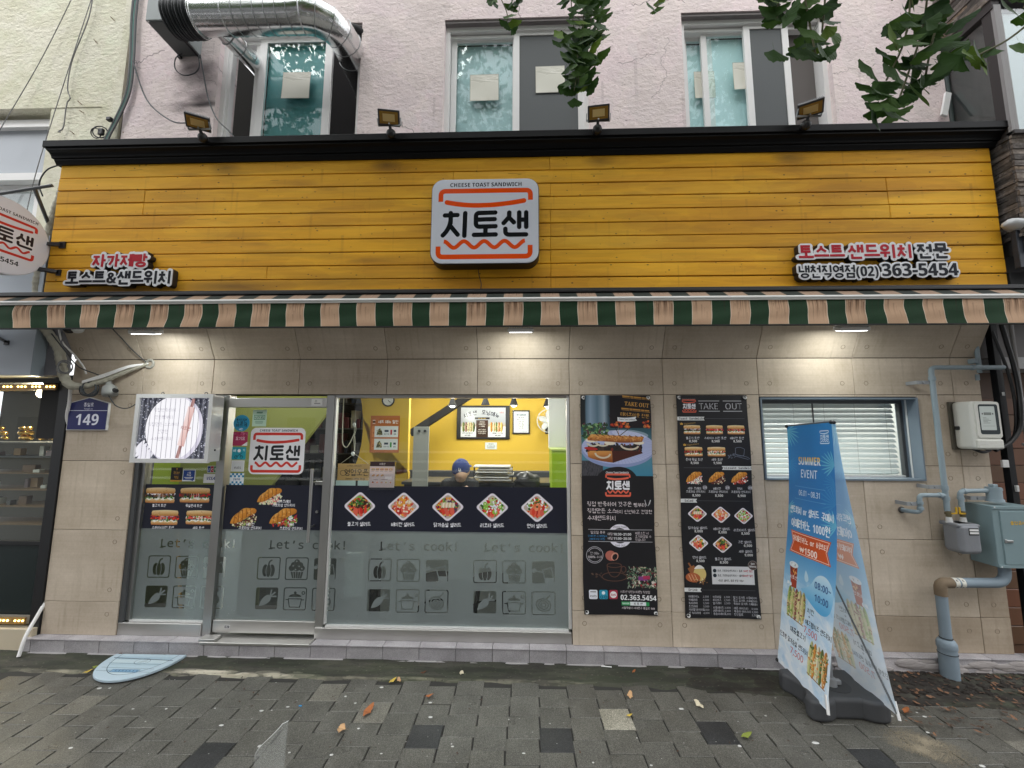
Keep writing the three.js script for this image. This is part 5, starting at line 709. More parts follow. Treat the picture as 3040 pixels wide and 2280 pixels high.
// work lamps under the awning
for (const [x, label, ry] of [[-3.05, 'lit white work lamp under the awning above the lit picture box', 0.1], [0.08, 'lit white work lamp under the awning above the wide pane', 0], [2.69, 'lit white work lamp under the awning above the slatted window', -0.1]]) {
  const t = thing('work_lamp', label, 'lamp', [x, 2.678, 0.36], 'work lamps under the awning'); t.rotation.y = ry;
  const h = new THREE.Group(); h.name = 'lamp_head'; t.add(h); h.rotation.x = 0.3;
  part(h, 'housing', rbox(0.21, 0.03, 0.1, 0.006, 0, 0.01, 0), white); const f = []; for (let i = 0; i < 14; i++) f.push(box(0.004, 0.014, 0.1, -0.09 + i * 0.0139, 0.03, 0)); part(h, 'cooling_fins', f, white);
  part(h, 'lamp_glow', box(0.18, 0.004, 0.075, 0, -0.007, 0), glow(0.97, 1, 0.98, 5)); part(t, 'bracket', [bar([0, 0.02, 0], [0, 0.2, -0.06], 0.02, 0.012)], white);
  const L = new THREE.RectAreaLight(new THREE.Color(0.95, 1, 0.97), 66, 0.18, 0.075); L.position.set(0, -0.012, 0); L.rotation.x = -Math.PI / 2; h.add(L);
}

// ---------------------------------------------------------------- upper storey
const pinkHouse = thing('pink_building', 'pink roughcast upper storey of the shop house with three sliding windows', 'building');
const teal = phys({ color: rgb(0.94, 1, 1), transmission: 1, thickness: 0, roughness: 0.0, ior: 1.32 });
const screenM = std({ color: rgb(0.1, 0.108, 0.112), roughness: 0.7 }), voidM = std({ color: rgb(0.01, 0.01, 0.011), roughness: 0.9 });
const film1 = std({ color: rgb(0.08, 0.25, 0.26), roughness: 0.5 }), film2 = std({ color: rgb(0.5, 0.6, 0.62), roughness: 0.5 }), film3 = std({ color: rgb(0.7, 0.84, 0.86), roughness: 0.5 });
{
  const wins = [[-2.955, -1.515], [-0.68, 0.735], [1.64, 3.03]], Y0 = 4.3, Y1 = 5.945, W = (x0, x1, y0, y1) => span(x0, x1, y0, y1, -0.25, 0);
  const pieces = [W(-3.885, wins[0][0], 3, 9), W(wins[0][1], wins[1][0], 3, 9), W(wins[1][1], wins[2][0], 3, 9), W(wins[2][1], 4.04, 3, 9)]; for (const [a, b] of wins) pieces.push(W(a, b, Y1, 9), W(a, b, 3, Y0));
  part(pinkHouse, 'wall', metric(join(pieces), 4, -3), pink);
  part(pinkHouse, 'back_room', [span(-3.9, 4.04, 3, 9, -1.3, -1.2), span(-3.9, 4.04, 2.86, 2.96, -1.3, -0.02)], voidM);
  const sash = (p, x0, x1, z, m, o = {}) => {                        // one sliding sash: frame of four bars, pane, backing
    const f = o.f ?? 0.05, y0 = Y0 + 0.06, y1 = o.top ?? 5.86, g = part(p, 'sash', [span(x0, x0 + f, y0, y1, z - 0.03, z), span(x1 - f, x1, y0, y1, z - 0.03, z), span(x0 + f, x1 - f, y1 - f, y1, z - 0.03, z), span(x0 + f, x1 - f, y0, y0 + f, z - 0.03, z)], pvc);
    if (m === screenM) part(g, 'insect_screen', span(x0 + f, x1 - f, y0 + f, y1 - f, z - 0.012, z - 0.009), m);
    else { part(g, 'pane', span(x0 + f, x1 - f, y0 + f, y1 - f, z - 0.014, z - 0.008), teal); if (m) part(g, 'window_film', span(x0 + f, x1 - f, y0 + f, y1 - f, z - 0.05, z - 0.046), m); }
    return g;
  };
  wins.forEach(([a, b], i) => {
    const w = new THREE.Group(); w.name = 'window'; w.userData.label = ['window with duct pipes pushed through its open sides', 'middle window with tinted pane and insect screen', 'right window half hidden by hanging leaves'][i]; pinkHouse.add(w);
    part(w, 'frame', [span(a, a + 0.045, Y0, Y1 - 0.03, -0.17, -0.055), span(b - 0.045, b, Y0, Y1 - 0.03, -0.17, -0.055), span(a + 0.045, b - 0.045, Y1 - 0.075, Y1 - 0.03, -0.17, -0.055), span(a + 0.045, b - 0.045, Y1 - 0.12, Y1 - 0.09, -0.15, -0.09), span(a + 0.045, b - 0.045, Y0, Y0 + 0.06, -0.17, -0.02)], pvc);
    part(w, 'lintel_band', metric(span(a, b, Y1 - 0.03, Y1 - 0.001, -0.2, -0.012)), std({ color: rgb(0.22, 0.2, 0.2), roughness: 0.95, bumpMap: grain, bumpScale: 0.004 }));
    if (i === 0) { part(w, 'frame', [span(a + 0.045, a + 0.075, Y0, 5.86, -0.13, -0.075), span(-2.655, -2.585, Y0, 5.86, -0.16, -0.1)], pvc); const g = sash(w, -2.6, -1.84, -0.075, film1, { f: 0.075, top: 5.9 }); }
    if (i === 1) { sash(w, a + 0.05, 0.045, -0.115, film2, { f: 0.055 }); sash(w, -0.0, b - 0.04, -0.075, screenM, { f: 0.06, top: 5.89 }); }
    if (i === 2) { sash(w, a + 0.05, 1.99, -0.15, film3, { top: 5.84 }); sash(w, 1.87, 2.36, -0.115, film3, { f: 0.055, top: 5.86 }); sash(w, 2.27, 2.7, -0.075, screenM, { f: 0.06, top: 5.89 }); part(w, 'insect_screen', span(2.66, b - 0.05, Y0, 5.87, -0.16, -0.157), std({ color: rgb(0.13, 0.115, 0.11), roughness: 0.8 })); }
  });
  // dark joint towards the cream neighbour
  part(pinkHouse, 'wall_joint', metric(span(-3.925, -3.886, 3.2, 9, -0.25, -0.03)), voidM);
}
// plain sheets of paper taped in the windows
{
  const paper = print(256, 256, (x) => { x.fillStyle = '#dad8cb'; x.fillRect(0, 0, 256, 256); const r = rng(2); for (let i = 0; i < 40; i++) { x.strokeStyle = r() < 0.5 ? 'rgba(150,146,130,.35)' : 'rgba(250,248,240,.5)'; x.lineWidth = 1 + r() * 3; x.beginPath(); const a = r() * 256, b = r() * 70; x.moveTo(a, b); x.quadraticCurveTo(a + 60, b + 10, a + 100, b + 40 * r()); x.stroke(); } x.strokeStyle = '#9a968a'; x.lineWidth = 3; x.strokeRect(1, 1, 254, 254); }, { roughness: 0.6 });
  const sheet = (label, x, y, z, w = 0.29, tilt = 0.01) => { const g = new THREE.PlaneGeometry(w, 0.29, 6, 6), p = g.attributes.position; for (let i = 0; i < p.count; i++) p.setZ(i, 0.004 * Math.sin(p.getX(i) * 14) * Math.cos(p.getY(i) * 11)); g.computeVertexNormals(); const o = solo('paper_sheet', label, 'paper', g, paper, 'paper sheets taped in the upper windows'); o.position.set(x, y, z); o.rotation.z = tilt; o.material.side = THREE.DoubleSide; };
  sheet('square paper sheet on the deep teal pane under the silver duct', -2.195, 5.335, -0.07, 0.29, -0.02); sheet('square paper sheet on the tinted pane of the middle window', -0.292, 5.295, -0.11); sheet('square paper sheet on the insect screen of the middle window', 0.365, 5.335, -0.075);
  sheet('narrow paper sheet half hidden behind the sash of the right window', 1.9, 5.3, -0.145, 0.2); sheet('square paper sheet behind the sash bar of the right window', 2.3, 5.345, -0.1, 0.28);
}
// extractor box and duct
{
  const t = thing('extractor_box', 'grey sheet metal extractor box hanging on the pink wall', 'fan box', [-3.26, 5.613, 0]), m = std({ color: rgb(0.3, 0.33, 0.33), roughness: 0.5, bumpMap: rough1, bumpScale: 0.001 });
  part(t, 'casing', rbox(0.225, 0.8, 0.37, 0.006, 0, 0.4, 0.185), m); part(t, 'underside_plate', box(0.2, 0.004, 0.345, 0, -0.003, 0.185), std({ color: rgb(0.11, 0.12, 0.12), roughness: 0.6 }));
  part(t, 'rail', [bar([0.1, -0.012, -0.0], [0.1, -0.012, 0.36], 0.02, 0.018), bar([-0.095, -0.012, 0], [-0.095, -0.012, 0.03], 0.03, 0.03)], black); for (const [x, z] of [[-0.09, 0.36], [0.09, 0.36], [-0.1, 0.03]]) part(t, 'bolt', at(cyl(0.006, 0.006, 0.012, 8), x, 0.0, z, 0), alu);
  const d = thing('silver_duct', 'shiny silver ventilation duct with segmented elbow entering the left window', 'duct');
  const skin = std({ color: rgb(0.78, 0.79, 0.79), metalness: 1, roughness: 0.2, bumpMap: rep(rough1, 3), bumpScale: 0.0015 }), seam = std({ color: rgb(0.3, 0.31, 0.31), metalness: 1, roughness: 0.4 });
  part(d, 'rubber_boot', [...[0, 1, 2, 3, 4, 5, 6, 7, 8].map((i) => at(new THREE.TorusGeometry(0.142 + (i % 2) * 0.004, 0.016, 8, 32), -3.14 + i * 0.029, 5.66, 0.33, 0, Math.PI / 2))], std({ color: rgb(0.015, 0.018, 0.022), roughness: 0.5, bumpMap: rough1, bumpScale: 0.01 }));
  const path = [[-2.9, 5.658], [-2.6, 5.654], [-2.5, 5.653], [-2.4, 5.652], [-2.3, 5.651], [-2.2, 5.65], [-2.1, 5.649], [-2.0, 5.648], [-1.9, 5.647]].map(([x, y]) => V(x, y, 0.34));
  for (let i = 1; i <= 4; i++) { const a = (i / 4) * Math.PI / 2; path.push(V(-1.9 + 0.27 * Math.sin(a), 5.645 - i * 0.003, 0.34 - 0.27 * (1 - Math.cos(a)))); } path.push(V(-1.63, 5.628, -0.08), V(-1.635, 5.62, -0.5));
  for (let i = 0; i + 1 < path.length; i++) {
    const a = path[i], b = path[i + 1], ta = path[Math.max(0, i - 1)], tb = path[Math.min(path.length - 1, i + 2)], n = 40, ring = (c, dir, R) => { const u = V(0, 1, 0), s = dir.clone().cross(u).normalize(), o = []; for (let k = 0; k <= n; k++) { const q = (k / n) * Math.PI * 2; o.push(c.clone().addScaledVector(s, Math.cos(q) * R).addScaledVector(u, Math.sin(q) * R)); } return o; };
    const d0 = b.clone().sub(i ? ta : a).normalize(), d1 = (i + 2 < path.length ? tb : b).clone().sub(a).normalize(), R = 0.143, A = ring(a, d0, R), B = ring(b, d1, R), ps = [], ns = []; for (let k = 0; k < n; k++) { for (const [q, c] of [[A[k], a], [B[k], b], [B[k + 1], b], [A[k], a], [B[k + 1], b], [A[k + 1], a]]) { ps.push(q.x, q.y, q.z); const v = q.clone().sub(c).normalize(); ns.push(v.x, v.y, v.z); } }
    const g = new THREE.BufferGeometry(); g.setAttribute('position', new THREE.Float32BufferAttribute(ps, 3)); g.setAttribute('normal', new THREE.Float32BufferAttribute(ns, 3)); g.setAttribute('uv', new THREE.Float32BufferAttribute(new Float32Array((ps.length / 3) * 2), 2)); metric(g, i);
    const sec = part(d, 'duct_section', g, skin); const tr = new THREE.TorusGeometry(R + 0.0015, i === 0 || i === 7 ? 0.005 : 0.0026, 6, 44); tr.applyQuaternion(new THREE.Quaternion().setFromUnitVectors(V(0, 0, 1), d1)); part(sec, 'seam_ring', tr.translate(b.x, b.y, b.z), i === 0 || i === 7 ? skin : seam);
  }
  part(d, 'crimped_collar', at(new THREE.TorusGeometry(0.147, 0.012, 8, 40), -2.885, 5.658, 0.34, 0, Math.PI / 2), skin);
  const br = part(d, 'branch_pipe', [pipe([[-2.76, 5.62, 0.36], [-2.66, 5.6, -0.02], [-2.6, 5.58, -0.5]], 0.082, 0.1, 28)], skin); part(br, 'seam_ring', [0.2, 0.08, -0.03].map((z) => at(new THREE.TorusGeometry(0.083, 0.004, 6, 30), -2.76 + (0.36 - z) * 0.26, 5.608, z, 0, -0.26)), seam);
  solo('rubber_pipe', 'thick black pipe above the duct where it enters the window', 'pipe', pipe([[-1.83, 5.86, -0.25], [-1.66, 5.86, 0.02], [-1.53, 5.85, -0.01], [-1.52, 5.8, -0.25]], 0.05, 0.06, 18), blackMatt);
}
// ---------------------------------------------------------------- cream neighbour on the left
const creamHouse = thing('cream_building', 'cream roughcast neighbouring building with a recessed window on the left', 'building');
{
  const W = (x0, x1, y0, y1) => span(x0, x1, y0, y1, -0.3, 0.0);
  part(creamHouse, 'wall', metric(join([W(-4.64, -3.925, 3.3, 9), W(-9, -4.64, 5.085, 9), W(-9, -6.2, 3.3, 5.085), W(-6.2, -4.64, 3.0, 3.4)])), cream);
  part(creamHouse, 'plaster_band', metric(span(-4.64, -4.12, 5.08, 5.088, -0.01, 0.006)), cream);
  const w = new THREE.Group(); w.name = 'window'; creamHouse.add(w);
  part(w, 'frame', [span(-6.2, -4.645, 4.965, 5.03, -0.16, -0.08), span(-6.2, -4.645, 4.925, 4.95, -0.14, -0.05), span(-6.2, -4.645, 4.335, 4.41, -0.16, -0.03), span(-4.775, -4.76, 3.4, 4.335, -0.17, -0.1), span(-4.665, -4.645, 3.4, 4.335, -0.17, -0.06)], pvc);
  part(w, 'infill_sheet', span(-6.2, -4.645, 4.41, 4.925, -0.13, -0.1), std({ color: rgb(0.42, 0.45, 0.49), roughness: 0.45 })); part(w, 'rotten_strip', span(-6.2, -4.648, 4.41, 4.422, -0.1, -0.085), std({ color: rgb(0.2, 0.13, 0.11) }));
  const s = part(w, 'sash', [span(-4.83, -4.775, 3.4, 4.33, -0.15, -0.11), span(-5.7, -4.83, 4.27, 4.33, -0.15, -0.11), span(-5.75, -5.7, 3.4, 4.33, -0.15, -0.11)], pvc); part(s, 'pane', span(-5.7, -4.83, 3.4, 4.27, -0.135, -0.13), glass); part(w, 'curtain', span(-5.75, -4.78, 3.4, 4.3, -0.2, -0.19), std({ color: rgb(0.5, 0.51, 0.52) })); part(w, 'back_room', span(-6.2, -4.64, 3.3, 5.09, -0.7, -0.5), voidM);
  const rust = std({ color: rgb(0.16, 0.07, 0.02), roughness: 0.9 }); for (const [x, y, a] of [[-4.26, 5.8, 0.5], [-4.34, 5.12, 0.5], [-4.3, 5.02, 0.3], [-4.38, 4.8, 0.6], [-4.1, 6.05, 0.2]]) part(creamHouse, 'rusty_nail', rod([x, y, -0.02], [x + 0.05 * a, y - 0.012, 0.05], 0.0035, 0.0035, 7), rust);
}
// ---------------------------------------------------------------- left shop: sign box, dark window with warm lights
const gold = std({ color: rgb(0.75, 0.48, 0.14), metalness: 1, roughness: 0.22 });
{
  const t = thing('sign_box', 'pale blue grey sheet metal sign box above the dark neighbouring shop window', 'sign box');
  const pale = std({ color: rgb(0.4, 0.44, 0.49), roughness: 0.5, bumpMap: rough1, bumpScale: 0.002 });
  part(t, 'casing', rbox(2.4, 1.28, 0.19, 0.006, -5.385, 2.98, 0.125), pale); part(t, 'side_cover', rbox(0.13, 1.2, 0.1, 0.004, -4.12, 2.95, 0.08), std({ color: rgb(0.2, 0.2, 0.22), roughness: 0.6 }));
  part(t, 'corner_fillet', span(-4.19, -4.183, 2.35, 3.6, 0.04, 0.222), std({ color: rgb(0.26, 0.3, 0.33) })); part(t, 'clip', [rbox(0.04, 0.04, 0.012, 0.002, -4.44, 2.63, 0.225), bar([-4.6, 2.72, 0.24], [-4.44, 2.64, 0.235], 0.02, 0.014)], black);
  const rs = thing('round_lightbox', 'small lit white round sign cut by the left edge below the oval disc', 'sign', [-4.56, 2.79, 0.42]); part(rs, 'housing', at(cyl(0.215, 0.215, 0.08, 40), 0, 0, 0, Math.PI / 2), white); part(rs, 'sign_glow', at(cyl(0.2, 0.2, 0.006, 40), 0, 0, 0.042, Math.PI / 2), glow(0.95, 1, 1, 0.8));
  const ns = thing('neighbour_shop', 'dark neighbouring shop front with shelves of jewellery behind glass', 'shop front');
  part(ns, 'frame', [span(-4.155, -4.063, -0.02, 2.34, -0.25, 0.012), span(-6.5, -4.155, 2.3, 2.345, -0.2, 0.02)], black); part(ns, 'black_board', span(-4.33, -4.156, 1.79, 2.3, -0.05, 0.006), blackMatt);
  part(ns, 'glass_pane', span(-6.5, -4.156, 0.88, 2.3, -0.03, -0.024), glass); part(ns, 'lower_panel', span(-6.5, -4.156, 0.27, 0.88, -0.06, -0.02), std({ color: rgb(0.014, 0.022, 0.022), roughness: 0.25 })); part(ns, 'lower_rail', span(-6.5, -4.156, 0.86, 0.89, -0.02, -0.002), black); part(ns, 'kick_panel', span(-6.5, -4.156, 0.2, 0.268, -0.05, -0.01), std({ color: rgb(0.3, 0.27, 0.22), roughness: 0.4 }));
  for (let i = 0; i < 6; i++) part(ns, 'step_tile', metric(slab(0.396, 0.19, 0.25, 0.003), i, 0), std({ color: rgb(0.55, 0.48, 0.36), roughness: 0.25 }), [-4.27 - i * 0.4, 0.09, -0.2]); part(ns, 'step_base', span(-6.5, -4.07, -0.05, 0.0, -0.2, 0.06), std({ color: rgb(0.4, 0.35, 0.28) }));
  part(ns, 'room', [span(-6.6, -4.0, 0, 2.4, -1.5, -1.4), span(-6.6, -4.0, 2.35, 2.4, -1.5, -0.2), span(-4.06, -4.05, 0, 2.4, -1.5, -0.2), span(-6.6, -4.06, 0.4, 0.5, -1.5, -0.06)], std({ color: rgb(0.035, 0.035, 0.03), roughness: 0.8 }));
  const r = rng(44), st = thing('display_shelf', 'glass display shelves with golden stands and pale boxes in the dark shop window', 'shelf', [-4.95, 0, -0.5]);
  for (const y of [0.95, 1.12, 1.28, 1.44, 1.6, 1.74]) part(st, 'shelf_board', rbox(1.5, 0.012, 0.3, 0.002, 0, y, 0), y > 1.5 ? darkSteel : std({ color: rgb(0.16, 0.1, 0.05), roughness: 0.5 }));
  for (let i = 0; i < 46; i++) { const y = [0.95, 1.12, 1.28, 1.44, 1.6][Math.floor(r() * 5)] + 0.006, w = 0.03 + r() * 0.12, h = 0.02 + r() * 0.09; part(st, 'goods', rbox(w, h, 0.05, 0.003, -0.72 + r() * 1.44, y + h / 2, r() * 0.14 - 0.02), std({ color: [rgb(0.55, 0.56, 0.52), rgb(0.4, 0.5, 0.52), rgb(0.16, 0.1, 0.06), rgb(0.5, 0.34, 0.2), rgb(0.25, 0.2, 0.22), rgb(0.05, 0.05, 0.05)][Math.floor(r() * 6)], roughness: 0.5 })); }
  for (const [x, y] of [[-0.02, 1.75], [0.22, 1.75], [0.3, 1.75], [-0.3, 1.75], [-0.1, 1.75], [0.14, 1.75]]) part(st, 'golden_stand', [0, 1, 2].map((k) => new THREE.SphereGeometry(0.026 + r() * 0.014, 16, 10).scale(1.2, 0.7, 1).translate(x + (r() - 0.5) * 0.06, y + 0.035 + k * 0.05, 0.05 + (r() - 0.5) * 0.05)), gold);
  for (const [y, n, w] of [[2.262, 11, 'upper'], [0.245, 9, 'lower']]) {
    const ls = thing('light_strip', w === 'upper' ? 'row of warm yellow lamp dots under the pale sign box' : 'row of warm yellow lamp dots along the shop step', 'light strip', [0, y, 0.03]);
    part(ls, 'channel', span(-6.2, -4.17, -0.03, 0.022, -0.01, 0.004), std({ color: rgb(0.3, 0.18, 0.06), roughness: 0.4 }));
    for (let i = 0; i < n * 4; i++) if (i % 4 !== 3) part(ls, 'lamp_dot', new THREE.SphereGeometry(0.007, 10, 8).translate(-4.185 - i * 0.034, 0, 0.006), glow(1, 0.7, 0.2, 9));
    const L = new THREE.RectAreaLight(new THREE.Color(1, 0.75, 0.35), 2.5, 1.6, 0.03); L.position.set(-5, 0, 0.03); L.rotation.y = Math.PI; ls.add(L);
  }
  const L2 = new THREE.PointLight(new THREE.Color(1, 0.85, 0.6), 3.2, 0, 2); L2.position.set(-4.9, 2.15, -0.45); ns.add(L2); part(ns, 'ceiling_lamp', new THREE.SphereGeometry(0.04, 14, 10).translate(-4.9, 2.24, -0.45), glow(1, 0.85, 0.6, 4));
}
// oval projecting disc sign
{
  const t = thing('disc_sign', 'round white projecting sign with red bun lines cut by the left edge of the picture', 'sign', [-4.1, 3.42, 0.615]);
  const g = cyl(0.31, 0.31, 0.075, 64).rotateZ(Math.PI / 2); part(t, 'rim', g, std({ color: rgb(0.62, 0.62, 0.64), roughness: 0.4 }));
  const face = new THREE.CircleGeometry(0.304, 64).rotateY(Math.PI / 2);
  part(t, 'sign_face', face, print(1024, 1024, (x, w, h) => { x.fillStyle = '#dedde3'; x.fillRect(0, 0, w, h); logo(x, 130, 165, 764, 600, { bun: '#c9352f', ink: '#26222c', latin: 0 }); x.fillStyle = '#2a2a30'; x.font = 'bold 56px sans-serif'; x.textAlign = 'center'; x.fillText('CHEESE TOAST SANDWICH', 512, 188); x.font = 'bold 92px sans-serif'; x.fillText('363-5454', 512, 872); }, { roughness: 0.25 }), [0.0395, 0, 0]);
  part(t, 'bracket', [bar([-0.02, 0.07, -0.29], [0.15, 0.065, -0.3], 0.03, 0.025), rbox(0.055, 0.06, 0.012, 0.002, 0.15, 0.065, -0.308)], black); part(t, 'bracket', [bar([-0.02, -0.17, -0.24], [0.15, -0.185, -0.3], 0.03, 0.025), rbox(0.04, 0.055, 0.012, 0.002, 0.15, -0.187, -0.308)], black);
  solo('sign_strut', 'dark slanting steel strut above the round projecting sign', 'strut', [rod([-4.75, 3.74, 0.55], [-3.96, 3.965, 0.43], 0.013), rod([-4.09, 3.93, 0.45], [-4.23, 3.72, 0.2], 0.014)], darkSteel);
  solo('white_dish', 'white curved rim behind the round projecting sign', 'dish', [at(new THREE.TorusGeometry(0.24, 0.012, 8, 40), -4.5, 3.62, 0.28, 0.35, 0, 0), at(new THREE.SphereGeometry(0.4, 24, 10, 0, 6.3, 0, 0.64), -4.5, 3.3, 0.24, 0.2, 0, 0)], white);
}
// cables, insulated pipe, clutter on the left pier
const cable = std({ color: rgb(0.05, 0.055, 0.06), roughness: 0.6 }), greyCable = std({ color: rgb(0.2, 0.2, 0.2), roughness: 0.7 });
{
  const wrap = std({ color: rgb(0.47, 0.45, 0.37), roughness: 0.9, bumpMap: rep(grain, 3), bumpScale: 0.006 });
  const pts = [[-4.14, 4.08, 0.2], [-4.2, 3.8, 0.2], [-4.245, 3.45, 0.2], [-4.255, 3.1, 0.2], [-4.19, 2.83, 0.19], [-4.09, 2.6, 0.12], [-4.03, 2.36, 0.1], [-3.96, 2.272, 0.1], [-3.86, 2.262, 0.09], [-3.72, 2.3, 0.07], [-3.5, 2.4, 0.05], [-3.35, 2.474, 0.01]];
  const c = curve(pts), t = thing('insulated_pipe', 'off-white tape-wrapped pipe curling down the left pier into a wall hole', 'pipe');
  const g = new THREE.TubeGeometry(c, 260, 0.036, 14), p = g.attributes.position; for (let i = 0; i < p.count; i++) { const ring = Math.floor(i / 15), k = ring / 260, q = c.getPointAt(Math.min(1, k)), f = (k > 0.72 ? 1 - (k - 0.72) * 2.2 : 1) * (1 + 0.06 * Math.sin(ring * 1.3) + 0.05 * Math.sin(ring * 0.43)); p.setXYZ(i, q.x + (p.getX(i) - q.x) * f, q.y + (p.getY(i) - q.y) * f, q.z + (p.getZ(i) - q.z) * f); } g.computeVertexNormals(); part(t, 'wrapped_pipe', g, wrap);
  part(t, 'cable', [0, 1, 2].map((i) => tube([[-3.82, 2.285 + i * 0.008, 0.125], [-3.65, 2.345 + i * 0.012, 0.1], [-3.45, 2.435 + i * 0.008, 0.07], [-3.345, 2.478, 0.005]], 0.005)), pvc); part(t, 'hole_collar', at(new THREE.TorusGeometry(0.035, 0.012, 8, 24), -3.335, 2.476, 0.004), std({ color: rgb(0.35, 0.34, 0.3), roughness: 1 }));
  const coil = (n, label, x, y, z, R, k, m, rz) => solo(n, label, 'cable coil', Array.from({ length: k }, (_, i) => at(new THREE.TorusGeometry(R * (1 + 0.09 * Math.sin(i * 2)), 0.0045, 6, 32).scale(1, 1.15, 1), x + 0.008 * Math.sin(i * 3), y + 0.007 * Math.cos(i * 5), z + i * 0.006, 0.2 * Math.sin(i), 0.3, rz)), m);
  coil('cable_coil', 'thin grey cable coil on the bend of the wrapped pipe', -3.95, 2.42, 0.16, 0.048, 4, greyCable, 0.4); coil('cable_coil', 'black cable coil hanging under the wrapped pipe above the number plate', -3.78, 2.235, 0.08, 0.055, 6, cable, 0.1);
  const jb = thing('cable_joint', 'grey taped bell shaped cable joint on the left pier', 'cable joint', [-3.64, 2.235, 0.05]); part(jb, 'bell', new THREE.LatheGeometry([[0.001, -0.062], [0.05, -0.06], [0.058, -0.03], [0.05, 0.02], [0.022, 0.05], [0.02, 0.075], [0.001, 0.078]].map(([a, b]) => new THREE.Vector2(a, b)), 22).rotateZ(0.25), std({ color: rgb(0.3, 0.31, 0.3), roughness: 0.5, bumpMap: rough1, bumpScale: 0.006 })); part(jb, 'stub', [rod([0.03, 0.0, 0.0], [0.085, -0.015, 0.02], 0.018), rod([-0.02, 0.07, 0], [-0.015, 0.12, 0.02], 0.012)], black); part(jb, 'cable', [tube([[0.02, -0.06, 0.02], [0.1, -0.15, 0.02], [0.22, -0.17, 0.03], [0.33, -0.1, 0.04], [0.35, -0.05, 0.06]], 0.0045), tube([[-0.02, 0.1, 0.02], [-0.12, 0.14, 0.03], [-0.25, 0.2, 0.06], [-0.36, 0.35, 0.1], [-0.42, 0.48, 0.16]], 0.005)], cable);
  solo('wall_cable', 'thin dark cable hanging from the awning to the hole in the left pier', 'cable', tube([[-3.55, 2.9, 0.24], [-3.58, 2.8, 0.17], [-3.52, 2.7, 0.12], [-3.44, 2.58, 0.06], [-3.36, 2.49, 0.015]], 0.0045), cable);
  solo('white_cable', 'white cable clipped beside the wrapped pipe under the awning', 'cable', tube([[-4.07, 2.85, 0.17], [-4.06, 2.66, 0.12], [-4.0, 2.55, 0.06], [-3.93, 2.44, 0.03], [-3.9, 2.38, 0.03]], 0.007), pvc);
  solo('drain_hose', 'white drain hose running down the left pier to the pavement', 'hose', [tube([[-3.985, 2.25, 0.07], [-4.02, 2.12, 0.035], [-4.05, 1.98, 0.012], [-4.062, 1.8, -0.06], [-4.062, 1.2, -0.07], [-4.062, 0.5, -0.06], [-4.06, 0.3, 0.03], [-4.05, 0.16, 0.11], [-4.04, 0.02, 0.15]], 0.013, 12, 120)], pvc);
  const cc = thing('security_camera', 'white dome security camera under the left end of the awning', 'camera', [-3.93, 2.79, 0.13]); part(cc, 'housing', new THREE.SphereGeometry(0.066, 24, 16).scale(1.25, 0.8, 1), white); part(cc, 'dome', new THREE.SphereGeometry(0.045, 22, 14).translate(-0.03, -0.018, 0.034), std({ color: rgb(0.01, 0.01, 0.012), roughness: 0.08 }));
  // wires on the cream wall and beside the joint
  const wire = (n, label, pts, r = 0.005, m = greyCable) => solo(n, label, 'cable', tube(pts, r, 6), m);
  wire('wall_wire', 'long thin wire slanting across the cream wall to the far left', [[-4.42, 6.6, 0.05], [-4.75, 5.6, 0.05], [-5.12, 4.7, 0.05], [-5.3, 4.2, 0.05]], 0.004); wire('wall_wire', 'crinkled loose wire hanging on the cream wall with a hooked end', [[-4.33, 6.6, 0.04], [-4.34, 6.1, 0.03], [-4.46, 5.55, 0.03], [-4.46, 5.25, 0.03], [-4.42, 5.15, 0.03], [-4.44, 5.13, 0.03], [-4.45, 5.05, 0.03], [-4.46, 4.82, 0.03], [-4.49, 4.79, 0.04], [-4.46, 4.785, 0.04]], 0.005); wire('wall_wire', 'straight wire crossing the crinkled wire on the cream wall', [[-4.24, 6.6, 0.06], [-4.4, 5.7, 0.06], [-4.52, 5.0, 0.06], [-4.6, 4.3, 0.08], [-4.62, 3.7, 0.1]], 0.004);
  const bun = thing('cable_bundle', 'bundle of grey and green cables down the joint of the cream and pink walls', 'cable bundle'); [[-3.9, greyCable], [-3.885, cable], [-3.87, std({ color: rgb(0.08, 0.22, 0.19), roughness: 0.6 })], [-3.855, greyCable], [-3.84, cable]].forEach(([x, m], i) => part(bun, 'cable', tube([[x + 0.01, 6.8, 0.03], [x + 0.005, 6.1, 0.035], [-3.845 + i * 0.012, 5.56, 0.04], [-3.85 + i * 0.012, 5.2, 0.035], [-3.93 + i * 0.012, 4.9, 0.04], [-3.99 + i * 0.012, 4.7, 0.05], [-4.02 + i * 0.02, 4.55, 0.06]], 0.0055, 8), m));
  part(bun, 'connector', [rbox(0.05, 0.04, 0.04, 0.01, -3.96, 4.9, 0.05), rbox(0.05, 0.07, 0.03, 0.01, -4.02, 4.76, 0.06), at(new THREE.TorusGeometry(0.06, 0.006, 6, 24), -4.03, 4.76, 0.06, 0, 0.3), at(new THREE.TorusGeometry(0.045, 0.005, 6, 24), -4.06, 4.74, 0.07, 0.3, 0.1)], black);
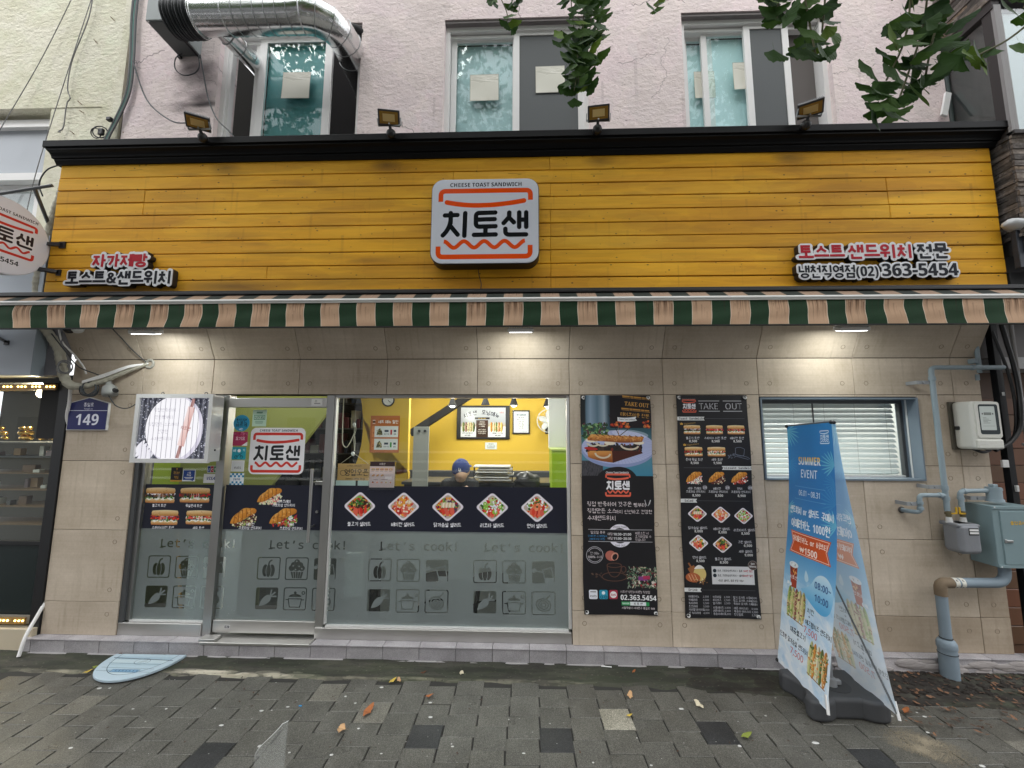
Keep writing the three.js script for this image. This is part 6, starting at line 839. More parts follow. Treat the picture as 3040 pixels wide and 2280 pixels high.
  wire('lamp_cable', 'grey cable from the cable bundle to the left floodlight', [[-3.815, 5.55, 0.04], [-3.6, 5.1, 0.06], [-3.2, 4.75, 0.2], [-2.85, 4.55, 0.4], [-2.7, 4.5, 0.47]], 0.0065, cable); wire('fan_cable', 'black cable looped under the extractor box', [[-3.3, 5.6, 0.05], [-3.36, 5.55, 0.05], [-3.36, 5.44, 0.04], [-3.28, 5.38, 0.03], [-3.17, 5.4, 0.03], [-3.13, 5.46, 0.03], [-3.14, 5.6, 0.04]], 0.0055, cable); wire('fan_cable', 'black cable from the extractor box down to the cornice', [[-3.13, 5.6, 0.03], [-3.08, 5.4, 0.03], [-2.98, 5.1, 0.06], [-2.75, 4.75, 0.2], [-2.5, 4.5, 0.36], [-2.42, 4.41, 0.38]], 0.006, cable);
  wire('sign_cable', 'black cable arcing from the cornice end to the round sign strut', [[-4.05, 4.26, 0.3], [-4.2, 4.2, 0.3], [-4.28, 4.08, 0.28], [-4.27, 3.98, 0.25]], 0.006, cable);
}
// blue house number plate
{
  const t = thing('number_plate', 'dark blue house-shaped address plate with white number 149', 'address plate', [-3.852, 2.012, 0.001]);
  const sh = (k) => poly([[-0.19 * k, -0.145 * k], [0.19 * k, -0.145 * k], [0.19 * k, 0.105 * k], [0.0, 0.155 * k], [-0.19 * k, 0.105 * k]]);
  part(t, 'rim', extrude(sh(1), 0.012, 0.004, 4), white); part(t, 'plate_face', fit(extrude(sh(0.95), 0.002)), print(768, 600, (x, w, h) => { x.fillStyle = '#1d2260'; x.fillRect(0, 0, w, h); text(x, '통일로', w / 2, 128, 74, '#e8e9f4', { w: 0.12 }); x.fillStyle = '#e8e9f4'; x.font = '44px sans-serif'; x.textAlign = 'center'; x.fillText('Tongil-ro', w / 2, 222); x.fillRect(0, 236, w, 9); x.font = 'bold 292px sans-serif'; x.fillText('149', w / 2, 515); }, { roughness: 0.35 }), [0, 0, 0.0165]);
}
// back-lit picture box
{
  const t = thing('picture_lightbox', 'lit aluminium picture box showing dough and a rolling pin on the left pier', 'light box', [-2.94, 1.889, 0.0]);
  part(t, 'casing', rbox(0.675, 0.58, 0.13, 0.006, 0, 0, 0.067), alu);
  part(t, 'frame', [span(-0.345, 0.345, 0.262, 0.296, 0.125, 0.15), span(-0.345, 0.345, -0.296, -0.262, 0.125, 0.15), span(-0.345, -0.312, -0.262, 0.262, 0.125, 0.15), span(0.312, 0.345, -0.262, 0.262, 0.125, 0.15)], alu);
  const pic = canvasTex(768, 640, (x, w, h) => {
    x.fillStyle = '#1a1c2c'; x.fillRect(0, 0, w, h); const r = rng(21); for (let i = 0; i < 1500; i++) { x.fillStyle = ['#0b0c14', '#c9cce0', '#565c78', '#f0f0ff'][Math.floor(r() * 4)]; const q = 1 + r() * 7; x.beginPath(); x.ellipse(r() * w, r() * h, q, q * 0.6, r() * 3, 0, 7); x.fill(); }
    x.fillStyle = '#eceaf4'; for (let i = 0; i < 5; i++) { x.beginPath(); x.ellipse(30 + i * 26, 520 + i * 30, 90, 24, -0.9, 0, 7); x.fill(); }
    x.fillStyle = '#d2cde0'; x.beginPath(); x.ellipse(400, 330, 312, 352, 0, 0, 7); x.fill(); x.fillStyle = '#fbf9ff'; x.beginPath(); x.ellipse(376, 318, 296, 338, 0, 0, 7); x.fill();
    x.save(); x.translate(520, 320); x.rotate(0.2); const g = x.createLinearGradient(-40, 0, 40, 0); g.addColorStop(0, '#f4d8d6'); g.addColorStop(0.6, '#e6b9b2'); g.addColorStop(1, '#c98f88'); x.fillStyle = g; x.fillRect(-38, -230, 76, 420); x.fillStyle = '#8f5550'; x.fillRect(-18, 190, 36, 130); x.fillRect(-18, -320, 36, 90); x.fillStyle = '#a5615c'; text(x, '치토샌', 0, 0, 40, '#a5615c'); x.restore();
    ['직접반죽하여', '만든빵부터', '직접만든 소스까지', '건강한', '수제샌드위치'].forEach((s, i) => text(x, s, 270, 128 + i * 76, 42, '#9a96a8', { w: 0.06, font: 'normal', sx: 0.95 }));
    for (let i = 0; i < 14; i++) { const a = i * 56 + 18, q = x.createLinearGradient(a - 22, 0, a + 22, 0); q.addColorStop(0, 'rgba(255,255,255,0)'); q.addColorStop(0.5, 'rgba(255,255,255,.36)'); q.addColorStop(1, 'rgba(255,255,255,0)'); x.fillStyle = q; x.fillRect(a - 22, 0, 44, h); }
  });
  part(t, 'lit_picture', panelFlat(0.624, 0.524, 0, 0, 0.131), std({ color: rgb(0.05, 0.05, 0.05), emissive: rgb(1, 1, 1), emissiveMap: pic, emissiveIntensity: 0.58, roughness: 0.25 }));
  part(t, 'tube_line', Array.from({ length: 13 }, (_, i) => span(-0.262 + i * 0.0435, -0.26 + i * 0.0435, -0.258, 0.258, 0.133, 0.1345)), std({ color: rgb(0.08, 0.08, 0.12), roughness: 0.4 }));
  part(t, 'hook', [at(new THREE.TorusGeometry(0.012, 0.004, 6, 16), -0.2, 0.308, 0.05), at(new THREE.TorusGeometry(0.012, 0.004, 6, 16), 0.2, 0.308, 0.05)], darkSteel); part(t, 'lock', at(cyl(0.008, 0.008, 0.006, 14), 0.34, -0.19, 0.07, 0, 0, Math.PI / 2), black);
  const L = new THREE.RectAreaLight(new THREE.Color(0.95, 0.96, 1), 0.8, 0.6, 0.5); L.position.set(0, 0, 0.156); L.rotation.y = Math.PI; t.add(L);
}
// ---------------------------------------------------------------- hanging menu banners
function hanging(name, label, x0, y0, y1, w, mat, seed) {
  const t = thing(name, label, 'banner', [x0 + w / 2, (y0 + y1) / 2, 0.004]), h = y1 - y0, g = new THREE.PlaneGeometry(w, h, 14, 40), p = g.attributes.position;
  for (let i = 0; i < p.count; i++) { const u = p.getX(i) / w, v = p.getY(i) / h; p.setZ(i, 0.004 + 0.0035 * Math.sin(u * 7 + seed) * Math.cos(v * 9 + seed) + 0.003 * Math.abs(u) ** 3 * 8 * (v < -0.42 ? 1.5 : 0.3)); p.setX(i, p.getX(i) + 0.003 * Math.sin(v * 17 + seed) * Math.sign(u) * Math.abs(u) * 2); }
  g.computeVertexNormals(); mat.side = THREE.DoubleSide; part(t, 'banner_sheet', g, mat);
  const ey = new THREE.TorusGeometry(0.0105, 0.0035, 8, 20), tie = new THREE.TorusGeometry(0.012, 0.004, 6, 16, 4.4);
  for (const [a, b] of [[-1, 1], [1, 1], [-1, -1], [1, -1]]) { const e = part(t, 'eyelet', ey, steel, [a * (w / 2 - 0.022), b * (h / 2 - 0.02), 0.008]); part(e, 'cable_tie', tie, white, [0.004, -0.002, 0.006], [0, 0.3, a + b * 2]); }
  return t;
}
const MW = 680, MH = 2040;                                        // 0.6 m x 1.8 m
hanging('menu_banner', 'tall black banner with a toasted sandwich photo, opening hours and phone number', 0.602, 0.371, 2.189, 0.606, print(MW, MH, (x, w, h) => {
  x.fillStyle = '#17161b'; x.fillRect(0, 0, w, h); const r = rng(101), U = w / 430, P = (px, py) => [px * U, py * (h / 1350)];   // 430 x 1350 as measured
  x.save(); x.scale(U, h / 1350);
  let g = x.createLinearGradient(0, 0, 430, 0); g.addColorStop(0, '#171b1e'); g.addColorStop(0.06, '#1b2226'); g.addColorStop(0.08, '#5d7688'); g.addColorStop(0.14, '#8ba0b4'); g.addColorStop(0.24, '#5f7a8c'); g.addColorStop(0.34, '#9fb0be'); g.addColorStop(0.4, '#39505e'); g.addColorStop(0.44, '#191b22'); g.addColorStop(1, '#14141a'); x.fillStyle = g; x.fillRect(0, 0, 430, 225);
  g = x.createLinearGradient(0, 215, 0, 515); g.addColorStop(0, '#2f5560'); g.addColorStop(0.5, '#5d8c9c'); g.addColorStop(1, '#3f86a4'); x.fillStyle = g; x.fillRect(0, 205, 430, 310);
  x.fillStyle = '#171319'; x.fillRect(180, 0, 250, 212); for (let i = 0; i < 46; i++) { x.fillStyle = ['rgba(250,120,50,.75)', 'rgba(220,60,30,.6)', 'rgba(255,170,90,.6)'][Math.floor(r() * 3)]; const a = r() < 0.55 ? 185 + r() * 110 : 380 + r() * 50; x.beginPath(); x.arc(a, 165 + r() * 42, 3 + r() * 8, 0, 7); x.fill(); }
  x.fillStyle = '#4b4a50'; x.fillRect(0, 420, 130, 95); for (let i = 0; i < 200; i++) { x.fillStyle = 'rgba(20,20,26,.4)'; x.fillRect(r() * 130, 420 + r() * 95, 2, 12); }
  x.fillStyle = '#8f9cc8'; x.beginPath(); x.ellipse(222, 346, 226, 118, 0, 0, 7); x.fill(); x.fillStyle = '#b3bbe0'; x.beginPath(); x.ellipse(226, 334, 222, 108, 0, 0, 7); x.fill(); x.strokeStyle = 'rgba(110,120,170,.45)'; x.lineWidth = 1.5; for (let i = 0; i < 60; i++) { const a = (i / 60) * Math.PI * 2; x.beginPath(); x.moveTo(226 + Math.cos(a) * 150, 336 + Math.sin(a) * 66); x.lineTo(226 + Math.cos(a) * 220, 336 + Math.sin(a) * 106); x.stroke(); } x.fillStyle = 'rgba(225,228,250,.5)'; x.beginPath(); x.ellipse(300, 250, 110, 26, 0.1, 0, 7); x.fill();
  blobs(x, r, 190, 12, 182, 150, 96, ['#2f5a2a', '#4f8046', '#1f3d22', '#86a877', '#2a4a3c', '#5a2f3a'], 5, 16, 0.5);
  const br = (y, hh) => { let q = x.createLinearGradient(0, y, 0, y + hh); q.addColorStop(0, '#e2a95e'); q.addColorStop(0.5, '#c98340'); q.addColorStop(1, '#8d4e22'); x.fillStyle = q; };
  br(345, 75); x.beginPath(); x.moveTo(30, 340); x.lineTo(186, 352); x.lineTo(190, 432); x.quadraticCurveTo(80, 420, 40, 398); x.fill(); x.fillStyle = '#4a1f14'; x.beginPath(); x.moveTo(186, 352); x.lineTo(360, 346); x.lineTo(374, 372); x.lineTo(190, 434); x.fill();
  x.fillStyle = '#28201e'; x.fillRect(40, 322, 330, 36); blobs(x, r, 60, 34, 312, 340, 44, ['#141216', '#2e2a2a', '#45342c', '#7a2a20'], 5, 14); x.fillStyle = '#b32a26'; x.beginPath(); x.ellipse(58, 344, 42, 10, 0.1, 0, 7); x.fill();
  x.lineWidth = 11; x.strokeStyle = '#d8cdb8'; for (const [a, b, q, w2] of [[70, 310, 34, 18], [130, 306, 38, 20], [296, 322, 52, 26], [130, 372, 46, 30]]) { x.beginPath(); x.ellipse(a, b, q, w2, 0.05, 0.1, 3.1); x.stroke(); } x.fillStyle = '#ece2d0'; for (const [a, b] of [[175, 308], [350, 305], [60, 292]]) { x.beginPath(); x.ellipse(a, b, 34, 13, 0.05, 0, 7); x.fill(); }
  br(252, 50); x.beginPath(); x.moveTo(36, 278); x.lineTo(62, 252); x.lineTo(384, 268); x.lineTo(372, 300); x.quadraticCurveTo(250, 312, 200, 302); x.lineTo(40, 292); x.fill(); x.strokeStyle = 'rgba(60,26,10,.85)'; x.lineWidth = 4; for (let i = 0; i < 9; i++) { x.beginPath(); x.moveTo(92 + i * 34, 254 + i); x.lineTo(110 + i * 34, 264 + i); x.stroke(); } blobs(x, r, 60, 44, 262, 320, 36, ['rgba(120,60,20,.4)', 'rgba(250,210,140,.35)'], 3, 10);
  x.strokeStyle = '#2a1a1c'; x.lineWidth = 4; for (const [a, b, c, d] of [[172, 125, 235, 262], [236, 262, 340, 178]]) { x.beginPath(); x.moveTo(a, b); x.lineTo(c, d); x.stroke(); } x.strokeStyle = '#b98d6a'; x.lineWidth = 2; x.beginPath(); x.moveTo(226, 160); x.lineTo(232, 262); x.stroke();
  x.fillStyle = '#eceef2'; x.beginPath(); x.moveTo(225, 142); x.quadraticCurveTo(280, 152, 340, 138); x.lineTo(334, 152); x.lineTo(344, 164); x.quadraticCurveTo(280, 178, 226, 168); x.fill(); x.fillStyle = '#333'; x.font = 'italic 15px sans-serif'; x.textAlign = 'center'; x.save(); x.translate(282, 162); x.rotate(0.03); x.fillText('Cheese Toast Sandwich', 0, 0, 100); x.restore();
  x.save(); x.translate(345, 62); x.rotate(0.1); x.fillStyle = '#d9a24a'; x.font = 'bold 36px serif'; x.textAlign = 'center'; x.fillText('TAKE OUT', 0, 12, 150); x.strokeStyle = '#c99240'; x.lineWidth = 8; x.setLineDash([46, 3, 20, 2]); for (const y of [-48, 32]) { x.beginPath(); x.moveTo(-92, y); x.lineTo(78, y); x.stroke(); x.lineWidth = 3; x.beginPath(); x.moveTo(-90, y + 9); x.lineTo(84, y + 9); x.stroke(); x.lineWidth = 8; } x.setLineDash([]); text(x, '테이크아웃 전문', -8, 68, 26, '#d9a24a', { w: 0.1 }); x.restore();
  x.fillStyle = '#17161b'; x.fillRect(0, 515, 430, 835); x.beginPath(); x.moveTo(96, 515); x.quadraticCurveTo(130, 462, 220, 458); x.quadraticCurveTo(300, 458, 330, 515); x.fill();
  x.fillStyle = '#e8e8ec'; x.font = 'bold 18px sans-serif'; x.textAlign = 'center'; x.fillText('Cheese Toast Sandwich', 216, 500, 140); logo(x, 136, 484, 164, 165, { bun: '#e8684f', ink: '#f2f2f6', latin: 0, thick: 40 });
  const T = (s, a, b, z, o = {}) => text(x, s, a, b, z, o.c || '#ecdfe2', { align: 'left', w: 0.1, ...o });
  T('직접 반죽하여 갓구운', 30, 690, 30); T('빵부터', 308, 694, 26); T('직접만든 소스', 30, 732, 30); T('까지 신선하고 건강한', 196, 736, 25); T('수제샌드위치', 30, 776, 31);
  x.strokeStyle = '#e8e8ec'; x.lineWidth = 2.4; for (const a of [-1, 1]) { x.beginPath(); x.moveTo(392 + a * 4, 700); x.quadraticCurveTo(388 + a * 12, 680, 392 + a * 16, 662); x.stroke(); x.beginPath(); x.moveTo(392 + a * 10, 690); x.lineTo(392 + a * 18, 664); x.stroke(); }
  x.fillStyle = '#ece8f4'; x.beginPath(); x.arc(222, 882, 70, 0, 7); x.fill(); x.fillStyle = '#17161b'; x.beginPath(); x.arc(222, 882, 46, 0, 7); x.fill(); x.fillRect(30, 846, 392, 72); x.strokeStyle = '#d8d6dc'; x.lineWidth = 2.4; for (const y of [846, 919]) { x.beginPath(); x.moveTo(32, y); x.lineTo(416, y); x.stroke(); }
  T('매장', 148, 872, 17); T('배달', 148, 898, 17); x.fillStyle = '#f2f2f4'; x.font = 'bold 21px sans-serif'; x.textAlign = 'left'; x.fillText('10:30~21:00', 182, 880, 108); x.fillText('11:00~20:30', 182, 906, 108); T('★', 132, 885, 14); T('★', 298, 885, 14);
  T('일요일 휴무', 46, 864, 18); T('단체주문 시 예약필수', 30, 886, 13, { c: '#3f9ad8' }); T('(10개 이상 주문)', 40, 904, 13, { c: '#3f9ad8' }); T('재료소진 시', 312, 866, 17); T('조기마감될 수', 312, 886, 17); T('있습니다', 312, 905, 17);
  x.fillStyle = '#444'; x.font = '14px sans-serif'; x.textAlign = 'center'; x.fillText('Cheese Toast', 222, 834, 90); x.fillText('TAKE OUT', 222, 946, 70);
  x.strokeStyle = '#c9c6ce'; x.lineWidth = 3; x.beginPath(); x.arc(70, 1000, 49, 0, 7); x.stroke(); x.beginPath(); x.arc(70, 1000, 41, 0.6, 2.6); x.stroke(); x.beginPath(); x.arc(70, 1000, 41, 3.6, 5.7); x.stroke(); text(x, '전 메뉴', 70, 990, 18, '#d8d0d4', { w: 0.09 }); text(x, '100% 수제', 70, 1012, 18, '#d8d0d4', { w: 0.09 });
  x.fillStyle = '#b96a5c'; x.beginPath(); x.ellipse(165, 1003, 32, 30, 0.3, 0, 7); x.fill(); x.fillStyle = '#d99a86'; x.beginPath(); x.ellipse(188, 1008, 20, 26, 0.5, 0, 7); x.fill(); x.fillStyle = '#1a1014'; x.beginPath(); x.ellipse(189, 1010, 14, 19, 0.5, 0, 7); x.fill(); x.fillRect(186, 1018, 5, 46);
  x.strokeStyle = '#5d3f34'; x.lineWidth = 5; x.beginPath(); x.ellipse(184, 1060, 42, 13, 0, 0, 7); x.stroke(); x.beginPath(); x.moveTo(142, 1062); x.quadraticCurveTo(148, 1128, 184, 1130); x.quadraticCurveTo(220, 1128, 226, 1062); x.stroke(); x.beginPath(); x.ellipse(238, 1084, 14, 18, 0, 0, 7); x.stroke(); x.beginPath(); x.ellipse(184, 1128, 72, 26, 0, 0, 7); x.stroke(); blobs(x, r, 9, 50, 1106, 60, 26, ['#4a3730', '#5c463c'], 5, 9);
  blobs(x, r, 260, 262, 1070, 168, 120, ['#3f6a4c', '#557f58', '#27402f', '#7c8f78', '#c8b7a2', '#6b2a34', '#8f9a8c'], 4, 13, 0.35); x.fillStyle = '#8a3f86'; x.fillRect(322, 1124, 52, 24); x.fillStyle = '#b4305a'; x.fillRect(350, 1120, 40, 20); blobs(x, r, 14, 300, 1150, 120, 30, ['#ddd5ca', '#a83238'], 4, 10);
  const ic = (a, c) => { x.fillStyle = c; x.beginPath(); x.roundRect ? x.roundRect(a, 1206, 50, 54, 8) : x.rect(a, 1206, 50, 54); x.fill(); }; ic(32, '#e4e6ee'); ic(92, '#2a98b8'); ic(150, '#b03448'); x.fillStyle = '#444'; x.font = '21px sans-serif'; x.fillText('eats', 57, 1248); x.fillRect(40, 1216, 34, 4); x.fillStyle = '#e8f4f8'; x.beginPath(); x.arc(117, 1224, 10, 0, 7); x.fill(); x.strokeStyle = '#123'; x.lineWidth = 3; for (const a of [106, 130]) { x.beginPath(); x.arc(a, 1248, 7, 0, 7); x.stroke(); } x.fillStyle = '#eee'; x.beginPath(); x.arc(175, 1234, 20, 0, 7); x.fill(); x.fillStyle = '#b03448'; x.font = 'bold 16px sans-serif'; x.fillText('GoG', 175, 1240, 30);
  T('치토샌 냉천(서대문) 직영점', 216, 1216, 15); x.fillStyle = '#f6f6f8'; x.font = 'bold 41px sans-serif'; x.textAlign = 'left'; x.fillText('02.363.5454', 216, 1264, 208); x.fillStyle = '#2f9a5a'; x.fillRect(222, 1274, 50, 22); x.fillRect(364, 1274, 18, 22); x.fillStyle = '#e6eaee'; x.fillRect(272, 1274, 92, 22); x.fillStyle = '#e8f4ec'; x.font = 'bold 14px sans-serif'; x.fillText('NAVER', 226, 1290, 42); text(x, '치 토 샌', 318, 1285, 15, '#333'); T('서울특별시 서대문구 통일로 149', 222, 1310, 14);
  x.restore();
}, { roughness: 0.55 }), 1);
hanging('menu_banner', 'tall black take-out price list banner with rows of sandwiches, salads and drinks', 1.43, 0.358, 2.191, 0.606, print(MW, MH, (x, w, h) => {
  x.fillStyle = '#19181c'; x.fillRect(0, 0, w, h); x.save(); x.scale(w / 440, h / 1365); const white2 = '#dcdbe0', T = (s, a, b, z, o = {}) => text(x, s, a, b, z, o.c || white2, { w: 0.12, ...o }), N = (s, a, b, z = 20, al = 'center') => { x.fillStyle = '#e4e2e0'; x.font = 'bold ' + z + 'px sans-serif'; x.textAlign = al; x.fillText(s, a, b); };
  x.fillStyle = '#d8b0a8'; x.font = '9px sans-serif'; x.textAlign = 'center'; x.fillText('Cheese Toast Sandwich', 78, 30, 84); logo(x, 32, 20, 94, 96, { bun: '#d8604a', ink: '#eceaf0', latin: 0, thick: 42 });
  x.fillStyle = '#b9b8bd'; x.font = '54px sans-serif'; x.textAlign = 'left'; x.fillText('TAKE', 140, 92, 132); x.fillText('OUT', 302, 92, 110); x.fillStyle = '#19181c'; for (const a of [150, 178, 216, 248, 322, 356, 392]) x.fillRect(a, 50, 2.5, 44); x.fillStyle = '#b9b8bd'; for (const [a, b, q] of [[138, 36, 130], [290, 36, 116], [138, 102, 132], [290, 102, 118]]) x.fillRect(a, b, q, 5);
  const ribbon = (s, y, x0, x1, right) => { x.fillStyle = '#dfe0e0'; x.beginPath(); if (right) { x.moveTo(440, y); x.lineTo(x0, y); x.lineTo(x0 + 8, y + 12); x.lineTo(x0, y + 24); x.lineTo(440, y + 24); } else { x.moveTo(0, y); x.lineTo(x1, y); x.lineTo(x1 - 8, y + 12); x.lineTo(x1, y + 24); x.lineTo(0, y + 24); } x.fill(); x.strokeStyle = '#6d6c72'; x.lineWidth = 1.6; x.beginPath(); right ? (x.moveTo(30, y + 12), x.lineTo(x0, y + 12)) : (x.moveTo(x1, y + 12), x.lineTo(420, y + 12)); x.stroke(); x.fillStyle = '#26262a'; x.font = 'bold 18px monospace'; x.textAlign = 'center'; x.fillText(s, right ? (x0 + 440) / 2 : x1 / 2, y + 18); };
  ribbon('Toast Sandwich', 140, 0, 172);
  const sg = (a, b) => { x.fillStyle = '#d6a544'; x.beginPath(); x.moveTo(a, b); x.lineTo(a + 6, b + 6); x.lineTo(a + 10, b - 2); x.lineTo(a + 15, b + 6); x.lineTo(a + 20, b); x.lineTo(a + 18, b + 14); x.lineTo(a + 2, b + 14); x.fill(); x.save(); x.translate(a + 24, b + 14); x.rotate(-0.12); x.font = 'italic bold 15px serif'; x.textAlign = 'left'; x.fillStyle = '#a8863f'; x.fillText('Signature', 0, 0); x.restore(); };
  sg(16, 178); sg(32, 312); [['bulgogi', 34, 192, '불고기 토샌', 8], ['spicy', 174, 192, '스파이스 치킨 토샌', 9], ['bacon', 306, 192, '베이컨 토샌', 10]].forEach(([s, a, b, n, k]) => { sandwich(x, a, b, 112, 60, s, k); T(n, a + 58, 276, 17); N('8,500', a + 60, 303); });
  [['pork', 36, 330, '훈제 목살 토샌', '8,500'], ['shrimp', 176, 330, '새우 토샌', '9,500']].forEach(([s, a, b, n, q], k) => { sandwich(x, a, b, 118, 62, s, k + 20); T(n, a + 60, 412, 17); N(q, a + 62, 440); });
  x.strokeStyle = '#6e7486'; x.lineWidth = 3; x.beginPath(); x.moveTo(350, 340); x.quadraticCurveTo(376, 326, 404, 346); x.lineTo(398, 384); x.quadraticCurveTo(372, 396, 350, 378); x.closePath(); x.stroke(); x.beginPath(); x.moveTo(336, 374); x.lineTo(420, 396); x.lineTo(434, 408); x.moveTo(330, 384); x.lineTo(424, 410); x.stroke(); blobs(x, rng(5), 12, 306, 372, 44, 32, ['#596072', '#7e8698'], 3, 9, 0.3);
  ribbon('Croissant Sandwich', 452, 262, 0, true); [['새우 크래미', '8,500', ['#f1ead2', '#e88', '#eee']], ['베이컨', '8,500', ['#7c2f26', '#efe6c8', '#40241a']], ['연어', '8,900', ['#d8432e', '#f2f2ee', '#9a3a2a']]].forEach(([n, q, f], i) => { const a = 36 + i * 138; croissant(x, a, 488, 112, 84, f, 30 + i); T(n, a + 52, 592, 17); T('크로와상 샌드위치', a + 58, 612, 15.5); N(q, a + 62, 642); x.fillStyle = '#77757c'; x.beginPath(); x.arc(a + 116, 586, 15, 0, 7); x.fill(); T('2개', a + 116, 586, 15); });
  ribbon('Salad', 656, 0, 102); [['chk', 100, 748, '닭가슴살 샐러드', '8,000'], ['bac', 240, 752, '베이컨 샐러드', '8,000'], ['ric', 376, 758, '리코타치즈 샐러드', '8,500'], ['sal', 100, 925, '연어 샐러드', '8,500'], ['bul', 240, 932, '불고기 샐러드', '8,500']].forEach(([s, a, b, n, q], i) => { salad(x, a, b, 60, s, 50 + i); T(n, a, b + 86, 17); N(q, a + 4, b + 113); });
  T('그린 샐러드', 416, 916, 17, { align: 'right' }); N('6,500', 416, 944, 20, 'right'); T('새우 샐러드', 418, 972, 17, { align: 'right' }); N('9,000', 418, 1000, 20, 'right');
  x.fillStyle = '#9a5f36'; x.save(); x.translate(66, 1100); x.rotate(-0.5); x.fillRect(-26, -40, 44, 60); x.fillRect(-8, -66, 10, 30); x.restore(); x.fillStyle = '#d9c078'; x.beginPath(); x.ellipse(96, 1108, 38, 42, 0, 0, 7); x.fill(); x.fillStyle = '#f2f0ea'; x.beginPath(); x.moveTo(62, 1080); x.quadraticCurveTo(92, 1034, 126, 1076); x.fill(); x.fillStyle = '#b8633a'; x.beginPath(); x.ellipse(54, 1130, 44, 28, 0.1, 0, 7); x.fill(); x.strokeStyle = '#e8c49a'; x.lineWidth = 3; for (let i = 0; i < 3; i++) { x.beginPath(); x.moveTo(28 + i * 18, 1112); x.lineTo(44 + i * 18, 1148); x.stroke(); } blobs(x, rng(3), 24, 70, 1136, 70, 28, ['#c9a45a', '#e8dcc0', '#8a5a30'], 3, 9, 0.4);
  x.fillStyle = '#dddddf'; x.fillRect(168, 1062, 252, 106); for (const [y, s, q] of [[1088, '토샌, 크로와상샌드위치 + 음료', '500원 할인'], [1116, '토샌, 크로와상샌드위치 + 샐러드', '1,000원 할인']]) { x.fillStyle = '#1c2a33'; x.beginPath(); x.arc(186, y, 11, 0, 7); x.fill(); text(x, s, 202, y, 13, '#333', { align: 'left', sx: 0.8 }); text(x, q, 412, y, 13, '#b0303a', { align: 'right', sx: 0.8 }); } text(x, '<토샌, 샐러드, 음료 변경 가능>', 280, 1146, 13, '#333', { sx: 0.8 });
  x.fillStyle = '#4f3f3a'; x.strokeStyle = '#b0a49c'; x.lineWidth = 2; x.beginPath(); x.arc(414, 1054, 27, 0, 7); x.fill(); x.stroke(); x.fillStyle = '#eee'; x.font = 'bold 15px sans-serif'; x.textAlign = 'center'; x.fillText('Set', 414, 1050); x.fillText('Menu', 414, 1066);
  ribbon('Drink', 1190, 0, 102); const rows = (X0, X1, list) => list.forEach(([n, q, y]) => { text(x, n, X0, y, 15, '#c9c8ce', { align: 'left', w: 0.11, sx: 0.84 }); x.fillStyle = '#c9c8ce'; x.font = '15px sans-serif'; x.textAlign = 'right'; x.fillText(q, X1, y + 6); });
  rows(22, 144, [['아메리카노', '2,500', 1240], ['카페라떼', '3,500', 1259], ['녹차라떼', '3,500', 1278], ['초코라떼', '3,500', 1297], ['카라멜 마끼아또', '4,000', 1316], ['샷 녹차라떼', '4,000', 1335]]); rows(166, 270, [['카모마일', '2,500', 1242], ['루이보스', '2,500', 1260], ['얼그레이', '2,500', 1278], ['자몽에이드', '3,800', 1304], ['레몬에이드', '3,800', 1322], ['복숭아에이드', '3,800', 1340]]); rows(288, 424, [['딸기 요거트 스무디', '4,500', 1244], ['망고 요거트 스무디', '4,500', 1262], ['복숭아 요거트 스무디', '4,500', 1280], ['레몬 아이스티', '3,500', 1306], ['복숭아 아이스티', '3,500', 1324], ['탄산음료', '2,500', 1342]]);
  x.fillStyle = '#5a595f'; x.fillRect(154, 1232, 1.6, 112); x.fillRect(279, 1232, 1.6, 112); x.restore();
}, { roughness: 0.55 }), 4);

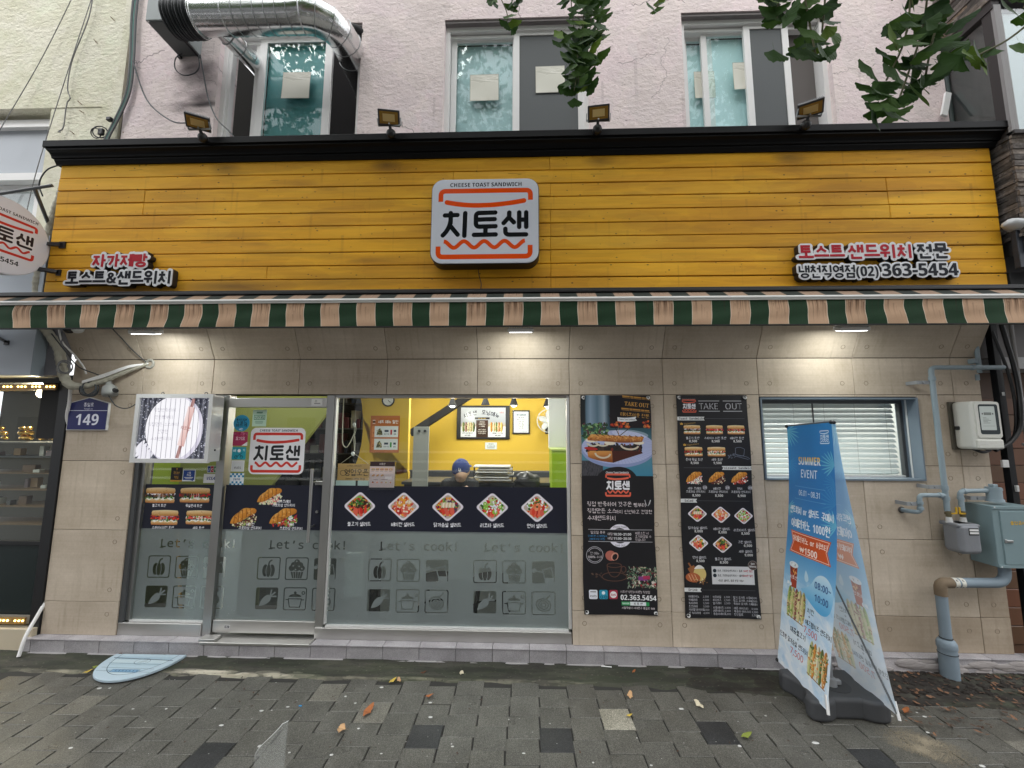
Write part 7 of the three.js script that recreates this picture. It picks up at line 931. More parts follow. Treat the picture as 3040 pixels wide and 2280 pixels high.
// ---------------------------------------------------------------- slatted window on the right
{
  const t = thing('slat_window', 'wide low window with blue grey metal reveal and white horizontal blinds', 'window'), m = std({ color: rgb(0.2, 0.25, 0.3), metalness: 0.2, roughness: 0.4 }), P = (n, mm, ...a) => part(t, n, span(...a), mm);
  P('reveal', m, 2.151, 2.163, 1.473, 2.17, -0.2, 0.008); P('reveal', m, 3.456, 3.468, 1.473, 2.17, -0.2, 0.012); P('reveal', m, 2.163, 3.456, 2.158, 2.17, -0.2, 0.01); P('sill', m, 2.163, 3.456, 1.472, 1.486, -0.2, 0.014); P('flange', alu, 3.452, 3.457, 1.486, 2.158, -0.1, -0.085);
  P('frame', alu, 2.163, 2.187, 1.486, 2.158, -0.165, -0.13); P('frame', darkSteel, 3.43, 3.456, 1.486, 2.158, -0.165, -0.13); P('frame', darkSteel, 2.187, 3.43, 2.128, 2.158, -0.165, -0.13); P('frame', alu, 2.187, 3.43, 1.486, 1.502, -0.165, -0.13); P('meeting_bar', darkSteel, 2.69, 2.697, 1.502, 2.128, -0.155, -0.143);
  P('glass_pane', glass, 2.187, 3.43, 1.502, 2.128, -0.152, -0.147); P('window_board', std({ color: rgb(0.12, 0.13, 0.12) }), 2.16, 3.46, 1.46, 1.49, -0.5, -0.2);
  const slatM = std({ color: rgb(0.72, 0.75, 0.76), roughness: 0.4 }), g = new THREE.CylinderGeometry(0.06, 0.06, 1, 6, 1, true, -0.42, 0.84).rotateZ(Math.PI / 2).rotateX(-Math.PI / 2).translate(0, -0.058, 0); slatM.side = THREE.DoubleSide;
  const sg = g.clone().scale(1.258, 1, 1); for (let i = 0; i < 14; i++) part(t, 'slat', sg, slatM, [2.812, 1.535 + i * 0.0445, -0.215], [0.78 + (i > 9 ? 0.25 : 0) + 0.03 * Math.sin(i * 2), 0, 0.002 * Math.sin(i)]);
  part(t, 'bottom_rail', rbox(1.235, 0.018, 0.04, 0.006, 2.808, 1.513, -0.215), slatM); part(t, 'head_rail', rbox(1.25, 0.04, 0.05, 0.004, 2.808, 2.165, -0.215), slatM);
  part(t, 'ladder_cord', [2.28, 2.55, 2.82, 3.09, 3.36].flatMap((x) => [rod([x, 1.51, -0.19], [x, 2.16, -0.19], 0.0014, 0.0014, 5)]), std({ color: rgb(0.4, 0.42, 0.42) }));
  solo('green_pot', 'small green plant pot behind the left corner of the slatted window', 'pot', [cyl(0.035, 0.028, 0.05, 18, 2.24, 1.517, -0.27), new THREE.IcosahedronGeometry(0.03, 1).scale(1.2, 0.6, 1).translate(2.24, 1.55, -0.27)], std({ color: rgb(0.12, 0.3, 0.05) })); solo('blue_tray', 'pale blue flat tray on the board behind the slatted window', 'tray', rbox(0.2, 0.008, 0.07, 0.003, 2.72, 1.498, -0.24), std({ color: rgb(0.3, 0.42, 0.6) }));
}
// ---------------------------------------------------------------- meters and pipes on the right
const pipeBlue = std({ color: rgb(0.27, 0.34, 0.38), roughness: 0.5, bumpMap: rough1, bumpScale: 0.001 });
{
  const m = thing('electricity_meter', 'weathered white electricity meter box with dark display window', 'electricity meter', [3.828, 1.932, 0]);
  const ivory = std({ color: rgb(0.66, 0.66, 0.61), roughness: 0.5, bumpMap: rough1, bumpScale: 0.002 });
  part(m, 'back_plate', rbox(0.23, 0.4, 0.02, 0.004, -0.005, 0.0, 0.012), std({ color: rgb(0.09, 0.08, 0.06), roughness: 0.8 })); part(m, 'body', rbox(0.215, 0.388, 0.165, 0.03, 0, 0.002, 0.1, 5), ivory);
  part(m, 'cover', extrude(roundRect(0.19, 0.29, 0.022), 0.006, 0.003), ivory, [0.003, 0.045, 0.182]); part(m, 'display_window', extrude(roundRect(0.15, 0.24, 0.016), 0.002), std({ color: rgb(0.05, 0.06, 0.065), roughness: 0.15 }), [0.006, 0.05, 0.19]);
  part(m, 'meter_face', fit(extrude(roundRect(0.115, 0.19, 0.006), 0.002)), print(256, 400, (x, w, h) => { x.fillStyle = '#c4ccc8'; x.fillRect(0, 0, w, h); x.fillStyle = '#4a524e'; x.fillRect(64, 104, 128, 42); x.fillStyle = '#7c847e'; x.fillRect(70, 110, 116, 30); x.fillStyle = '#5a605c'; for (let i = 0; i < 5; i++) x.fillRect(40, 190 + i * 22, 60 + ((i * 37) % 90), 6); x.fillRect(28, 112, 22, 26); x.fillRect(206, 112, 22, 26); x.fillRect(30, 330, 196, 3); }), [-0.004, 0.058, 0.1925]);
  part(m, 'terminal_cover', rbox(0.2, 0.075, 0.03, 0.012, 0.0, -0.148, 0.178), ivory); part(m, 'seal_clip', rbox(0.03, 0.03, 0.03, 0.008, -0.115, -0.02, 0.06), black);
  part(m, 'cable', [tube([[-0.05, -0.19, 0.1], [0.02, -0.215, 0.1], [0.1, -0.2, 0.08], [0.16, -0.15, 0.04], [0.2, 0.05, 0.02]], 0.012), tube([[0.02, -0.19, 0.12], [0.09, -0.19, 0.1], [0.15, -0.13, 0.04]], 0.008)], black);
  const gm = thing('gas_meter', 'grey die-cast gas meter with small counter window between two pipes', 'gas meter', [3.575, 1.055, 0.13]), gmM = std({ color: rgb(0.24, 0.25, 0.27), roughness: 0.5, bumpMap: rough1, bumpScale: 0.002, metalness: 0.2 });
  part(gm, 'body', rbox(0.165, 0.23, 0.15, 0.035, 0, -0.005, 0, 5), gmM); part(gm, 'flange', rbox(0.172, 0.03, 0.155, 0.012, 0, 0.095, -0.01), gmM); part(gm, 'counter_window', rbox(0.075, 0.055, 0.004, 0.002, 0.02, 0.055, 0.075), black); part(gm, 'counter_label', [rbox(0.066, 0.014, 0.003, 0.001, 0.02, 0.067, 0.0785), rbox(0.066, 0.014, 0.003, 0.001, 0.02, 0.045, 0.0785)], white);
  const brass = std({ color: rgb(0.2, 0.17, 0.1), metalness: 0.7, roughness: 0.5 }), yel = std({ color: rgb(0.6, 0.36, 0.02), roughness: 0.5 });
  for (const x of [-0.062, 0.048]) { part(gm, 'valve', [cyl(0.017, 0.017, 0.05, 14, x, 0.17, -0.02), cyl(0.024, 0.024, 0.016, 6, x, 0.175, -0.02)], brass); part(gm, 'union', cyl(0.018, 0.024, 0.045, 16, x, 0.125, -0.02), alu); part(gm, 'valve_lever', [rbox(0.012, 0.055, 0.01, 0.003, x + (x < 0 ? 0.045 : -0.04), 0.2, 0.0), bar([x, 0.178, 0], [x + (x < 0 ? 0.045 : -0.04), 0.178, 0], 0.01, 0.01)], yel); }
  const gp = thing('gas_pipe', 'pale blue gas pipe rising on the facade with side branches', 'pipe');
  const seg = (pts, r = 0.019, rad = 0.04) => part(gp, 'pipe_run', pipe(pts, r, rad), pipeBlue);
  seg([[4.1, 2.415, 0.105], [3.512, 2.415, 0.105], [3.513, 1.245, 0.105]]); seg([[3.513, 1.37, 0.105], [3.305, 1.37, 0.105], [3.305, 1.235, 0.105], [3.25, 1.235, 0.07], [3.245, 1.235, -0.01]], 0.017, 0.035); seg([[3.623, 1.25, 0.11], [3.623, 1.405, 0.11], [3.85, 1.412, 0.115]], 0.018, 0.035);
  const col = (x, y, z, r, h, ax) => part(gp, 'coupling', at(cyl(r, r, h, 18), x, y, z, 0, 0, ax ? Math.PI / 2 : 0), pipeBlue); col(3.513, 1.43, 0.105, 0.024, 0.035); col(3.513, 1.345, 0.105, 0.024, 0.03); col(3.47, 1.37, 0.105, 0.022, 0.02, 1); col(3.305, 1.31, 0.105, 0.022, 0.02); col(3.305, 1.265, 0.105, 0.022, 0.02); col(3.513, 2.32, 0.105, 0.024, 0.035); col(3.623, 1.35, 0.11, 0.022, 0.022); col(3.85, 2.415, 0.105, 0.023, 0.02, 1); col(3.66, 1.405, 0.11, 0.022, 0.02, 1);
  part(gp, 'regulator', [cyl(0.046, 0.046, 0.1, 24, 3.875, 1.39, 0.12), cyl(0.05, 0.05, 0.018, 24, 3.875, 1.425, 0.12), cyl(0.052, 0.055, 0.02, 24, 3.875, 1.338, 0.12), rbox(0.04, 0.025, 0.04, 0.006, 3.875, 1.452, 0.12)], pipeBlue);
  for (const [x, y, l] of [[3.513, 2.29, 0.12], [3.513, 1.435, 0.12], [3.305, 1.3, 0.1], [3.85, 1.35, 0.14]]) part(gp, 'wall_clip', [rbox(l, 0.03, 0.006, 0.001, x - l / 2, y, 0.1), rbox(0.006, 0.03, 0.1, 0.001, x - l, y, 0.05), at(cyl(0.01, 0.01, 0.008, 12), x - l * 0.6, y, 0.106, Math.PI / 2)], std({ color: rgb(0.34, 0.36, 0.38), metalness: 0.3, roughness: 0.5 }));
  part(gp, 'pipe_end', at(new THREE.TorusGeometry(0.02, 0.008, 8, 18), 3.245, 1.235, 0.004), std({ color: rgb(0.1, 0.09, 0.08) }));
  const cb = thing('gas_cabinet', 'blue green sheet metal gas cabinet cut by the right picture edge', 'cabinet', [3.915, 1.075, 0]), cm = std({ color: rgb(0.2, 0.28, 0.3), roughness: 0.5, bumpMap: rough1, bumpScale: 0.001 });
  part(cb, 'casing', rbox(0.33, 0.46, 0.2, 0.005, 0, 0, 0.105), cm); part(cb, 'cabinet_door', rbox(0.27, 0.4, 0.01, 0.003, 0.02, -0.005, 0.208), cm); part(cb, 'front_rim', [rbox(0.33, 0.022, 0.008, 0.002, 0, 0.219, 0.208), rbox(0.33, 0.022, 0.008, 0.002, 0, -0.219, 0.208)], cm);
  part(cb, 'latch', [rbox(0.05, 0.018, 0.012, 0.004, -0.075, -0.03, 0.218), rbox(0.018, 0.026, 0.008, 0.003, -0.1, -0.03, 0.216)], steel); part(cb, 'door_lettering', cutout(0.13, 0.05, 900, (x, k) => text(x, '출입금지', 0.065 * k, 0.025 * k, 0.026 * k, '#fff', { w: 0.12, sx: 1.1 }), 0.001), yel, [0.01, 0.105, 0.2132]); part(cb, 'rivet', [[-1, 1], [1, 1], [-1, -1]].map(([a, b]) => new THREE.SphereGeometry(0.005, 8, 6).translate(a * 0.15, b * 0.222, 0.212)), alu);
  const lp = thing('ground_pipe', 'thick grey blue pipe bending from the cabinet down into the soil with a rusty elbow', 'pipe'), rusty = std({ color: rgb(0.19, 0.14, 0.09), roughness: 0.8, bumpMap: rough1, bumpScale: 0.003 }), gb = std({ color: rgb(0.22, 0.28, 0.33), roughness: 0.6, bumpMap: rough1, bumpScale: 0.002 });
  part(lp, 'pipe_run', pipe([[3.87, 0.9, 0.13], [3.87, 0.71, 0.13], [3.45, 0.705, 0.13]], 0.036, 0.09, 22), gb); part(lp, 'pipe_elbow', pipe([[3.455, 0.705, 0.13], [3.368, 0.704, 0.13], [3.368, 0.61, 0.13]], 0.039, 0.085, 22), rusty); part(lp, 'pipe_run', pipe([[3.368, 0.62, 0.13], [3.368, 0.2, 0.13]], 0.036, 0.05, 22), gb);
  part(lp, 'sleeve', new THREE.LatheGeometry([[0.057, -0.03], [0.057, 0.225], [0.061, 0.228], [0.061, 0.262], [0.05, 0.285], [0.037, 0.29]].map(([a, b]) => new THREE.Vector2(a, b)), 28).translate(3.368, 0, 0.13), gb); part(lp, 'seam_ring', [at(new THREE.TorusGeometry(0.058, 0.0025, 6, 28), 3.368, 0.19, 0.13, Math.PI / 2), at(new THREE.TorusGeometry(0.038, 0.003, 6, 28), 3.368, 0.3, 0.13, Math.PI / 2)], blackMatt);
  const mark = print(256, 64, (x) => { x.fillStyle = '#d8d6cc'; x.fillRect(0, 0, 256, 64); x.fillStyle = '#222'; for (let i = 0; i < 4; i++) { x.beginPath(); x.arc(30 + i * 64, 24, 9, 0, 7); x.fill(); x.fillRect(18 + i * 64, 42, 26, 5); } }); for (const x of [3.475, 3.52]) part(lp, 'marking_band', at(new THREE.CylinderGeometry(0.0372, 0.0372, 0.032, 28, 1, true), x, 0.7055, 0.13, 0, 0, Math.PI / 2), mark);
}
// ---------------------------------------------------------------- right-hand neighbour
{
  const b = thing('stone_building', 'dark stacked-slate neighbouring building with a bay window at the right edge', 'building'), dark = std({ color: rgb(0.035, 0.033, 0.031), roughness: 0.95 });
  part(b, 'wall_core', [span(4.065, 7, 3.3, 4.28, -0.3, 0.4), span(4.06, 7, 5.62, 8, -0.3, 0.42)], dark);
  const slate = dataTex(256, 256, (u, v) => { const k = (fbm(u, v, 4, 30, 4, 71) - 0.5) * 90 + (fbm(u, v, 30, 30, 2, 3) - 0.5) * 50; return [clampB(118 + k), clampB(112 + k), clampB(108 + k)]; }), sm = [[0.5, 0.49, 0.48], [0.75, 0.72, 0.7], [0.34, 0.34, 0.35], [1.0, 0.93, 0.85], [1.15, 0.95, 0.74]].map((c) => std({ map: rep(slate, 2), bumpMap: rep(slate, 2), bumpScale: 0.006, roughness: 0.9, color: rgb(...c) })), r = rng(23);
  const stone = (x0, x1, y0, y1, z0, z1, k) => part(b, 'stone', metric(span(x0, x1, y0, y1, z0, z1), r() * 3, r() * 3), sm[k ?? Math.floor(r() * 3)]);
  for (let y = 3.42; y < 4.27;) { const h = 0.026 + r() * 0.026; for (let z = -0.02; z < 0.4;) { const l = Math.min(0.4 - z, 0.08 + r() * 0.2), o = r() * 0.014; stone(4.05 - o, 4.1, y, y + h - 0.004, z, z + l - 0.003, r() < 0.82 ? undefined : 1); z += l; } for (let x = 4.05; x < 4.75;) { const l = 0.1 + r() * 0.22, o = r() * 0.014; stone(x, x + l - 0.004, y, y + h - 0.004, 0.38, 0.404 + o, [0, 1, 3, 3, 1, 4][Math.floor(r() * 6)]); x += l; } y += h; }
  for (let y = 5.5; y < 6.15;) { const h = 0.03 + r() * 0.03; for (let z = -0.08; z < 0.43;) { const l = Math.min(0.43 - z, 0.12 + r() * 0.26), o = r() * 0.02; stone(4.04 - o, 4.12, y, y + h - 0.004, z, z + l - 0.003, [0, 1, 3, 4, 4, 1][Math.floor(r() * 6)]); z += l; } for (let x = 4.05; x < 4.7;) { const l = 0.12 + r() * 0.2; stone(x, x + l - 0.004, y, y + h - 0.004, 0.38, 0.43 + r() * 0.015); x += l; } y += h; }
  const wm = std({ color: rgb(0.04, 0.034, 0.034), roughness: 0.7 }), gm = std({ color: rgb(0.3, 0.29, 0.29), roughness: 0.8, bumpMap: rough1, bumpScale: 0.003 }), w = new THREE.Group(); w.name = 'window'; b.add(w);
  part(w, 'frame', [span(4.05, 4.1, 4.28, 5.5, -0.1, -0.045), span(4.05, 4.1, 4.28, 5.5, 0.33, 0.4), span(4.04, 4.1, 5.42, 5.5, -0.1, 0.42)], wm); part(w, 'corner_post', span(4.05, 4.105, 4.28, 5.45, 0.4, 0.425), gm); part(w, 'pane', span(4.07, 4.075, 4.28, 5.42, -0.045, 0.33), glass); part(w, 'mullion', span(4.055, 4.09, 4.28, 5.42, -0.03, -0.005), std({ color: rgb(0.12, 0.14, 0.14) })); part(w, 'blackout', span(4.13, 4.14, 4.28, 5.5, -0.1, 0.4), std({ color: rgb(0.04, 0.045, 0.047), roughness: 0.5 }));
  const fw = new THREE.Group(); fw.name = 'window'; b.add(fw); part(fw, 'pane', span(4.105, 5.4, 4.3, 5.42, 0.405, 0.41), glass); part(fw, 'window_film', span(4.105, 5.4, 4.3, 5.42, 0.36, 0.365), std({ color: rgb(0.34, 0.4, 0.44), roughness: 0.5 })); part(fw, 'sill', span(4.05, 5.4, 4.27, 4.3, 0.38, 0.44), wm);
  part(b, 'downpipe_edge', bar([3.94, 4.75, 0.05], [4.035, 5.0, 0.02], 0.05, 0.02), white);
  const sb = thing('black_sign_panel', 'dark blue black blank sign panel right of the yellow boards', 'sign panel'); part(sb, 'panel', rbox(1.2, 0.31, 0.04, 0.004, 4.62, 3.325, 0.36), std({ color: rgb(0.022, 0.027, 0.038), roughness: 0.5 })); part(sb, 'under_frame', span(4.02, 5.2, 3.03, 3.16, 0.0, 0.3), blackMatt);
  const tp = new THREE.SphereGeometry(0.2, 24, 12).scale(1.6, 0.35, 0.5), q = tp.attributes.position; for (let i = 0; i < q.count; i++) q.setY(i, q.getY(i) + 0.012 * Math.sin(q.getX(i) * 40)); tp.computeVertexNormals();
  const tarp = thing('rolled_sheet', 'bundle of white plastic sheet tied with wire above the black panel', 'plastic sheet', [4.27, 3.53, 0.36]); part(tarp, 'sheet_roll', tp, std({ color: rgb(0.52, 0.54, 0.56), roughness: 0.35 })); part(tarp, 'tie_wire', [tube([[-0.16, 0.09, 0.1], [-0.14, 0.04, 0.11], [-0.17, -0.02, 0.1], [-0.2, -0.05, 0.06]], 0.004), tube([[-0.22, 0.02, 0.09], [-0.15, 0.05, 0.105], [-0.08, 0.04, 0.11]], 0.004)], cable);
  const rs = thing('right_shop', 'neighbouring shop with brown glazed front and black upright post at the right edge', 'shop front'); part(rs, 'gap_wall', span(4.0, 4.1, -0.1, 3.05, -0.25, -0.1), blackMatt);
  part(rs, 'post', bar([4.155, -0.05, 0.0], [4.155, 3.0, 0.0], 0.05, 0.05), black); part(rs, 'back_wall', span(4.1, 7, 0, 2.42, -0.35, -0.25), std({ color: rgb(0.12, 0.062, 0.035), roughness: 0.5, bumpMap: grain, bumpScale: 0.002 })); for (let i = 0; i < 14; i++) part(rs, 'board', metric(slab(2.8, 0.145, 0.012, 0.003), i), std({ color: rgb(0.14 + (i % 3) * 0.02, 0.075, 0.042), roughness: 0.35 }), [5.58, 0.16 + i * 0.15, -0.25]); part(rs, 'lintel', [span(4.18, 7, 2.42, 2.52, -0.3, 0.0)], std({ color: rgb(0.42, 0.42, 0.42), roughness: 0.9, bumpMap: rough1, bumpScale: 0.003 })); part(rs, 'upper_wall', span(4.1, 7, 2.52, 3.05, -0.3, -0.05), std({ color: rgb(0.2, 0.19, 0.19), roughness: 0.9 })); part(rs, 'clip_plate', [rbox(0.02, 0.03, 0.006, 0.002, 4.155, 2.2, 0.03), rbox(0.05, 0.06, 0.02, 0.004, 4.08, 1.62, 0.04), rbox(0.02, 0.05, 0.02, 0.004, 4.15, 1.42, 0.04)], alu);
  solo('grey_riser', 'slim pale grey riser pipe in front of the brown glazed wall', 'pipe', [pipe([[4.235, 0.0, 0.08], [4.235, 2.95, 0.08]], 0.014), rod([4.2, 1.78, 0.08], [4.24, 1.78, 0.08], 0.012)], gm); solo('small_drain_pipe', 'short pale blue pipe behind the end of the top gas pipe', 'pipe', [pipe([[3.985, 2.62, 0.03], [3.985, 2.38, 0.03]], 0.016), rbox(0.04, 0.04, 0.05, 0.006, 3.94, 2.48, 0.03), at(cyl(0.014, 0.014, 0.05, 12), 3.95, 2.34, 0.04)], pipeBlue);
  const cbs = thing('black_cables', 'pair of thick black cables curving from the awning down past the electricity meter', 'cables'); part(cbs, 'cable', tube([[4.1, 2.85, 0.12], [4.13, 2.66, 0.12], [4.18, 2.4, 0.11], [4.2, 2.15, 0.1], [4.17, 1.92, 0.1], [4.08, 1.8, 0.1], [3.95, 1.73, 0.1]], 0.016), black); part(cbs, 'cable', tube([[4.03, 2.72, 0.12], [4.07, 2.56, 0.12], [4.14, 2.35, 0.1], [4.18, 2.1, 0.08], [4.15, 1.85, 0.07], [4.06, 1.76, 0.07]], 0.011), black);
}
// ---------------------------------------------------------------- A-shaped standing banner
{
  const t = thing('standing_banner', 'blue summer event A-shaped standing banner on a dark grey water base', 'standing banner');
  const paint = (x, w, h) => {
    x.save(); x.scale(w / 500, h / 1800); const r = rng(61); let g = x.createLinearGradient(0, 0, 0, 1800); g.addColorStop(0, '#2c86c6'); g.addColorStop(0.3, '#2f7cbe'); g.addColorStop(0.52, '#4f9ad2'); g.addColorStop(0.62, '#86bfe6'); g.addColorStop(0.74, '#cfe6f7'); g.addColorStop(1, '#eaf3fa'); x.fillStyle = g; x.fillRect(0, 0, 500, 1800);
    for (let i = 0; i < 240; i++) { x.fillStyle = r() < 0.6 ? 'rgba(255,255,255,.12)' : 'rgba(90,160,220,.1)'; x.beginPath(); x.ellipse(r() * 500, 1150 + r() * 650, 20 + r() * 60, 12 + r() * 24, r(), 0, 7); x.fill(); }
    const palm = (px, py, a, s, c) => { x.save(); x.translate(px, py); x.rotate(a); x.fillStyle = c; for (let i = -4; i <= 4; i++) { x.save(); x.rotate(i * 0.26); x.beginPath(); x.moveTo(0, 0); x.quadraticCurveTo(s * 0.5, -s * 0.075, s * (1 - Math.abs(i) * 0.07), 0); x.quadraticCurveTo(s * 0.5, s * 0.06, 0, 0); x.fill(); x.restore(); } x.restore(); };
    const lt = 'rgba(126,206,222,.75)', md = 'rgba(70,150,200,.55)'; palm(0, 30, 0.7, 170, lt); palm(0, 300, 0.5, 120, md); palm(500, 300, 3.4, 150, lt); palm(500, 560, 3.6, 170, md); palm(0, 640, 0.3, 110, lt); palm(500, 700, 3.3, 150, lt); palm(500, 420, 3.0, 120, md);
    logo(x, 370, 40, 100, 112, { bun: '#eaf4fa', ink: '#eaf4fa', latin: 0, thick: 30 });
    x.textAlign = 'center'; x.font = 'bold 82px sans-serif'; const grd = x.createLinearGradient(0, 240, 0, 310); grd.addColorStop(0, '#f2b62a'); grd.addColorStop(0.5, '#f4d98a'); grd.addColorStop(0.6, '#fff'); x.fillStyle = grd; x.fillText('SUMMER', 245, 305, 250); x.fillStyle = '#f2f8fc'; x.font = '84px sans-serif'; x.fillText('EVENT', 240, 402, 190); x.fillStyle = 'rgba(160,210,240,.7)'; x.fillRect(80, 472, 330, 2); x.fillRect(80, 566, 330, 2); x.fillStyle = '#eef6fb'; x.font = '54px sans-serif'; x.fillText('06.01 ~ 08.31', 245, 538, 240);
    const T = (s, a, b, z, o = {}) => text(x, s, a, b, z, o.c || '#f4f9fc', { w: 0.115, ...o }); T('샌드위치 or 샐러드 구매시', 250, 655, 58, { sx: 0.6 }); T('아메리카노 1000원', 245, 752, 72, { sx: 0.6 });
    x.fillStyle = '#d8581f'; x.beginPath(); x.moveTo(48, 812); x.lineTo(452, 812); x.lineTo(420, 892); x.lineTo(452, 972); x.lineTo(48, 972); x.lineTo(80, 892); x.closePath(); x.fill(); x.strokeStyle = '#f8e4d4'; x.lineWidth = 4; x.beginPath(); x.moveTo(62, 822); x.lineTo(436, 822); x.lineTo(408, 892); x.lineTo(436, 962); x.lineTo(62, 962); x.lineTo(92, 892); x.closePath(); x.stroke(); T('아메리카노 or 허브티', 250, 862, 48, { sx: 0.7, c: '#fdf0e6' }); T('₩1500', 250, 930, 60, { c: '#fdf0e6', sx: 0.8 });
    x.save(); x.translate(112, 1130); x.rotate(-0.06); x.fillStyle = '#a63a1e'; x.beginPath(); x.moveTo(-42, -60); x.lineTo(42, -60); x.lineTo(28, 92); x.lineTo(-28, 92); x.fill(); blobs(x, r, 20, -30, -50, 60, 50, ['#d98a3a', '#5c1f10', '#f0b060'], 5, 12); T('치토샌', 0, 20, 28); x.fillStyle = '#e8f1f6'; x.beginPath(); x.ellipse(0, -70, 50, 22, 0, 0, 7); x.fill(); x.fillStyle = '#4a3a34'; blobs(x, r, 6, -26, -80, 52, 14, ['#7a4a2a', '#fff'], 3, 8); x.restore(); blobs(x, r, 14, 50, 1190, 40, 40, ['#eef6fa', '#dceaf2'], 6, 14);
    g = x.createLinearGradient(0, 1050, 0, 1280); g.addColorStop(0, '#d4ecf8'); g.addColorStop(1, '#5ab0e4'); x.fillStyle = g; x.beginPath(); x.moveTo(190, 1200); x.quadraticCurveTo(270, 1170, 300, 1110); x.quadraticCurveTo(350, 1030, 420, 1056); x.quadraticCurveTo(490, 1090, 484, 1180); x.quadraticCurveTo(470, 1300, 380, 1300); x.quadraticCurveTo(300, 1290, 190, 1200); x.fill(); x.fillStyle = '#bfe0f2'; x.beginPath(); x.moveTo(232, 1060); x.quadraticCurveTo(206, 1130, 240, 1140); x.quadraticCurveTo(280, 1120, 232, 1060); x.fill(); x.fillStyle = '#1b4e8a'; x.font = 'bold 62px sans-serif'; x.textAlign = 'center'; x.fillText('08:00~', 388, 1150, 150); x.fillText('10:00', 380, 1232, 130);
    const cut = (a, b, s, c) => { for (let i = 0; i < 5; i++) { const q = x.createLinearGradient(a + i * 34 * s, 0, a + (i * 34 + 40) * s, 0); q.addColorStop(0, '#e6dcae'); q.addColorStop(0.45, c[i]); q.addColorStop(1, '#6a5a2a'); x.fillStyle = q; x.beginPath(); x.ellipse(a + (20 + i * 34) * s, b, 24 * s, 112 * s, 0.05, 0, 7); x.fill(); } blobs(x, r, 120, a, b - 90 * s, 180 * s, 180 * s, c, 3, 12, 0.6); x.strokeStyle = '#8a5e2c'; x.lineWidth = 6; x.beginPath(); x.moveTo(a, b + 100 * s); x.lineTo(a + 170 * s, b + 112 * s); x.stroke(); };
    cut(60, 1330, 1, ['#7ea23c', '#c3d07a', '#8a3d3a', '#e8d9a0', '#d9c486']); cut(300, 1600, 0.98, ['#c9d08a', '#e8932e', '#f2ead0', '#4c6a2a', '#d8843a']);
    T('치킨', 290, 1318, 36, { c: '#20303c' }); T('+', 280, 1356, 32, { c: '#20303c' }); T('에그햄치즈 샌드위치', 370, 1398, 36, { c: '#20303c', sx: 0.72 }); T('7,500', 300, 1450, 52, { c: '#c2352f', font: 'normal' }); T('매콤불고기', 185, 1510, 38, { c: '#20303c', sx: 0.8 }); T('+', 190, 1548, 32, { c: '#20303c' }); T('단호박 닭가슴살 샌드위치', 150, 1590, 36, { c: '#20303c', sx: 0.66 }); T('7,500', 190, 1648, 54, { c: '#c2352f', font: 'normal' }); x.restore();
  };
  const art = canvasTex(620, 1860, paint), backlitPrint = canvasTex(400, 1200, (x, w, h) => { paint(x, w, h); x.fillStyle = 'rgba(236,244,250,.55)'; x.fillRect(0, 0, w, h); });  // reverse of the print, whitened to show light coming through the sheet
  const patch = (tl, tr, br, bl, pw, flip) => { const nu = 10, nv = 48, g = new THREE.PlaneGeometry(1, 1, nu, nv), p = g.attributes.position, uv = g.attributes.uv, TL = V(...tl), TR = V(...tr), BR = V(...br), BL = V(...bl); for (let i = 0; i < p.count; i++) { const u = p.getX(i) + 0.5, v = 0.5 - p.getY(i), T = TL.clone().lerp(TR, u), B = BL.clone().lerp(BR, u), k = v ** pw, q = T.clone(); q.y = T.y + (B.y - T.y) * v; q.x = T.x + (B.x - T.x) * k + 0.008 * Math.sin(u * 5 + v * 6) * Math.sin(v * 3.1); q.z = T.z + (B.z - T.z) * v; p.setXYZ(i, q.x, q.y, q.z); uv.setXY(i, flip ? 1 - u : u, 1 - v); } g.computeVertexNormals(); return g; };
  const sheet = phys({ map: art, roughness: 0.6, side: THREE.DoubleSide, transmission: 0.22, thickness: 0 });
  part(t, 'banner_sheet', patch([2.3, 1.918, 0.1], [2.298, 1.944, 0.6], [2.03, 0.12, 0.725], [2.064, 0.12, 0.154], 1.5, false), sheet);
  part(t, 'banner_sheet', patch([2.326, 1.918, 0.1], [2.326, 1.94, 0.6], [2.437, 0.12, 0.76], [2.472, 0.12, 0.222], 1.7, true), phys({ map: backlitPrint, roughness: 0.7, side: THREE.DoubleSide, transmission: 0.6, thickness: 0 }));
  part(t, 'pole', [rod([2.24, 0.13, 0.47], [2.28, 1.0, 0.4], 0.014), rod([2.28, 1.0, 0.4], [2.312, 1.85, 0.35], 0.01, 0.005)], std({ color: rgb(0.3, 0.31, 0.32), roughness: 0.4, metalness: 0.4 })); part(t, 'pole_foot', [cyl(0.03, 0.036, 0.05, 20, 2.24, 0.155, 0.47), rbox(0.05, 0.03, 0.03, 0.006, 2.27, 0.16, 0.48)], std({ color: rgb(0.25, 0.26, 0.27) }));
  const rodM = std({ color: rgb(0.12, 0.13, 0.14), roughness: 0.5 }); part(t, 'support_rod', [rod([2.29, 1.0, 0.38], [2.435, 0.13, 0.75], 0.006), rod([2.285, 1.0, 0.42], [2.036, 0.13, 0.718], 0.006), rod([2.285, 0.9, 0.4], [2.3, 0.26, 0.3], 0.006), rod([2.305, 1.925, 0.1], [2.305, 1.95, 0.6], 0.006)], rodM); part(t, 'rod_tip', [rod([2.445, 0.19, 0.725], [2.437, 0.1, 0.762], 0.011, 0.009), rod([2.05, 0.2, 0.695], [2.031, 0.1, 0.728], 0.011, 0.009)], alu); part(t, 'end_cap', [[2.297, 1.946, 0.6], [2.314, 1.944, 0.6], [2.3, 1.92, 0.1], [2.065, 0.125, 0.155], [2.3, 0.255, 0.3]].map(([a, b, c]) => new THREE.SphereGeometry(0.014, 12, 10).translate(a, b, c)), black);
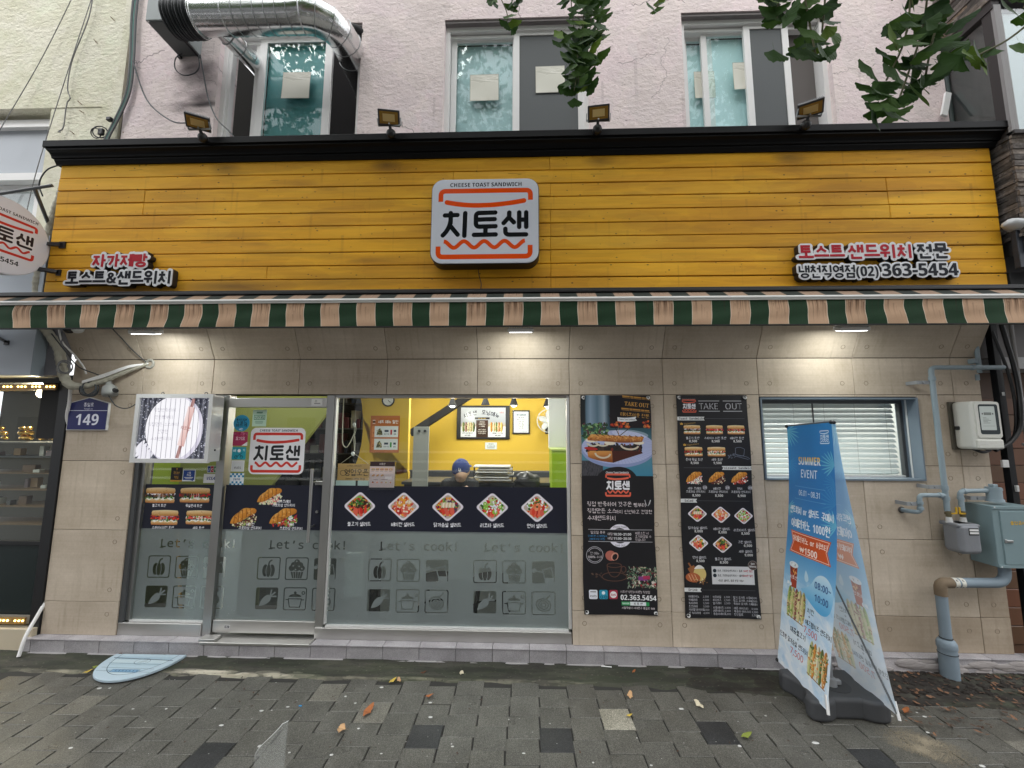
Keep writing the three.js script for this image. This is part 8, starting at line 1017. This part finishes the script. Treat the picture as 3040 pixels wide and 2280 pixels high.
  // base: four lobes, waisted sides
  const s = new THREE.Shape(), X0 = 1.995, X1 = 2.49, Z0 = 0.27, Z1 = 0.65, P = (x, z) => [x, -z]; s.moveTo(...P(X0 + 0.03, Z0)); s.quadraticCurveTo(...P(X0 + 0.12, Z0 - 0.01), ...P(X0 + 0.15, Z0 + 0.03)); s.lineTo(...P(X1 - 0.15, Z0 + 0.03)); s.quadraticCurveTo(...P(X1 - 0.12, Z0 - 0.01), ...P(X1 - 0.03, Z0)); s.quadraticCurveTo(...P(X1 + 0.01, Z0), ...P(X1 + 0.005, Z0 + 0.07)); s.quadraticCurveTo(...P(X1 - 0.04, Z0 + 0.11), ...P(X1 - 0.04, (Z0 + Z1) / 2)); s.quadraticCurveTo(...P(X1 - 0.04, Z1 - 0.1), ...P(X1 + 0.005, Z1 - 0.07)); s.quadraticCurveTo(...P(X1 + 0.015, Z1), ...P(X1 - 0.04, Z1)); s.quadraticCurveTo(...P(X1 - 0.11, Z1 + 0.01), ...P(X1 - 0.16, Z1 - 0.035)); s.lineTo(...P(X0 + 0.16, Z1 - 0.035)); s.quadraticCurveTo(...P(X0 + 0.11, Z1 + 0.01), ...P(X0 + 0.04, Z1)); s.quadraticCurveTo(...P(X0 - 0.015, Z1), ...P(X0 - 0.005, Z1 - 0.07)); s.quadraticCurveTo(...P(X0 + 0.05, Z1 - 0.12), ...P(X0 + 0.05, (Z0 + Z1) / 2)); s.quadraticCurveTo(...P(X0 + 0.04, Z0 + 0.11), ...P(X0 - 0.005, Z0 + 0.07)); s.quadraticCurveTo(...P(X0 - 0.01, Z0), ...P(X0 + 0.03, Z0));
  const bg = new THREE.ExtrudeGeometry(s, { depth: 0.075, bevelEnabled: true, bevelThickness: 0.028, bevelSize: 0.024, bevelOffset: -0.02, bevelSegments: 5, curveSegments: 10 }).rotateX(-Math.PI / 2).translate(0, 0.029, 0); part(t, 'water_base', metric(bg), std({ color: rgb(0.05, 0.052, 0.056), roughness: 0.62, bumpMap: grain, bumpScale: 0.0015 })); part(t, 'socket', cyl(0.1, 0.1, 0.006, 36, 2.26, 0.131, 0.46), std({ color: rgb(0.04, 0.042, 0.045), roughness: 0.7 }));
}
// pale blue half-round plaque on the pavement
{
  const s = new THREE.Shape(); s.moveTo(-0.295, 0.005); s.lineTo(0.295, 0.005); s.bezierCurveTo(0.3, -0.16, 0.2, -0.345, 0, -0.35); s.bezierCurveTo(-0.2, -0.345, -0.31, -0.18, -0.295, 0.005);
  const g = fit(extrude(s, 0.012, 0.003, 24)); g.rotateX(-Math.PI / 2); const o = solo('ground_plaque', 'half-round pale blue plaque painted with planks lying against the base tiles', 'plaque', g, print(900, 540, (x, w, h) => {
    x.fillStyle = '#aabcc6'; x.fillRect(0, 0, w, h); const r = rng(14); x.fillStyle = '#adc0c8'; x.beginPath(); x.ellipse(w / 2, 0, w * 0.4, h * 0.8, 0, 0, 7); x.fill(); for (let i = 0; i < 7; i++) { x.fillStyle = ['#aabec8', '#9bb2bf', '#b4c5cb', '#a2b8c2'][i % 4]; x.save(); x.beginPath(); x.ellipse(w / 2, 0, w * 0.4, h * 0.8, 0, 0, 7); x.clip(); x.fillRect(0, i * 64, w, 60); x.restore(); }
    x.strokeStyle = '#22323f'; x.lineWidth = 11; x.beginPath(); x.moveTo(60, 90); x.lineTo(w - 60, 130); x.stroke(); x.lineWidth = 4; for (const y of [200, 290, 355]) { x.beginPath(); x.moveTo(110, y); x.lineTo(w - 130, y + 20); x.stroke(); } x.lineWidth = 6; x.beginPath(); x.ellipse(w / 2, 0, w * 0.4, h * 0.8, 0, 0, 3.14); x.stroke(); x.lineWidth = 4; x.beginPath(); x.ellipse(w * 0.54, 160, 86, 62, 0, 0, 7); x.stroke(); x.beginPath(); x.moveTo(w * 0.5, 190); x.lineTo(w * 0.58, 120); x.moveTo(w * 0.53, 186); x.lineTo(w * 0.6, 150); x.stroke();
    x.fillStyle = '#6f9ab8'; x.fillRect(w * 0.33, 330, w * 0.36, 54); x.strokeStyle = '#22364a'; x.lineWidth = 5; x.strokeRect(w * 0.33, 330, w * 0.36, 54); for (let i = 0; i < 7; i++) { x.beginPath(); x.moveTo(w * 0.37 + i * 42, 376); x.lineTo(w * 0.385 + i * 42, 340); x.lineTo(w * 0.4 + i * 42, 376); x.stroke(); }
    for (let i = 0; i < 240; i++) { x.fillStyle = r() < 0.5 ? 'rgba(110,90,70,.25)' : 'rgba(230,240,246,.3)'; x.fillRect(r() * w, r() * h * 0.8, 4 + r() * 30, 1 + r() * 3); }
  }, { roughness: 0.6 })); o.position.set(-2.975, 0.014, 0.092); o.rotation.y = 0.01;
}
// clear plastic sleeve in the foreground
{
  const pts = [], n = 40, g = new THREE.PlaneGeometry(1, 1, n, 20), p = g.attributes.position; for (let i = 0; i < p.count; i++) { const a = p.getX(i) * 2.9 + 0.05, v = p.getY(i) + 0.5, u = p.getX(i) + 0.5, top = 0.05 + 0.25 * Math.min(1, 0.16 + u * 1.05) ** 0.8; p.setXYZ(i, -1.262 + Math.sin(a) * 0.085 + (1 - v) * -0.01, v * top * 1.0, 1.2 + Math.cos(a) * 0.045); }
  g.computeVertexNormals(); const m = phys({ color: rgb(0.93, 0.95, 0.94), transmission: 0.86, thickness: 0, roughness: 0.16, side: THREE.DoubleSide, clearcoat: 1, clearcoatRoughness: 0.1 });
  const t = thing('clear_plastic_sleeve', 'curled clear plastic sleeve standing on the pavers at the lower picture edge', 'plastic sleeve'); part(t, 'sheet', g, m);
  const rim = []; for (let k = 0; k <= n; k++) rim.push([p.getX(k), p.getY(k), p.getZ(k)]); part(t, 'rolled_edge', tube(rim, 0.0016, 6, 60), phys({ color: rgb(0.9, 0.93, 0.92), transmission: 0.5, thickness: 0, roughness: 0.2 }));
}
// ---------------------------------------------------------------- leaves
const leafG = (() => {                                            // fan-shaped ginkgo leaf, stalk at the origin, blade along -y, 1 unit long
  const n = 16, ps = [], R = (a) => 1 - 0.16 * Math.exp(-(a * a) / 0.02) + 0.05 * Math.sin(a * 19) + 0.03 * Math.sin(a * 41), pt = (a, k) => { const r = (0.12 + 0.88 * R(a) * k); return [Math.sin(a * 1.0) * r * 0.92 * k ** 0.15, -0.2 - Math.cos(a) * r * 0.82, 0.1 * Math.sin(a * 2.2) * k + 0.07 * k * k]; };
  for (let i = 0; i < n; i++) { const a0 = -1.08 + (2.16 * i) / n, a1 = -1.08 + (2.16 * (i + 1)) / n; ps.push(0, -0.2, 0, ...pt(a0, 0.5), ...pt(a1, 0.5), ...pt(a0, 0.5), ...pt(a0, 1), ...pt(a1, 1), ...pt(a0, 0.5), ...pt(a1, 1), ...pt(a1, 0.5)); }
  for (const s of [-1, 1]) ps.push(0, 0.25, 0, 0.012 * s, 0.02, 0, 0, -0.24, 0.004);
  const g = new THREE.BufferGeometry(); g.setAttribute('position', new THREE.Float32BufferAttribute(ps, 3)); g.setAttribute('uv', new THREE.Float32BufferAttribute(new Float32Array((ps.length / 3) * 2), 2)); g.computeVertexNormals(); return g;
})();
const leafM = [[0.03, 0.08, 0.012], [0.052, 0.118, 0.015], [0.02, 0.056, 0.013], [0.12, 0.21, 0.022]].map((c) => phys({ color: rgb(...c), roughness: 0.7, specularIntensity: 0.4, transmission: 0.3, thickness: 0, side: THREE.DoubleSide }));
const bark = std({ color: rgb(0.09, 0.075, 0.055), roughness: 0.95, bumpMap: grain, bumpScale: 0.01 }), twigM = std({ color: rgb(0.1, 0.1, 0.045), roughness: 0.8 });
function spray(label, stems, n, size, spread, seed, list = []) {
  const t = thing('ginkgo_branch', label, 'branch'), r = rng(seed); part(t, 'twig', stems.map((s) => tube(s, 0.0035, 5, 24)), twigM);
  const C = stems.map((s) => curve(s)), put = (x, y, z, s, rx, ry, rz, m) => { const o = part(t, 'leaf', leafG, leafM[m]); o.position.set(x, y, z); o.rotation.set(rx, ry, rz); o.scale.set(s * (0.85 + r() * 0.35), s, s); };
  for (let i = 0; i < n; i++) { const c = C[i % C.length], q = c.getPoint(0.04 + 0.96 * r() ** 0.85), a = r() * 6.28, d = spread * Math.sqrt(r()); put(q.x + Math.cos(a) * d, q.y + (r() - 0.4) * spread * 0.6, q.z + Math.sin(a) * d * 0.8, size * (0.72 + r() * 0.5), (r() - 0.5) * 1.0, (r() - 0.5) * 1.5, (r() - 0.5) * 1.7 + Math.cos(a) * 0.4, r() < 0.45 ? 0 : r() < 0.6 ? 1 : r() < 0.75 ? 2 : 3); }
  for (const [x, y, z, s, rz, m] of list) put(x, y, z, s, (r() - 0.5) * 0.7, (r() - 0.5) * 0.9, rz, m); return t;
}
spray('dense hanging curtain of ginkgo leaves before the middle window', [[[0.5, 5.3, 1.3], [0.5, 4.8, 1.22], [0.49, 4.4, 1.2], [0.43, 4.04, 1.2]], [[0.44, 5.2, 1.25], [0.42, 4.7, 1.2], [0.46, 4.3, 1.18], [0.46, 4.1, 1.2]], [[0.56, 5.2, 1.25], [0.56, 4.7, 1.2], [0.52, 4.3, 1.2]]], 170, 0.072, 0.078, 3, [[0.43, 4.01, 1.2, 0.075, 0.1, 0], [0.37, 4.45, 1.2, 0.06, 0.6, 1], [0.34, 4.4, 1.2, 0.055, -0.6, 0], [0.58, 4.3, 1.2, 0.06, -0.5, 1]]);
spray('thin strands of ginkgo leaves left of the leaf curtain at the top edge', [[[-0.1, 5.1, 1.2], [-0.05, 4.75, 1.2], [0.0, 4.6, 1.2], [-0.01, 4.5, 1.2]], [[0.1, 5.1, 1.2], [0.04, 4.8, 1.2], [0.03, 4.68, 1.2]]], 15, 0.06, 0.05, 14);
spray('few ginkgo leaves peeping in at the top edge right of the leaf curtain', [[[1.0, 5.0, 1.2], [0.99, 4.7, 1.2], [0.975, 4.62, 1.2]]], 5, 0.06, 0.025, 25);
spray('hanging ginkgo leaves before the right half of the right window', [[[1.16, 3.8, 2.25], [1.16, 3.55, 2.2], [1.17, 3.36, 2.2], [1.18, 3.25, 2.2]], [[1.06, 3.8, 2.2], [1.07, 3.55, 2.2], [1.05, 3.4, 2.2]], [[1.24, 3.8, 2.2], [1.24, 3.55, 2.2], [1.21, 3.34, 2.2]]], 48, 0.066, 0.055, 7, [[1.03, 3.29, 2.2, 0.07, 0.15, 0], [1.15, 3.29, 2.2, 0.085, -0.1, 0], [1.06, 3.47, 2.2, 0.085, -0.3, 0], [1.19, 3.3, 2.2, 0.045, -0.4, 3]]);
spray('large spray of ginkgo leaves over the right end of the pink wall', [[[1.64, 3.85, 2.2], [1.62, 3.6, 2.2], [1.57, 3.35, 2.2], [1.48, 3.12, 2.2], [1.43, 3.0, 2.2]], [[1.56, 3.8, 2.2], [1.55, 3.55, 2.2], [1.5, 3.3, 2.2], [1.42, 3.14, 2.2]], [[1.72, 3.8, 2.2], [1.68, 3.5, 2.2], [1.6, 3.3, 2.2], [1.56, 3.16, 2.2]]], 92, 0.06, 0.066, 31, [[1.425, 3.03, 2.2, 0.072, -0.15, 0], [1.39, 3.11, 2.2, 0.068, -0.4, 0], [1.63, 3.24, 2.2, 0.065, 1.1, 1], [1.38, 3.2, 2.2, 0.075, -0.8, 0], [1.39, 3.065, 2.2, 0.06, -0.5, 2]]);
spray('loose ginkgo twig with a few bright leaves in the upper right corner', [[[1.98, 3.5, 2.3], [1.86, 3.3, 2.3], [1.74, 3.19, 2.3], [1.63, 3.13, 2.3]], [[1.95, 3.6, 2.3], [1.86, 3.42, 2.3], [1.8, 3.3, 2.3]]], 13, 0.062, 0.045, 41, [[1.8, 3.23, 2.3, 0.1, 1.2, 3], [1.66, 3.14, 2.3, 0.05, -1.2, 3], [1.62, 3.13, 2.3, 0.045, -1.4, 3], [1.66, 3.1, 2.3, 0.045, -1.0, 3]]);
// the street tree they hang from: trunk behind the camera, crown above the picture
{
  const t = thing('ginkgo_tree', 'tall street ginkgo whose crown hangs over the pavement', 'tree', [2.6, 0, 4.6]); part(t, 'trunk', [rod([0, -0.1, 0], [0.05, 3.5, 0], 0.17, 0.13), rod([0.05, 3.5, 0], [0, 7, -0.1], 0.13, 0.08), rod([0, 7, -0.1], [0, 10.5, 0], 0.08, 0.02)], bark);
  for (const [x, y, z, h] of [[-2.6, 7.6, -1.6, 4.6], [-1.0, 7.2, -2.6, 4.4], [1.6, 7.8, -1.4, 5], [-2.0, 8.8, 1.2, 6], [1.6, 9, 1.6, 6], [-3.6, 8.2, 0.2, 5.2]]) part(t, 'limb', tube([[0, h, 0], [x * 0.5, (h + y) / 2, z * 0.5], [x, y, z]], 0.035, 7), bark);
  const r = rng(90), N = 15000, im = new THREE.InstancedMesh(leafG, leafM[1], N), M = new THREE.Matrix4(), q = new THREE.Quaternion(), e = new THREE.Euler(), tuft = Array.from({ length: 90 }, () => { const a = r() * 6.28, d = Math.sqrt(r()); return [Math.cos(a) * d * 4.6 - 1.2, 5.5 + r() * 4.6, Math.sin(a) * d * 2.6 - 0.1, 0.35 + r() * 0.55]; });
  for (let i = 0; i < N; i++) { const [a, b, c, s] = tuft[i % 90], k = Math.cbrt(r()), u = r() * 6.28, v = Math.acos(2 * r() - 1); e.set((r() - 0.5) * 2, r() * 6.28, (r() - 0.5) * 2); q.setFromEuler(e); const S = 0.07 + r() * 0.05; M.compose(V(a + s * k * Math.sin(v) * Math.cos(u), b + s * k * Math.cos(v) * 0.8, c + s * k * Math.sin(v) * Math.sin(u)), q, V(S, S, S)); im.setMatrixAt(i, M); }
  im.name = 'crown'; im.userData.kind = 'stuff'; im.castShadow = im.receiveShadow = true; t.add(im); dup(t, 'second street ginkgo further left with its crown over the pavement', [-3.8, 0, 5.1], [0, 0.7, 0]);
}
// fallen leaves and litter
{
  const M = [[0.3, 0.1, 0.03], [0.46, 0.28, 0.14], [0.5, 0.36, 0.06], [0.2, 0.24, 0.04], [0.11, 0.045, 0.02], [0.56, 0.5, 0.36], [0.17, 0.085, 0.045], [0.07, 0.04, 0.025]].map((c) => std({ color: rgb(...c), roughness: 0.85, side: THREE.DoubleSide })), r = rng(2);
  const leaf = (label, x, z, s, m, ry) => { const g = leafG.clone().rotateX(-Math.PI / 2).scale(s, s * 1.4, s), p = g.attributes.position; for (let i = 0; i < p.count; i++) p.setY(i, Math.abs(p.getY(i)) + 0.12 * s * Math.sin((p.getX(i) / s) * 3) ** 2 + 0.004); g.computeVertexNormals(); const o = solo('fallen_leaf', label, 'leaf', g, M[m], 'fallen leaves on the pavement'); o.position.set(x, 0.006, z); o.rotation.y = ry; };
  leaf('curled rust brown fallen leaf on the pavers left of the middle', -0.98, 0.655, 0.075, 0, 1.4); leaf('pale tan fallen leaf with long stalk on the pavers', -1.0, 0.83, 0.06, 1, -1.5); leaf('small orange fallen leaf at the corner of a paver', -0.57, 0.47, 0.04, 0, 0.4); leaf('yellow fallen leaf at the edge of the mortar strip', -0.9, 0.315, 0.045, 2, 1.0); leaf('tan fallen leaf beside the yellow one at the mortar edge', -0.85, 0.335, 0.035, 1, 2.2); leaf('cream fallen leaf on the mossy mortar strip', -0.35, 0.22, 0.042, 5, -1.7); leaf('dark brown fallen leaf on the mossy mortar strip', -0.68, 0.2, 0.035, 4, 0.4); leaf('orange tan fallen leaf between two pavers before the banners', 0.83, 0.43, 0.05, 1, 1.4); leaf('yellow green fallen leaf on the pavers before the standing banner', 1.47, 0.76, 0.055, 3, 0.4); leaf('pale yellow fallen leaf on the pavers before the black price list', 1.28, 0.53, 0.05, 5, 2.0); leaf('small mustard fallen leaf on the pale speckled paver', 0.8, 0.62, 0.03, 2, 0.3); leaf('green fallen leaf on the edge of the pale blue plaque', -3.23, 0.17, 0.06, 3, 1.2); leaf('red brown fallen leaf beside the pale blue plaque', -3.26, 0.12, 0.05, 4, 2.4); leaf('lime green fallen leaf at the rim of the pale blue plaque', -3.27, 0.215, 0.05, 3, 0.2); leaf('yellow fallen leaf left of the pale blue plaque', -3.29, 0.29, 0.045, 2, 0.9); leaf('rust fallen leaf against the foot of the price list wall', 0.95, 0.13, 0.03, 0, 0.9); leaf('torn brown fallen leaf right of the standing banner', 2.66, 0.5, 0.05, 0, 0.7);
  const bits = [], g0 = leafG.clone().rotateX(-Math.PI / 2); for (let i = 0; i < 150; i++) { const s = 0.008 + r() * 0.022, g = g0.clone().scale(s, s * 1.3, s).rotateY(r() * 6.3).rotateX((r() - 0.5) * 0.5); bits.push(g.translate(2.55 + r() * 1.6, 0.018 + r() * 0.008, 0.1 + (r() ** 1.5) * (0.5 + r() * 0.3))); }
  solo('leaf_litter', 'brown leaf litter and soil gathered at the foot of the wall on the right', null, [join(bits)], M[6], null, 'stuff'); const bits2 = []; for (let i = 0; i < 220; i++) { const s = 0.008 + r() * 0.022; bits2.push(g0.clone().scale(s, s * 1.4, s).rotateY(r() * 6.3).translate(2.55 + r() * 1.6, 0.02, 0.1 + (r() ** 1.4) * 0.6)); } for (let i = 0; i < 80; i++) { const s = 0.006 + r() * 0.008; bits2.push(g0.clone().scale(s, s, s).rotateY(r() * 6.3).translate(-3.6 + r() * 6.8, 0.014, 0.1 + r() * 0.9)); } solo('leaf_litter', 'dark crumbs of dead leaves scattered over pavers and soil', null, [join(bits2)], M[7], null, 'stuff');
  const soil = []; for (let i = 0; i < 380; i++) { const s = 0.006 + r() * 0.02; soil.push(new THREE.IcosahedronGeometry(s, 0).scale(1.3, 0.5, 1).translate(2.5 + r() * 1.7, 0.012, 0.075 + r() ** 2 * 0.3)); } solo('loose_soil', 'dark loose soil along the wall foot around the ground pipe', null, [join(soil)], std({ color: rgb(0.018, 0.014, 0.011), roughness: 1 }), null, 'stuff');
  const spots = []; for (let i = 0; i < 110; i++) { const s = 0.002 + r() ** 4 * 0.009; spots.push(new THREE.IcosahedronGeometry(s, 1).scale(1 + r(), 0.12, 1).translate(-3.8 + r() * 7.6, 0.0015, 0.35 + r() * 0.75)); } solo('pale_specks', 'white droppings and gum specks on the pavers', null, [join(spots)], std({ color: rgb(0.5, 0.5, 0.48), roughness: 0.8 }), null, 'stuff');
  const sandy = []; for (let i = 0; i < 9000; i++) { const a = r() * 6.28, d = (r() + r()) * 0.75 * (0.75 + 0.25 * Math.sin(a * 2 + 1)), s = 0.0005 + r() * 0.001; sandy.push([2.52 + Math.cos(a) * d * 0.16 - Math.sin(a) * d * 0.1, 0.82 + Math.sin(a) * d * 0.13 + Math.cos(a) * d * 0.06, s]); } const sm = new THREE.InstancedMesh(new THREE.IcosahedronGeometry(1, 0), std({ color: rgb(0.24, 0.205, 0.145), roughness: 1 }), 9000), MM = new THREE.Matrix4(); sandy.forEach(([x, z, s], i) => sm.setMatrixAt(i, MM.makeScale(s * 1.4, s * 0.5, s * 1.4).setPosition(x, 0.002, z))); sm.name = 'spilled_sand'; tag(sm, 'spilled sand on the pavers before the standing banner base', null, null, 'stuff'); scene.add(sm);
  solo('cigarette_butt', 'white cigarette stub lying at the wall foot between the two banners', 'cigarette', rod([0.72, 0.022, 0.1], [0.8, 0.022, 0.11], 0.004), white); solo('blue_wrapper', 'tiny bright blue wrapper scrap on the pavers', 'wrapper', box(0.02, 0.004, 0.007, -1.42, 0.004, 0.62), std({ color: rgb(0.05, 0.3, 0.6) }));
}
// opposite side of the street, seen only in the glass
{
  const rl = thing('street_railing', 'white pedestrian railing along the far side of the roadway', 'railing', [0, 0, 9]); for (const y of [0.35, 0.62, 0.9, 1.2]) part(rl, 'rail', box(30, 0.07, 0.05, 0, y, 0), white); for (let i = 0; i < 16; i++) part(rl, 'rail_post', box(0.09, 1.25, 0.09, -15 + i * 2, 0.6, 0.06), darkSteel);
  const mk = (label, x, w, h, c) => { const t = thing('opposite_building', label, 'building', [x, 0, 22]); part(t, 'wall', box(w, h, 8, 0, h / 2, 4), std({ color: rgb(...c), roughness: 0.9 })); for (let j = 0; j < Math.floor(h / 3); j++) for (let i = 0; i < Math.floor(w / 3); i++) part(t, 'window', box(1.8, 1.5, 0.06, -w / 2 + 1.7 + i * 3, 1.9 + j * 3, -0.02), std({ color: rgb(0.03, 0.035, 0.04), roughness: 0.15 })); };
  mk('grey concrete building across the street', -14, 16, 15, [0.22, 0.22, 0.22]); mk('dark brick building across the street', 1, 14, 18, [0.1, 0.06, 0.05]); mk('cream building across the street', 15, 14, 16, [0.35, 0.33, 0.28]); mk('far grey building across the street to the right', 31, 18, 17, [0.16, 0.17, 0.18]); mk('far dark building across the street to the left', -31, 18, 17, [0.12, 0.12, 0.12]);
}
renderer.render(scene, camera);
